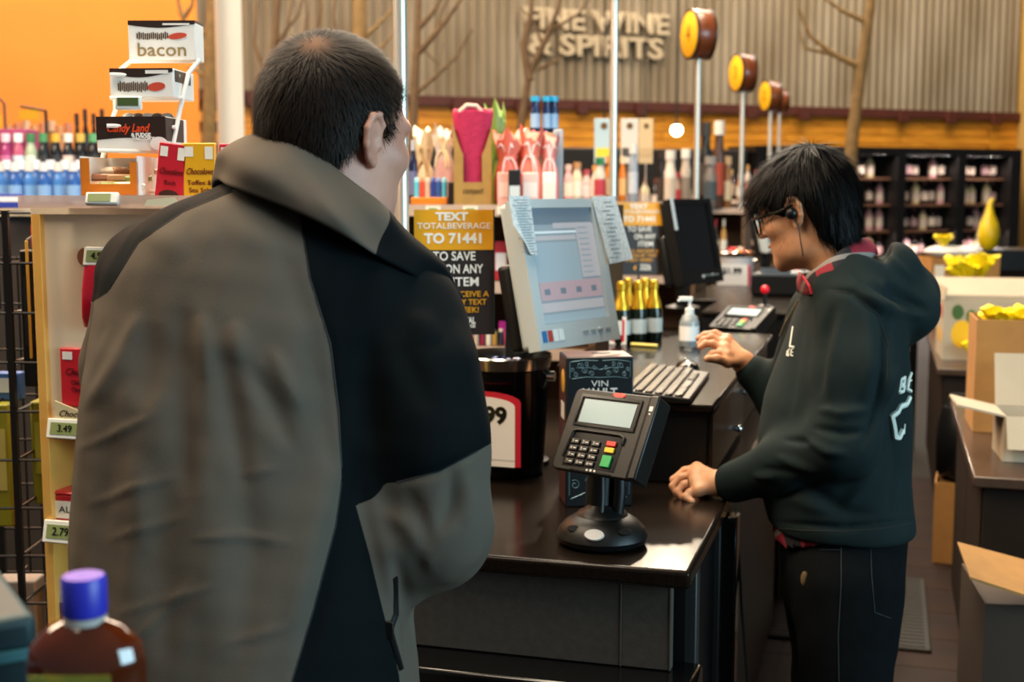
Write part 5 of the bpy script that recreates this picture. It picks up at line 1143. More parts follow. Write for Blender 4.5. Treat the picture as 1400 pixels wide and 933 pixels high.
# ------------------------------------------------------------------ implicit surfaces for bodies and clothes
from mathutils.bvhtree import BVHTree
LM = Matrix(((RT.x, -math.sin(TH), 0, 0), (RT.y, math.cos(TH), 0, 0), (0, 0, 1, 0), (0, 0, 0, 1)))     # x right, y away, z up, at the standpoint
LI = LM.inverted()
def Lp(px, py, d): return np.array(LI @ P(px, py, d), dtype=np.float32)
def smin(a, b, k):
    h = np.clip(.5+.5*(b-a)/k, 0, 1); return b*(1-h)+a*h-k*h*(1-h)
def smax(a, b, k): return -smin(-a, -b, k)
class Grid:
    def __init__(s, lo, hi, h):
        s.lo = np.array(lo, np.float32); s.h = h
        n = [int(math.ceil((hi[i]-lo[i])/h))+1 for i in range(3)]; s.n = n
        ax = [s.lo[i]+h*np.arange(n[i], dtype=np.float32) for i in range(3)]
        s.X, s.Y, s.Z = ax[0][:, None, None], ax[1][None, :, None], ax[2][None, None, :]
def ell(g, c, r, R=None):
    dx, dy, dz = g.X-c[0], g.Y-c[1], g.Z-c[2]
    if R is not None:
        dx, dy, dz = (R[0][0]*dx+R[1][0]*dy+R[2][0]*dz), (R[0][1]*dx+R[1][1]*dy+R[2][1]*dz), (R[0][2]*dx+R[1][2]*dy+R[2][2]*dz)
    k = np.sqrt((dx/r[0])**2+(dy/r[1])**2+(dz/r[2])**2)
    return (k-1)*min(r)
def cap(g, a, b, ra, rb):
    a = np.array(a, np.float32); b = np.array(b, np.float32); ab = b-a; L2 = float(ab@ab)+1e-9
    dx, dy, dz = g.X-a[0], g.Y-a[1], g.Z-a[2]
    t = np.clip((dx*ab[0]+dy*ab[1]+dz*ab[2])/L2, 0, 1)
    return np.sqrt((dx-t*ab[0])**2+(dy-t*ab[1])**2+(dz-t*ab[2])**2)-(ra+(rb-ra)*t)
def chain(g, pts, rs, k=.02):
    f = None
    for i in range(len(pts)-1):
        c = cap(g, pts[i], pts[i+1], rs[i], rs[i+1]); f = c if f is None else smin(f, c, k)
    return f
def loftz(g, rows, p=2.4):          # rows: z, xc, yc, a, b  (superellipse sections)
    rows = sorted(rows); zs = [r[0] for r in rows]
    z = g.Z[0, 0, :]
    def it(i):
        v = np.array([r[i] for r in rows]); zz = np.array(zs)
        # smooth cubic through the rows
        y = np.interp(z, zz, v); kk = 5
        ker = np.array([1, 2, 3, 2, 1])/9.; yp = np.pad(y, 2, mode='edge'); y = np.convolve(yp, ker, 'valid')
        return y.astype(np.float32)[None, None, :]
    xc, yc, a, b = it(1), it(2), it(3), it(4)
    q = (np.abs((g.X-xc)/a)**p+np.abs((g.Y-yc)/b)**p)**(1/p)
    f = (q-1)*np.minimum(a, b)
    return np.maximum(f, np.maximum(zs[0]-g.Z, g.Z-zs[-1]))
def surf(g, F):
    F = np.ascontiguousarray(np.broadcast_to(F, g.n), dtype=np.float32); S = F < 0
    nx, ny, nz = g.n; c = (nx-1, ny-1, nz-1)
    cnt = np.zeros(c, np.float32); acc = [np.zeros(c, np.float32) for _ in range(3)]
    sl = lambda o, n: slice(o, n-1+o)
    corners = [(i, j, k) for i in (0, 1) for j in (0, 1) for k in (0, 1)]
    for a in corners:
        for ax in range(3):
            if a[ax]: continue
            b = list(a); b[ax] = 1
            fa = F[sl(a[0], nx), sl(a[1], ny), sl(a[2], nz)]; fb = F[sl(b[0], nx), sl(b[1], ny), sl(b[2], nz)]
            m = (fa < 0) != (fb < 0)
            t = np.where(m, fa/np.where(m, fa-fb, 1), 0)
            cnt += m
            for q in range(3): acc[q] += m*(a[q]+(t if q == ax else 0))
    act = cnt > 0; ids = -np.ones(c, np.int64); ids[act] = np.arange(int(act.sum()))
    I, J, K = np.nonzero(act); n = cnt[act]
    V = np.stack([(acc[0][act]/n+I), (acc[1][act]/n+J), (acc[2][act]/n+K)], 1)*g.h+g.lo
    faces = []
    for ax in range(3):
        a = [slice(None)]*3; b = [slice(None)]*3; a[ax] = slice(0, -1); b[ax] = slice(1, None)
        m = S[tuple(a)] != S[tuple(b)]; idx = np.stack(np.nonzero(m), 1); s = S[tuple(a)][m]
        o1, o2 = [x for x in range(3) if x != ax]
        ok = (idx[:, o1] > 0) & (idx[:, o2] > 0) & (idx[:, o1] < g.n[o1]-1) & (idx[:, o2] < g.n[o2]-1); idx = idx[ok]; s = s[ok]
        def cell(d1, d2):
            q = idx.copy(); q[:, o1] += d1; q[:, o2] += d2; return ids[q[:, 0], q[:, 1], q[:, 2]]
        Q = np.stack([cell(-1, -1), cell(0, -1), cell(0, 0), cell(-1, 0)], 1)
        flip = s if ax != 1 else ~s
        Q[~flip] = Q[~flip][:, ::-1]; faces.append(Q)
    Fq = np.concatenate(faces); Fq = Fq[(Fq >= 0).all(1)]
    return V.astype(np.float32), Fq
def normals(V, Q):
    n = np.zeros_like(V); fn = np.cross(V[Q[:, 2]]-V[Q[:, 0]], V[Q[:, 3]]-V[Q[:, 1]])
    for i in range(4): np.add.at(n, Q[:, i], fn)
    return n/(np.linalg.norm(n, axis=1, keepdims=True)+1e-9)
def relax(V, Q, it=2, w=.5):
    for _ in range(it):
        s = np.zeros_like(V); c = np.zeros((len(V), 1), np.float32)
        for i in range(4):
            a, b = Q[:, i], Q[:, (i+1) % 4]
            np.add.at(s, a, V[b]); np.add.at(s, b, V[a]); np.add.at(c, a, 1); np.add.at(c, b, 1)
        V = V*(1-w)+w*s/np.maximum(c, 1)
    return V
def np_mesh(name, V, Q, mats, attrs=None):
    me = bpy.data.meshes.new(name); me.vertices.add(len(V)); me.vertices.foreach_set('co', np.asarray(V, np.float32).ravel())
    me.loops.add(Q.size); me.loops.foreach_set('vertex_index', Q.astype(np.int32).ravel())
    me.polygons.add(len(Q)); me.polygons.foreach_set('loop_start', np.arange(0, Q.size, Q.shape[1], dtype=np.int32)); me.polygons.foreach_set('loop_total', np.full(len(Q), Q.shape[1], np.int32))
    me.polygons.foreach_set('use_smooth', np.ones(len(Q), bool))
    for k, v in (attrs or {}).items():
        a = me.attributes.new(k, 'FLOAT', 'POINT'); a.data.foreach_set('value', np.asarray(v, np.float32))
    me.update(); me.validate()
    for m in (mats if isinstance(mats, (list, tuple)) else [mats]): me.materials.append(m)
    return me
RTn = np.array([1., 0, 0]);
FWl = np.array(LI.to_3x3() @ FW); UPl = np.array(LI.to_3x3() @ UP); CPl = np.array([0, 0, CAM_H])
def nproj(V):
    v = V-CPl; d = v@FWl; return 700+FPX*v[:, 0]/d, 466.5-FPX*(v@UPl)/d
def vnoise(V, f, seed=0):
    r = np.random.RandomState(seed); out = np.zeros(len(V), np.float32)
    for i in range(6):
        k = r.normal(size=3)*f; out += np.sin(V@k+r.rand()*6.28)
    return out/6
def polyd(px, py, pts):
    best = np.full(len(px), 1e9, np.float32)
    for (x0, y0), (x1, y1) in zip(pts[:-1], pts[1:]):
        dx, dy = x1-x0, y1-y0; t = np.clip(((px-x0)*dx+(py-y0)*dy)/(dx*dx+dy*dy), 0, 1)
        best = np.minimum(best, np.hypot(px-x0-t*dx, py-y0-t*dy))
    return best
def fold(px, py, pts, amp, wd):          # a tapering ridge (amp > 0) or valley (amp < 0) along a line
    L = [math.hypot(b[0]-a[0], b[1]-a[1]) for a, b in zip(pts[:-1], pts[1:])]; tot = sum(L); acc = 0
    best = np.full(len(px), 1e9, np.float32); par = np.zeros(len(px), np.float32)
    for (x0, y0), (x1, y1), l in zip(pts[:-1], pts[1:], L):
        dx, dy = x1-x0, y1-y0; t = np.clip(((px-x0)*dx+(py-y0)*dy)/(dx*dx+dy*dy), 0, 1); d = np.hypot(px-x0-t*dx, py-y0-t*dy)
        m = d < best; best = np.where(m, d, best); par = np.where(m, (acc+t*l)/tot, par); acc += l
    w = .12+.88*np.sin(np.pi*np.clip(par, .0, 1))**.8
    return amp*w*np.exp(-(best/(wd*(.45+.55*w)))**2)
def panel_mat(name, base, dark, attr, rough=.6, bump=.08, bscale=400, sheen=.2, var=.12):
    m = M(name, base, .8, spec=.06, bump=bump, bscale=bscale, sheen=sheen, var=var, vscale=10)
    nt = m.node_tree; b = nt.nodes['Principled BSDF']; L = nt.links.new
    at = nt.nodes.new('ShaderNodeAttribute'); at.attribute_name = attr
    st_ = nt.nodes.new('ShaderNodeMath'); st_.operation = 'GREATER_THAN'; st_.inputs[1].default_value = 0
    mx = nt.nodes.new('ShaderNodeMix'); mx.data_type = 'RGBA'
    src = b.inputs['Base Color'].links[0].from_socket
    L(at.outputs['Fac'], st_.inputs[0]); L(st_.outputs[0], mx.inputs['Factor']); L(src, mx.inputs['A']); mx.inputs['B'].default_value = lin(dark)
    L(mx.outputs['Result'], b.inputs['Base Color']); return m
def rotm(h, pitch=0, roll=0):        # columns right, forward, up; h = heading right of "away"
    Rz = Matrix.Rotation(-h, 3, 'Z'); Rx = Matrix.Rotation(-pitch, 3, 'X'); Ry = Matrix.Rotation(roll, 3, 'Y')
    return np.array(Rz @ Rx @ Ry, np.float32)
# ------------------------------------------------------------------ head
def head_sdf(g, female=False, neck_to=(0, -.045, -.2), neck_r=(.058, .064)):
    f = ell(g, (0, -.008, .045), (.076, .098, .088))
    f = smin(f, ell(g, (0, .034, -.018), (.063, .060, .082)), .03)
    f = smin(f, ell(g, (0, .044, -.072), (.050 if not female else .046, .046, .036)), .025)
    f = smin(f, ell(g, (0, .084, -.090), (.020, .015, .017)), .02)
    for s in (-1, 1):
        f = smin(f, ell(g, (s*.046, .056, -.014), (.022, .026, .020)), .02)
        f = smin(f, ell(g, (s*.050, .012, -.065), (.012, .026, .022)), .025)
    f = smin(f, ell(g, (0, .080, .030), (.052, .018, .012)), .015)
    for s in (-1, 1): f = smax(f, -ell(g, (s*.031, .100, .010), (.017, .016, .011)), .01)
    for s in (-1, 1): f = smin(f, ell(g, (s*.031, .0775, .010), (.0125, .0125, .0125)), .003)
    f = smin(f, cap(g, (0, .090, .024), (0, .112, -.014), .0075, .0115), .012)
    for s in (-1, 1): f = smin(f, ell(g, (s*.011, .101, -.019), (.008, .009, .007)), .006)
    f = smin(f, ell(g, (0, .0935, -.0465), (.023, .010, .0055)), .006); f = smin(f, ell(g, (0, .0915, -.0575), (.020, .010, .0065)), .006)
    f = smax(f, -ell(g, (0, .105, -.0520), (.020, .010, .0012)), .003)
    f = smin(f, cap(g, (0, -.015, -.05), neck_to, *neck_r), .03)
    for s in (-1, 1):                     # ears
        helix = [(s*.074, .010, .006), (s*.079, .012, .022), (s*.083, .002, .034), (s*.086, -.012, .030), (s*.087, -.019, .014), (s*.084, -.016, -.006), (s*.079, -.008, -.020), (s*.075, .002, -.027), (s*.073, .006, -.020)]
        e = chain(g, helix, [.0034, .0036, .0040, .0042, .0042, .0040, .0045, .0052, .004], .004)
        R = np.array(Matrix.Rotation(s*.32, 3, 'Z'), np.float32)
        plate = ell(g, (s*.0795, -.004, .004), (.0042, .0165, .028), R); e = smin(e, plate, .004)
        e = smax(e, -ell(g, (s*.085, .001, .002), (.007, .009, .013), R), .003)
        e = smin(e, ell(g, (s*.0755, .011, -.003), (.005, .004, .006)), .004)
        f = smin(f, e, .006)
    return f
def hair_strands(V, Q, n, length, flow, lift=.25, width=.0007, segs=2, rs=None, jitter=.25, sel=None):
    rs = rs or np.random.RandomState(3); N = normals(V, Q)
    tri = np.concatenate([Q[:, [0, 1, 2]], Q[:, [0, 2, 3]]]); A = np.linalg.norm(np.cross(V[tri[:, 1]]-V[tri[:, 0]], V[tri[:, 2]]-V[tri[:, 0]]), axis=1)
    if sel is not None: A = A*sel(V[tri].mean(1))
    ti = rs.choice(len(tri), n, p=A/A.sum()); u = rs.rand(n, 2); fl_ = u.sum(1) > 1; u[fl_] = 1-u[fl_]
    w_ = np.stack([1-u.sum(1), u[:, 0], u[:, 1]], 1)
    p = (V[tri[ti]]*w_[:, :, None]).sum(1); nn = (N[tri[ti]]*w_[:, :, None]).sum(1); nn /= np.linalg.norm(nn, axis=1, keepdims=True)
    d = flow(p)+rs.normal(size=(n, 3))*jitter; d -= nn*(d*nn).sum(1, keepdims=True); d /= np.linalg.norm(d, axis=1, keepdims=True)+1e-9
    side = np.cross(nn, d); L = (length*(.6+.8*rs.rand(n)))[:, None]
    vs = []; p0 = p-nn*.001
    for q in range(segs+1):
        t = q/segs; c = p0+d*L*t+nn*(L*lift*t*(1.0-.45*t)); wd = width*(1-.8*t); vs += [c-side*wd, c+side*wd]
    VV = np.stack(vs, 1).reshape(-1, 3); m = 2*(segs+1); base = np.arange(n)[:, None]*m; fs = []
    for q in range(segs): fs.append(base+np.array([[2*q, 2*q+1, 2*q+3, 2*q+2]]))
    return VV, np.concatenate(fs)
def join(*vq):
    Vs, Qs, o = [], [], 0
    for V, Q in vq: Vs.append(V); Qs.append(Q+o); o += len(V)
    return np.concatenate(Vs), np.concatenate(Qs)
def to_world_mesh(name, V, Q, mats, root, attrs=None, parent=None):
    off = np.array(LI @ root.matrix_world.translation)
    o = link(name, np_mesh(name, V-off, Q, mats, attrs), parent or root); return o
def bvh_of(V, Q):
    W = [LM @ Vector(v) for v in V.tolist()]; return BVHTree.FromPolygons(W, Q.tolist())
def hit(bvh, px, py, off=.002):
    r = ray(px, py).normalized(); q = bvh.ray_cast(CP, r, 20)
    return (q[0]-r*off) if q[0] is not None else None
def stroke(bvh, pts, r, mat, parent, name, root, off=.002, n=10, flat=True):
    out = []
    for (a, b) in zip(pts[:-1], pts[1:]):
        for i in range(n):
            t = i/n; h = hit(bvh, a[0]+(b[0]-a[0])*t, a[1]+(b[1]-a[1])*t, off)
            if h is not None: out.append(h)
    h = hit(bvh, pts[-1][0], pts[-1][1], off)
    if h is not None: out.append(h)
    if len(out) < 2: return None
    return MB().tube(out, r, 6, mat=root.matrix_world.inverted()).build(name, mat, parent)
def person_root(label, px, d):
    p = P(px, 264, d); o = thing('person', label, 'person', (p.x, p.y, 0), TH); bpy.context.view_layer.update(); return o
def skin_mat(name, a, b):
    m = M(name, a, .5, col2=b, vscale=14, bump=.06, bscale=160)
    m.node_tree.nodes['Principled BSDF'].inputs['Subsurface Weight'].default_value = .12; m.node_tree.nodes['Principled BSDF'].inputs['Subsurface Radius'].default_value = (.01, .004, .002)
    return m
def hand_sdf(g, wrist, wr_r, mcps, chains_, palm_r=.0125, thumb=None):
    f = None
    for m in mcps:
        c = cap(g, wrist, m, wr_r*.62, palm_r); f = c if f is None else smin(f, c, .012)
    for a, b in zip(mcps[:-1], mcps[1:]):
        f = smin(f, cap(g, a, b, palm_r*.95, palm_r*.95), .008)
    for ch in chains_:
        rs = np.linspace(.0098, .0074, len(ch)); f = smin(f, chain(g, ch, rs, .004), .004)
    if thumb: f = smin(f, chain(g, thumb, np.linspace(.014, .0085, len(thumb)), .006), .008)
    return f
# ================================================================== the man at the counter, seen from behind
MD = 1.65
man = person_root('man in a grey and black winter jacket, back to the camera, at the counter', 335, MD)
m_skin1 = skin_mat('skin_man', '#d39a83', '#bd7f6a')
def row(py, l, r, dep, b, d=MD):
    a = Lp(l, py, d); c = Lp(r, py, d); return (float(a[2]), float((a[0]+c[0])/2), float(a[1])+dep, float((c[0]-a[0])/2), b)
rows = [row(246, 318, 440, .03, .075), row(262, 285, 440, .03, .10), row(285, 222, 455, .03, .125), row(320, 172, 500, .03, .145), row(365, 141, 548, .025, .155), row(430, 130, 560, .02, .162), row(520, 119, 545, .01, .165), row(620, 112, 538, .005, .165), row(720, 107, 546, 0, .168), row(820, 107, 558, 0, .175), row(933, 111, 570, 0, .18), row(1050, 114, 578, 0, .18)]
g = Grid((-.62, 1.34, .80), (.02, 2.06, 1.62), .0052)
tor = loftz(g, rows, 2.3)
sh = Lp(545, 440, 1.66); el = Lp(592, 712, 1.62); e2 = Lp(590, 722, 1.66); wrp = Lp(555, 655, 1.90)
arm = chain(g, [sh, Lp(566, 520, 1.62), Lp(584, 610, 1.61), el], [.074, .072, .070, .074], .05)
arm = smin(arm, chain(g, [el, e2, Lp(572, 690, 1.80), wrp], [.074, .074, .058, .047], .03), .02)
arm = smin(arm, chain(g, [Lp(450, 352, 1.62), Lp(500, 400, 1.63), sh], [.050, .062, .074], .05), .05)
# left arm, bent forward out of sight
sl_ = Lp(212, 376, 1.72); le = Lp(190, 640, 1.82); lw = Lp(270, 640, 2.00)
larm = chain(g, [sl_, Lp(190, 500, 1.78), le, lw], [.072, .068, .062, .048], .04)
F = smin(smin(tor, larm, .05), arm, .05)
# open the bottom a little like a hem
V, Q = surf(g, F); V = relax(V, Q, 2); N = normals(V, Q)
px, py = nproj(V)
toward = (N@np.array([0, -1., 0])) > -.1
disp = np.zeros(len(V), np.float32)
for pts, amp, wd in (([(110, 615), (165, 588), (215, 566)], .005, 5), ([(119, 690), (180, 668), (242, 652)], .005, 5), ([(262, 737), (330, 733), (398, 742)], .006, 5), ([(144, 738), (200, 722), (255, 706)], .004, 5), ([(320, 652), (385, 640)], .004, 5),
                     ([(180, 880), (230, 830), (262, 790)], .005, 6), ([(310, 880), (396, 856)], .005, 6), ([(118, 560), (160, 500), (190, 430)], .005, 9), ([(125, 520), (150, 450)], .004, 7), ([(160, 840), (300, 800)], .004, 6), ([(270, 600), (290, 720), (280, 860)], .004, 18), ([(180, 620), (200, 760)], .004, 14),
                     ([(250, 420), (246, 560), (258, 680)], -.008, 16), ([(299, 478), (316, 560), (332, 660)], -.008, 13), ([(345, 505), (372, 550), (398, 610)], -.007, 11), ([(208, 440), (196, 560)], -.006, 15), ([(420, 470), (440, 560), (452, 640)], -.005, 12), ([(320, 440), (330, 500)], .005, 10), ([(275, 430), (282, 520)], .005, 10), ([(372, 480), (410, 560)], .005, 9),
                     ([(380, 330), (430, 460), (456, 560)], -.004, 14), ([(478, 640), (440, 800), (405, 930)], -.006, 10), ([(505, 660), (528, 760), (550, 930)], .007, 12), ([(540, 760), (556, 850), (560, 930)], -.008, 8),
                     ([(505, 460), (500, 540), (512, 620)], -.007, 14), ([(560, 430), (600, 470)], .006, 12), ([(548, 470), (590, 560)], -.005, 14), ([(620, 440), (634, 540)], .004, 10), ([(542, 660), (600, 645), (655, 616)], -.0045, 5), ([(620, 640), (618, 690), (600, 730)], -.007, 9), ([(560, 670), (580, 730), (575, 780)], -.005, 10), ([(640, 650), (640, 720)], .004, 8), ([(525, 700), (560, 720), (590, 780)], .005, 9),
                     ([(410, 294), (424, 381), (452, 471), (463, 562), (467, 652)], -.0018, 3), ([(470, 560), (440, 700), (400, 860)], .007, 20), ([(240, 600), (215, 740), (225, 900)], -.006, 18), ([(330, 640), (345, 760), (330, 900)], -.006, 18), ([(150, 560), (140, 700), (150, 860)], -.004, 16), ([(300, 300), (360, 330), (410, 350)], .003, 14), ([(200, 320), (260, 350)], .003, 14)):
    disp += np.where(toward, fold(px, py, pts, amp*.55 if 0 < amp and wd < 8 else amp*1.25, wd*1.1 if wd < 8 else wd*1.5), 0)
disp += .0022*vnoise(V*np.array([1, 1, .45]), 28, 1)+.0012*vnoise(V, 70, 2)+.003*vnoise(V*np.array([1, 1, .35]), 14, 3)
V = V+N*disp[:, None]
V = relax(V, Q, 1, .3)
px, py = nproj(V)
# panels: >0 means the black cloth
def lx(py, pts): ys = [p[1] for p in pts]; xs = [p[0] for p in pts]; return np.interp(py, ys, xs)
def at_pts(fun, g_, V): pass
class PV: pass
pv = PV(); pv.X, pv.Y, pv.Z = V[:, 0], V[:, 1], V[:, 2]
armv = np.minimum(chain(pv, [sh, Lp(566, 520, 1.62), Lp(584, 610, 1.61), el], [.074, .072, .070, .074], .05), chain(pv, [el, e2, Lp(572, 690, 1.80), wrp], [.074, .074, .058, .047], .03))
is_arm = (armv < .012) & (px > 480)
seamR = px-lx(py, [(404, 250), (410, 294), (424, 381), (452, 471), (463, 562), (467, 652), (459, 720), (429, 833), (399, 933), (380, 1060)])
lineB = lx(py, [(700, 640), (560, 668), (486, 690), (505, 758), (523, 833), (545, 920), (560, 1050)])-px
side = np.minimum(seamR, np.where(py > 640, lineB, 999))
elb = lx(px, [(0, 0)]) if False else (np.interp(px, [480, 542, 600, 655, 700], [664, 660, 645, 616, 590])-py)
wA = np.clip((.020-armv)/.016, 0, 1)*np.clip((px-470)/30, 0, 1); dark = wA*np.clip(np.minimum(elb, seamR+40), -40, 40)+(1-wA)*np.clip(side, -40, 40)
left_sh = np.interp(py, [245, 262, 290, 330, 400, 430], [335, 315, 250, 190, 148, 100])-px
dark = np.maximum(dark, np.where(py < 430, left_sh, -99))
m_jacket = panel_mat('jacket_cloth', '#5a5249', '#0b1012', 'panel', .62, .10, 700, .0, .10)
jk = to_world_mesh('jacket', V, Q, m_jacket, man, {'panel': dark})
jb = bvh_of(V, Q)
m_seam = M('jacket_seam', '#161719', .6); m_zip = M('jacket_zip', '#0b0c0d', .4)
for pts in ([(410, 294), (424, 381), (452, 471), (463, 562), (467, 640)], [(542, 660), (600, 645), (653, 617)], [(467, 660), (459, 720), (429, 833), (399, 933)], [(318, 262), (250, 290), (190, 331), (150, 395)]):
    stroke(jb, pts, .0011, m_seam, jk, 'seam', man, .0)
stroke(jb, [(540, 790), (541, 840), (533, 862), (538, 880), (548, 915)], .004, m_zip, jk, 'pocket_zip', man, .001)
h = hit(jb, 533, 862, .004)
if h is not None: MB().box((0, 0, 0), (.010, .004, .022), mat=man.matrix_world.inverted() @ Matrix.Translation(h)).build('zip_pull', m_zip, jk, bevel=.001)
# collar: a thick standing band, open to the front
top = [(352, 240, 1.80), (322, 212, 1.74), (326, 194, 1.67), (352, 180, 1.605), (395, 190, 1.58), (445, 217, 1.575), (500, 262, 1.59), (550, 305, 1.63), (595, 350, 1.69), (624, 386, 1.75)]
bot = [(340, 300, 1.80), (306, 280, 1.74), (297, 250, 1.66), (306, 254, 1.57), (352, 272, 1.535), (420, 298, 1.525), (484, 332, 1.535), (545, 368, 1.565), (590, 396, 1.62), (606, 422, 1.68)]
def cat(P0, P1, P2, P3, t): return .5*((2*P1)+(-P0+P2)*t+(2*P0-5*P1+4*P2-P3)*t*t+(-P0+3*P1-3*P2+P3)*t**3)
def dense(pts, m=6):
    A = [Lp(*p).astype(float) for p in pts]; A = [2*A[0]-A[1]]+A+[2*A[-1]-A[-2]]; out = []
    for i in range(1, len(A)-2):
        for q in range(m): out.append(cat(A[i-1], A[i], A[i+1], A[i+2], q/m))
    out.append(A[-2]); return np.array(out)
T_, B_ = dense(top), dense(bot); nU = len(T_); nV = 12; axis = Lp(440, 240, 1.70)
pts = []
for side_ in (0, 1):
    for v in range(nV+1):
        q = v/nV; c = T_*(1-q)+B_*q
        out = c-axis; out[:, 2] = 0; out /= np.linalg.norm(out, axis=1, keepdims=True)+1e-6
        bul = .016*math.sin(math.pi*q)+.003*np.sin(np.arange(nU)*.55+q*3)+.004*np.sin(np.arange(nU)*.23-q*7)+.005*np.exp(-((np.arange(nU)/nU-.42-.25*q)/.035)**2)-.006*np.exp(-((np.arange(nU)/nU-.55-.18*q)/.05)**2)+.005*np.exp(-((np.arange(nU)/nU-.68-.12*q)/.04)**2)
        roll_ = -.010*math.cos(math.pi*q) if q < .5 else 0
        pts.append(c+out*((bul if side_ == 0 else bul*.6-.014)[:, None]))
rings = pts[:nV+1]+pts[nV+1:][::-1]
V2 = np.stack(rings, 0); nR = len(rings); idx = np.arange(nR*nU).reshape(nR, nU); Q2 = []
for i in range(nR):
    a, b = idx[i], idx[(i+1) % nR]; Q2.append(np.stack([a[:-1], b[:-1], b[1:], a[1:]], 1))
Q2 = np.concatenate(Q2); V2 = V2.reshape(-1, 3)
cpx, cpy = nproj(V2)
lin_ = np.repeat(np.array([1.]*0+[0]), 1)
inner = np.concatenate([np.full(nU*(nV+1), -5.), np.full(nU*(nV+1), 5.)])
uu_ = np.tile(np.linspace(0, 1, nU), nR); inner = np.maximum(inner, (uu_-.72)*30)
co_ = to_world_mesh('collar', V2, Q2, m_jacket, man, {'panel': inner}, parent=jk)
sb = co_.modifiers.new('sub', 'SUBSURF'); sb.levels = 1; sb.render_levels = 1
# head
HMc = Lp(457, 196, 1.665); HR = rotm(math.radians(43), math.radians(6), math.radians(0))
g = Grid((-.105, -.13, -.215), (.105, .14, .15), .0027)
hf = head_sdf(g, False, (0, -.05, -.22), (.062, .070))
Vh, Qh = surf(g, hf); Vh = relax(Vh, Qh, 1, .4)
yl = np.array([-.13, -.06, -.045, -.026, -.016, .014, .020, .034, .044, .058, .072, .086, .12]); zl = np.array([-.052, -.048, -.040, -.010, .038, .036, .004, .012, .056, .070, .088, .108, .2])
def hair_fun(g, off, yl, zl, wob=.0):
    c = smin(ell(g, (0, -.008, .045), (.076+off, .098+off, .088+off)), ell(g, (0, -.03, -.01), (.062+off*.8, .066+off*.6, .07)), .03)
    hz = np.interp(np.asarray(g.Y).ravel(), yl, zl).reshape(np.asarray(g.Y).shape).astype(np.float32)
    return smax(c, hz-g.Z, .006)
hc = hair_fun(g, .007, yl, zl); Va, Qa = surf(g, hc); Va = relax(Va, Qa, 1, .5)
wh = np.array([.034, -.066, .112])
def flow_m(p):
    d = p-wh; d[:, 0] *= 1.2; d = d/(np.linalg.norm(d, axis=1, keepdims=True)+1e-6); d[:, 2] -= .25; d[:, 1] += np.where(p[:, 2] > .09, .35, 0); return d
dens = lambda c: np.clip((np.linalg.norm(c-wh, axis=1)-.003)/.025, .3, 1)*np.where((c[:, 1] > .025) & (c[:, 2] < .05), .5, 1)
S1 = hair_strands(Va, Qa, 15000, .017, flow_m, .40, .00055, 2, sel=dens, jitter=.22)
def place_head(V, s=1.): return (V*s)@HR.T+HMc
scalp = np.clip(1-np.linalg.norm(Va-wh, axis=1)/.032, 0, 1)
m_hair = M('hair_dark_brown', '#1f1712', .45, var=.4, vscale=60); m_hairs = M('hair_strand_brown', '#21150d', .55, spec=.15, var=.5, vscale=90)
def hair_cap_mat(name, c_, scalp_c, attr):
    m = M(name, c_, .7, var=.4, vscale=80, spec=.15); nt = m.node_tree; b = nt.nodes['Principled BSDF']; src = b.inputs['Base Color'].links[0].from_socket
    at = nt.nodes.new('ShaderNodeAttribute'); at.attribute_name = attr; mx = nt.nodes.new('ShaderNodeMix'); mx.data_type = 'RGBA'; mx.inputs['B'].default_value = lin(scalp_c)
    nt.links.new(at.outputs['Fac'], mx.inputs['Factor']); nt.links.new(src, mx.inputs['A']); nt.links.new(mx.outputs['Result'], b.inputs['Base Color']); return m
edge = np.clip((Va[:, 1]-.012)/.03, 0, .75)*np.clip((.075-Va[:, 2])/.03, 0, 1)
hairc = to_world_mesh('hair', place_head(Va), Qa, hair_cap_mat('hair_cap_man', '#150e0a', '#a9785a', 'scalp'), man, {'scalp': np.maximum(scalp*.4, edge)})
hs = to_world_mesh('hair_strands', place_head(S1[0]), S1[1], m_hairs, man, parent=hairc); hs['kind'] = 'stuff'
# body: head, neck, trunk, arms and hands as one continuous skin under the clothes
gb = Grid((-.58, 1.42, .0), (-.02, 2.16, 1.56), .012)
tr_rows = [(z, xc, yc, max(a-.028, .03), max(b-.03, .03)) for z, xc, yc, a, b in rows]
bodyf = loftz(gb, tr_rows, 2.2)
nk = Lp(440, 250, 1.69)
bodyf = smin(bodyf, chain(gb, [sh, el, wrp], [.05, .048, .034], .03), .04); bodyf = smin(bodyf, chain(gb, [sl_, le, lw], [.05, .046, .034], .03), .04)
hipL, hipR = np.array([-.43, 1.69, .90]), np.array([-.25, 1.67, .90])
kneeL, kneeR = np.array([-.45, 1.66, .48]), np.array([-.24, 1.62, .48]); ankL, ankR = np.array([-.45, 1.70, .08]), np.array([-.23, 1.66, .08])
for hp, kn, ak in ((hipL, kneeL, ankL), (hipR, kneeR, ankR)):
    bodyf = smin(bodyf, chain(gb, [hp, kn, ak, ak+np.array([.03, .15, -.03])], [.085, .058, .040, .034], .03), .03)
Vb, Qb = surf(gb, bodyf); Vb = relax(Vb, Qb, 1)
def hand_auto(w, fwd, side, up, s=1.):
    w, fwd, side, up = [np.array(x, float) for x in (w, fwd, side, up)]
    mc = [w+fwd*.085*s+side*(k*.0195)*s+up*.004 for k in (1.5, .5, -.5, -1.5)]
    ch = []
    for m_, L, cu in zip(mc, (.070, .078, .072, .056), (.5, .55, .6, .65)):
        ch.append([m_, m_+(fwd*.9-up*cu*.6)*L*.5*s, m_+(fwd*1.25-up*cu*1.7)*L*.62*s, m_+(fwd*1.2-up*cu*2.4)*L*.78*s])
    th = [w+fwd*.025+side*.02*s, w+fwd*.055*s+side*.045*s-up*.01, w+fwd*.085*s+side*.05*s-up*.02]
    return mc, ch, th
hv = []
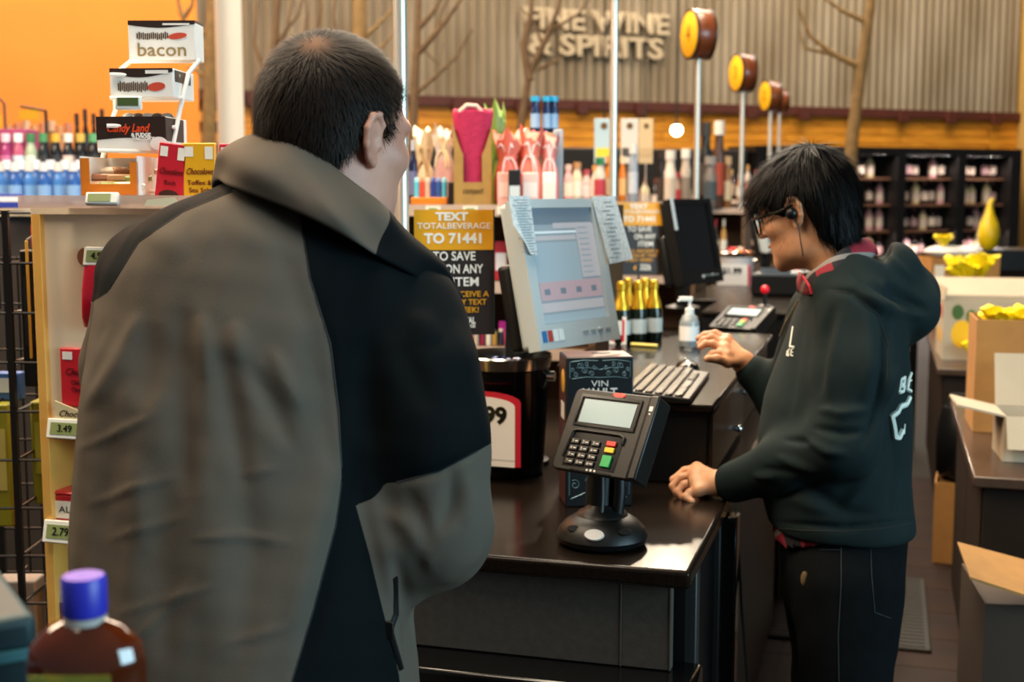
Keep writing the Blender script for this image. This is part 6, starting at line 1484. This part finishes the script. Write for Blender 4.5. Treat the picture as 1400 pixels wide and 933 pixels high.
for w_, fd, sd in ((wrp, (-.10, .97, -.1), (-.97, -.10, 0)), (lw, (.35, .9, -.1), (.9, -.35, 0))):
    fd = np.array(fd)/np.linalg.norm(fd); mc, ch, th = hand_auto(w_+fd*.01, fd, np.array(sd), np.array((0, 0, 1.)))
    allp = np.array([w_]+mc+[q for c in ch for q in c]+th); gh = Grid(allp.min(0)-.03, allp.max(0)+.03, .003)
    hv.append(surf(gh, hand_sdf(gh, w_, .034, mc, ch, .013, th)))
Vall, Qall = join((place_head(Vh), Qh), (Vb, Qb), *hv)
to_world_mesh('body', Vall, Qall, m_skin1, man)
# trousers and shoes
gt = Grid((-.60, 1.45, .05), (-.05, 1.95, 1.0), .010)
tf = None
for hp, kn, ak in ((hipL, kneeL, ankL), (hipR, kneeR, ankR)):
    c = chain(gt, [hp, kn, ak], [.112, .080, .068], .03); tf = c if tf is None else smin(tf, c, .03)
tf = smin(tf, ell(gt, (-.34, 1.68, .93), (.19, .145, .12)), .04)
Vt, Qt = surf(gt, tf); Vt = relax(Vt, Qt, 1); Vt = Vt+normals(Vt, Qt)*(.004*vnoise(Vt, 40, 5))[:, None]
to_world_mesh('trousers', Vt, Qt, M('man_trousers', '#1d2026', .8, bump=.2, bscale=300), man)
for ak in (ankL, ankR):
    gs = Grid(ak+np.array([-.09, -.13, -.085]), ak+np.array([.12, .25, .09]), .006)
    sf = smin(chain(gs, [ak+np.array([0, -.03, -.03]), ak+np.array([.01, .06, -.035]), ak+np.array([.03, .15, -.045])], [.05, .046, .038], .02), cap(gs, ak, ak+np.array([0, 0, .06]), .05, .05), .02)
    sf = np.maximum(sf, .003-gs.Z); Vs, Qs = surf(gs, sf); to_world_mesh('shoe', Vs, Qs, m_black, man)
# ================================================================== the cashier
WDp = 2.75
wo = person_root('short-haired person in glasses and a dark hoodie working at the till', 1150, WDp)
m_skin2 = skin_mat('skin_cashier', '#d6a079', '#c2865f')
def wrow(py, l, r, dep, b, d=WDp):
    a = Lp(l, py, d); c = Lp(r, py, d); return (float(a[2]), float((a[0]+c[0])/2), float(a[1])+dep, float((c[0]-a[0])/2), b)
wrows = [wrow(352, 1130, 1205, .02, .06), wrow(375, 1118, 1218, .02, .10), wrow(400, 1106, 1228, .02, .15), wrow(440, 1090, 1232, .01, .18), wrow(500, 1066, 1236, 0, .185), wrow(545, 1050, 1240, 0, .18), wrow(600, 1040, 1240, 0, .175), wrow(650, 1040, 1238, 0, .178), wrow(690, 1048, 1241, 0, .185), wrow(708, 1052, 1244, 0, .186), wrow(719, 1056, 1244, 0, .18)]
g = Grid((.36, 2.34, .80), (1.0, 3.22, 1.52), .0056)
wt = loftz(g, wrows, 2.3)
s_l = Lp(1168, 425, 2.62); e_l = Lp(1150, 607, 2.56); w_l = Lp(1004, 660, 2.775)
al_p = [s_l, Lp(1168, 510, 2.58), e_l, Lp(1075, 632, 2.66), w_l]; al_r = [.082, .074, .066, .054, .043]
al = chain(g, al_p, al_r, .04)
s_r = Lp(1125, 430, 2.92); e_r = Lp(1078, 552, 3.06); w_r = Lp(1030, 510, 3.07)
ar_p = [s_r, e_r, w_r]; ar_r = [.078, .062, .043]; ar = chain(g, ar_p, ar_r, .04)
hood = chain(g, [Lp(1128, 392, 2.63), Lp(1170, 378, 2.66), Lp(1215, 372, 2.74), Lp(1240, 405, 2.80), Lp(1225, 400, 2.90)], [.028, .045, .058, .062, .05], .04)
hood = smin(hood, chain(g, [Lp(1190, 395, 2.66), Lp(1240, 425, 2.74), Lp(1228, 455, 2.78)], [.045, .058, .04], .04), .03)
hood = smax(hood, -ell(g, Lp(1165, 345, 2.76), (.075, .11, .06)), .02)
F = smin(smin(smin(wt, ar, .04), al, .028), hood, .022)
V, Q = surf(g, F); V = relax(V, Q, 2); N = normals(V, Q); px, py = nproj(V)
toward = (N@np.array([0, -1., 0])) > -.15; disp = np.zeros(len(V), np.float32)
for pts, amp, wd in (([(1214, 420), (1213, 500), (1203, 548), (1180, 610)], -.010, 5), ([(1120, 660), (1060, 685)], -.006, 4), ([(1120, 560), (1150, 566), (1190, 560)], .006, 6), ([(1112, 585), (1150, 592), (1185, 590)], -.006, 5), ([(1100, 600), (1130, 618), (1160, 622)], .005, 5), ([(1060, 625), (1100, 640), (1120, 648)], .005, 5), ([(1030, 650), (1060, 655)], .004, 4),
                     ([(1140, 420), (1125, 480), (1120, 540)], -.006, 8), ([(1165, 370), (1215, 400), (1270, 430)], -.007, 5), ([(1180, 400), (1225, 428), (1262, 432)], .006, 6), ([(1210, 345), (1250, 385)], .004, 5), ([(1130, 395), (1165, 400), (1205, 432), (1214, 470)], -.006, 4), ([(1060, 715), (1150, 722), (1246, 712)], -.005, 3), ([(1200, 640), (1150, 700)], .004, 8), ([(1080, 680), (1130, 700)], .004, 8), ([(1205, 560), (1230, 500)], .004, 6), ([(1150, 430), (1135, 500), (1138, 560)], .004, 7), ([(1185, 430), (1190, 500), (1180, 550)], .004, 8), ([(1100, 430), (1085, 500), (1075, 580)], -.004, 7), ([(1070, 600), (1110, 606)], -.004, 4), ([(1040, 640), (1090, 648)], -.003, 4), ([(1090, 660), (1160, 700), (1200, 705)], -.004, 7), ([(1216, 560), (1224, 640), (1215, 700)], -.004, 7), ([(1215, 390), (1250, 412), (1272, 425)], -.006, 5)):
    disp += np.where(toward, fold(px, py, pts, 1.9*amp, wd*1.25), 0)
disp += .0022*vnoise(V*np.array([1, 1, .6]), 30, 11)+.0035*vnoise(V*np.array([1, 1, .5]), 15, 12)
V = V+N*disp[:, None]; V = relax(V, Q, 1, .3)
m_hoodie = M('hoodie_cloth', '#0e1c1d', .85, var=.12, vscale=20, bump=.14, bscale=500, spec=.2)
hd_ = to_world_mesh('hoodie', V, Q, m_hoodie, wo); hb = bvh_of(V, Q)
m_print = M('hoodie_print', '#d9dccf', .7)
# white print: chest letters L / GE and back letters BE / C
for pts in ([(1084, 447), (1080, 474), (1086, 475)], [(1079, 466+13), (1076.5, 484), (1076, 475+12)], ):
    stroke(hb, pts, .0022, m_print, hd_, 'chest_print', wo, .002)
for pts in ([(1080, 477), (1076.5, 480), (1075.5, 486), (1078, 487), (1078.5, 483)], [(1085, 477), (1082, 478), (1081, 486), (1084.5, 487)], [(1082, 482), (1084.5, 482)]):
    stroke(hb, pts, .0014, m_print, hd_, 'chest_print', wo, .002, n=6)
for pts, r in (([(1245, 486), (1246, 498)], .002), ([(1232, 518), (1229, 536)], .0042), ([(1232, 519), (1237, 516), (1236, 524), (1231, 528)], .0034), ([(1231, 528), (1236, 528), (1235, 535), (1229, 537)], .0038), ([(1246, 509), (1242, 520), (1240, 532), (1245, 535)], .004), ([(1247, 520), (1242, 522)], .002),
               ([(1243, 544), (1239, 553), (1231, 556), (1227, 564), (1219, 570), (1221, 577), (1223, 588), (1224, 598), (1229, 599), (1234, 588)], .006), ([(1237, 580), (1236, 594)], .002)):
    stroke(hb, pts, r, m_print, hd_, 'back_print', wo, .002, n=6)
stroke(hb, [(1092, 410), (1075, 440), (1063, 468), (1056, 484)], .003, M('zip_metal', '#b9ab8c', .3, metal=.8), hd_, 'zipper', wo, .002)
stroke(hb, [(1130, 398), (1160, 400), (1200, 430), (1214, 470), (1212, 520)], .0012, M('hoodie_seam', '#0c1212', .8), hd_, 'seam', wo, .0)
stroke(hb, [(1056, 722), (1100, 726), (1150, 727), (1200, 724), (1246, 716)], .0012, MATS['hoodie_seam'], hd_, 'seam', wo, .0)
# shirt: plaid collar and tail
m_plaid = M('plaid_shirt', '#7a1626', .8)
nt = m_plaid.node_tree; b = nt.nodes['Principled BSDF']; tc = nt.nodes.new('ShaderNodeTexCoord'); mp2 = nt.nodes.new('ShaderNodeMapping'); mp2.inputs['Scale'].default_value = (1, 1, 1); mp2.inputs['Rotation'].default_value = (.4, .3, .5); nt.links.new(tc.outputs['Object'], mp2.inputs[0])
w1 = nt.nodes.new('ShaderNodeTexWave'); w1.inputs['Scale'].default_value = 4; w2 = nt.nodes.new('ShaderNodeTexWave'); w2.bands_direction = 'Z'; w2.inputs['Scale'].default_value = 4
for w_n in (w1, w2): nt.links.new(mp2.outputs[0], w_n.inputs['Vector'])
def gt_(src, th):
    q = nt.nodes.new('ShaderNodeMath'); q.operation = 'GREATER_THAN'; q.inputs[1].default_value = th; nt.links.new(src, q.inputs[0]); return q.outputs[0]
mx1 = nt.nodes.new('ShaderNodeMix'); mx1.data_type = 'RGBA'; mx1.inputs['A'].default_value = lin('#120d12'); mx1.inputs['B'].default_value = lin('#861226'); nt.links.new(gt_(w1.outputs[1], .5), mx1.inputs['Factor'])
mx3 = nt.nodes.new('ShaderNodeMix'); mx3.data_type = 'RGBA'; nt.links.new(mx1.outputs['Result'], mx3.inputs['A']); mx3.inputs['B'].default_value = lin('#7d7671'); nt.links.new(gt_(w2.outputs[1], .95), mx3.inputs['Factor']); nt.links.new(mx3.outputs['Result'], b.inputs['Base Color'])
top = [(1092, 372, 2.86), (1098, 374, 2.76), (1110, 370, 2.67), (1135, 352, 2.635), (1160, 336, 2.66), (1186, 325, 2.74), (1180, 330, 2.84)]
bot = [(1090, 400, 2.86), (1104, 404, 2.75), (1116, 398, 2.65), (1140, 384, 2.615), (1170, 366, 2.64), (1200, 348, 2.73), (1192, 352, 2.86)]
T_, B_ = dense(top, 5), dense(bot, 5); nU = len(T_); nV = 5; axis = Lp(1145, 350, 2.75); ptsl = []
for sd_ in (0, 1):
    for v in range(nV+1):
        q = v/nV; c = T_*(1-q)+B_*q; o_ = c-axis; o_[:, 2] = 0; o_ /= np.linalg.norm(o_, axis=1, keepdims=True)+1e-6
        ptsl.append(c+o_*(.006*math.sin(math.pi*q)-(.006 if sd_ else 0)))
rings = ptsl[:nV+1]+ptsl[nV+1:][::-1]; nR = len(rings); idx = np.arange(nR*nU).reshape(nR, nU)
Q2 = np.concatenate([np.stack([idx[i][:-1], idx[(i+1) % nR][:-1], idx[(i+1) % nR][1:], idx[i][1:]], 1) for i in range(nR)])
shc = to_world_mesh('shirt', np.stack(rings, 0).reshape(-1, 3), Q2, m_plaid, wo)
gs = Grid(Lp(1040, 790, 2.75)+np.array([0, -.22, 0]), Lp(1260, 700, 2.75)+np.array([0, .24, 0]), .008)
tl = loftz(gs, [wrow(770, 1064, 1234, 0, .165), wrow(745, 1060, 1238, 0, .174), wrow(700, 1062, 1238, 0, .174)], 2.3)
lo_z = Lp(1100, 766, 2.6)[2]; tl = np.maximum(tl, (Lp(1060, 748, 2.7)[2]+np.maximum(0, gs.X-Lp(1072, 760, 2.7)[0])*.55)-gs.Z)
Vs, Qs = surf(gs, tl)
to_world_mesh('shirt_tail', Vs, Qs, m_plaid, wo, parent=shc)
# jeans
gj = Grid((.36, 2.45, .04), (1.0, 3.1, .99), .0075)
hip = (.66, 2.76, .90)
pl_, pr_ = Lp(1158, 800, 2.66), Lp(1140, 800, 2.84)
kl, kr = Lp(1156, 1010, 2.66), Lp(1140, 1010, 2.86); kl[2] = .48; kr[2] = .48
al_k, ar_k = kl+np.array([.02, 0, -.40]), kr+np.array([.02, .0, -.40])
jf = smin(chain(gj, [pl_, kl, al_k], [.110, .088, .075], .03), chain(gj, [pr_, kr, ar_k], [.110, .088, .075], .03), .03)
jf = smin(jf, loftz(gj, [wrow(712, 1072, 1236, 0, .165), wrow(770, 1070, 1230, 0, .165), wrow(830, 1078, 1218, 0, .16), wrow(860, 1090, 1210, 0, .14)], 2.3), .03)
jf = np.maximum(jf, gj.Z-Lp(1150, 706, 2.75)[2])
Vj, Qj = surf(gj, jf); Vj = relax(Vj, Qj, 2); Vj = Vj+normals(Vj, Qj)*(.004*vnoise(Vj*np.array([1, 1, .7]), 45, 21))[:, None]
m_jean = M('dark_denim', '#070a0c', .9, spec=.1, var=.3, vscale=30, bump=.2, bscale=600)
jn = to_world_mesh('jeans', Vj, Qj, m_jean, wo); jb2 = bvh_of(Vj, Qj); m_st = M('denim_stitch', '#1c262c', .8)
for pts in ([(1150, 748), (1150, 800), (1146, 870), (1147, 933)], [(1190, 742), (1192, 790), (1196, 838), (1218, 846)], [(1188, 742), (1232, 733)], [(1120, 752), (1150, 752)]):
    stroke(jb2, pts, .0009, m_st, jn, 'stitching', wo, .001)
h = hit(jb2, 1100, 792, .0)
if h is not None: MB().ball((0, 0, 0), (.008, .003, .016), 10, 8, mat=wo.matrix_world.inverted() @ Matrix.Translation(h)).build('worn_patch', mcol('#6a5230', .9), jn)
for ak in (al_k, ar_k):
    gs2 = Grid(ak+np.array([-.24, -.10, -.085]), ak+np.array([.12, .22, .07]), .006)
    sf = smin(chain(gs2, [ak+np.array([.03, -.01, -.03]), ak+np.array([-.05, .04, -.035]), ak+np.array([-.13, .09, -.043])], [.048, .045, .036], .02), cap(gs2, ak, ak+np.array([0, 0, .05]), .045, .045), .02)
    sf = np.maximum(sf, .004-gs2.Z); Vs, Qs = surf(gs2, sf); to_world_mesh('shoe', Vs, Qs, m_black, wo)
# head
WHc = Lp(1104, 292, 2.74); WR = rotm(math.radians(-57), math.radians(17), math.radians(0)); WS = .985
g = Grid((-.115, -.14, -.235), (.115, .145, .165), .0027)
Vh, Qh = surf(g, head_sdf(g, True, (0, -.062, -.23), (.050, .056))); Vh = relax(Vh, Qh, 1, .4)
def place_w(V): return (V*WS)@WR.T+WHc
# hair: full layered cut over the ear tops, fringe to the brow
yl = np.array([-.16, -.085, -.06, -.04, -.026, -.018, .012, .020, .034, .046, .056, .072, .10, .13]); zl = np.array([-.085, -.105, -.095, -.060, -.01, .026, .022, -.012, -.022, -.012, .030, .040, .044, .04])
hcw = smin(ell(g, (0, -.012, .050), (.090, .106, .098)), ell(g, (0, -.048, -.02), (.070, .060, .085)), .04)
hcw = smin(hcw, ell(g, (0, .062, .062), (.070, .052, .048)), .03)
hz = np.interp(np.asarray(g.Y).ravel(), yl, zl).reshape(np.asarray(g.Y).shape).astype(np.float32)
hz = hz+.005*np.sin(g.X*190)+.004*np.sin(g.Y*230+g.X*90)
hcw = smax(hcw, hz-g.Z, .008)
for s in (-1, 1): hcw = smax(hcw, -ell(g, (s*.094, -.006, .003), (.034, .023, .036)), .006)
Va, Qa = surf(g, hcw); Va = relax(Va, Qa, 1, .5)
Va = Va+normals(Va, Qa)*(.003*vnoise(Va*np.array([1, 1, .35]), 160, 31)+.002*vnoise(Va*np.array([1, 1, .3]), 320, 32))[:, None]
whw = np.array([0, -.05, .145])
def flow_w(p):
    d = p-whw; d = d/(np.linalg.norm(d, axis=1, keepdims=True)+1e-6); d[:, 2] -= .55; d[:, 1] += np.where(p[:, 1] > .02, .3, -.05); return d
S2 = hair_strands(Va, Qa, 9000, .045, flow_w, .16, .0008, 3, rs=np.random.RandomState(9), jitter=.16, sel=lambda c: np.where((np.abs(c[:, 0]) > .05) & (np.hypot(c[:, 1]+.004, c[:, 2]-.012) < .046), .0, 1.)*np.where((c[:, 1] > .05) & (c[:, 2] < .06), .35, 1))
m_hb = M('hair_black', '#050404', .7, spec=.08); m_hb2 = M('hair_black_strand', '#050404', .5, spec=.1)
hw_ = to_world_mesh('hair', place_w(Va), Qa, m_hb, wo); s_ = to_world_mesh('hair_strands', place_w(S2[0]), S2[1], m_hb2, wo, parent=hw_); s_['kind'] = 'stuff'
# body under the clothes, with hands
gb = Grid((.36, 2.36, 0), (1.0, 3.22, 1.50), .012)
bf = loftz(gb, [(z, xc, yc, max(a-.03, .03), max(b_-.035, .03)) for z, xc, yc, a, b_ in wrows], 2.2)
bf = smin(bf, chain(gb, al_p, [.05, .046, .042, .036, .028], .03), .03); bf = smin(bf, chain(gb, ar_p, [.05, .042, .028], .03), .03)
for a_, k_, n_ in ((pl_, kl, al_k), (pr_, kr, ar_k)): bf = smin(bf, chain(gb, [a_, k_, n_], [.09, .06, .04], .03), .03)
Vb, Qb = surf(gb, bf); Vb = relax(Vb, Qb, 1)
def hp(*l): return [Lp(*p) for p in l]
mcL = hp((953, 640, 2.845), (949, 649, 2.825), (950, 660, 2.80), (954, 671, 2.778))
chL = [hp((953, 640, 2.845), (936, 644, 2.85), (921, 656, 2.85), (925, 671, 2.845)), hp((949, 649, 2.825), (931, 653, 2.83), (920, 665, 2.83), (926, 677, 2.82)), hp((950, 660, 2.80), (935, 663, 2.805), (926, 673, 2.80), (934, 682, 2.79)), hp((954, 671, 2.778), (943, 674, 2.78), (937, 680, 2.775), (946, 686, 2.765))]
thL = hp((975, 655, 2.84), (955, 660, 2.88), (938, 668, 2.88), (926, 672, 2.87))
gh = Grid(Lp(912, 700, 2.80)-np.array([.0, .10, .0]), Lp(1005, 620, 2.80)+np.array([0, .14, 0]), .0018)
hL = surf(gh, smin(hand_sdf(gh, Lp(984, 661, 2.79), .034, mcL, chL, .0125, thL), cap(gh, Lp(982, 661, 2.79), w_l, .027, .030), .01))
mcR = hp((994, 464, 3.10), (990, 469, 3.08), (990, 477, 3.06), (994, 486, 3.045))
chR = [hp((994, 464, 3.10), (978, 456, 3.115), (964, 458, 3.12), (955, 463, 3.12)), hp((990, 469, 3.08), (973, 461, 3.09), (962, 465, 3.09), (956, 471, 3.09)), hp((990, 477, 3.06), (975, 470, 3.065), (964, 470, 3.065), (957, 475, 3.06)), hp((994, 486, 3.045), (984, 482, 3.05), (974, 484, 3.05), (968, 489, 3.05))]
thR = hp((1010, 494, 3.05), (995, 496, 3.035), (980, 491, 3.02), (967, 491, 3.01))
gh2 = Grid(Lp(946, 520, 3.06)-np.array([.0, .08, .0]), Lp(1042, 440, 3.06)+np.array([0, .10, 0]), .0018)
hR = surf(gh2, smin(hand_sdf(gh2, Lp(1018, 497, 3.07), .034, mcR, chR, .0125, thR), cap(gh2, Lp(1016, 496, 3.07), w_r, .026, .028), .01))
Vall, Qall = join((place_w(Vh), Qh), (Vb, Qb), hL, hR)
to_world_mesh('body', Vall, Qall, m_skin2, wo)
# ring, glasses, earpiece, lanyard
IW = wo.matrix_world.inverted()
def lw_(p): return LM @ Vector([float(x) for x in p])
ra, rb = chL[2][0], chL[2][1]; rc = ra*.5+rb*.5; dr_ = Vector([float(x) for x in (rb-ra)]).normalized(); uu = dr_.orthogonal().normalized(); vv_ = dr_.cross(uu)
MB().tube([IW @ (LM @ (Vector([float(x) for x in rc])+(uu*math.cos(a)+vv_*math.sin(a))*.0112)) for a in [2*math.pi*i/20 for i in range(21)]], .0014, 6).build('ring', M('ring_gold', '#d9c08a', .2, metal=1.), wo)
def hl(x, y, z): v = place_w(np.array([[x, y, z]]))[0]; return IW @ (LM @ Vector([float(q) for q in v]))
m_spec = M('spectacle_black', '#0a0a0b', .25)
gl = MB()
for s in (-1, 1):
    ptsg = [(s*.008, .108, .020), (s*.030, .109, .023), (s*.056, .100, .020), (s*.058, .098, .002), (s*.050, .101, -.014), (s*.030, .107, -.018), (s*.012, .109, -.012), (s*.008, .108, .004), (s*.008, .108, .020)]
    gl.tube([hl(*p) for p in ptsg], .0024, 8); gl.tube([hl(s*.058, .099, .016), hl(s*.070, .085, .016), hl(s*.082, .03, .014), hl(s*.084, -.002, .020)], [.003, .0035, .003, .0025], 8)
gl.tube([hl(-.009, .108, .008), hl(0, .112, .010), hl(.009, .108, .008)], .002, 8)
gl.build('glasses', m_spec, wo)
MB().ball((0, 0, 0), (.013, .013, .013), 14, 10, mat=Matrix.Translation(hl(-.086, .003, .002))).build('earpiece', m_black, wo)
ec = [hl(-.086, .0, -.008), hl(-.084, -.004, -.03), hl(-.074, .004, -.06), hl(-.066, .01, -.09)]
MB().tube(ec, .0013, 6).build('earpiece_cable', m_black, wo)
MB().tube([IW @ P(1098, 378, 2.66), IW @ P(1107, 392, 2.63), IW @ P(1110, 402, 2.63)], .003, 8).build('lanyard', M('lanyard_red', '#b0122a', .6), wo)
# eyebrow
for s in (-1, 1): MB().tube([hl(s*.016, .100, .030), hl(s*.035, .097, .034), hl(s*.052, .086, .029)], [.002, .0028, .0015], 6).build('eyebrow', m_hb, wo)
for s in (-1, 1): MB().ball((0, 0, 0), .006, 10, 8, mat=Matrix.Translation(hl(s*.031, .0865, .010))).build('eye', m_hb, wo)
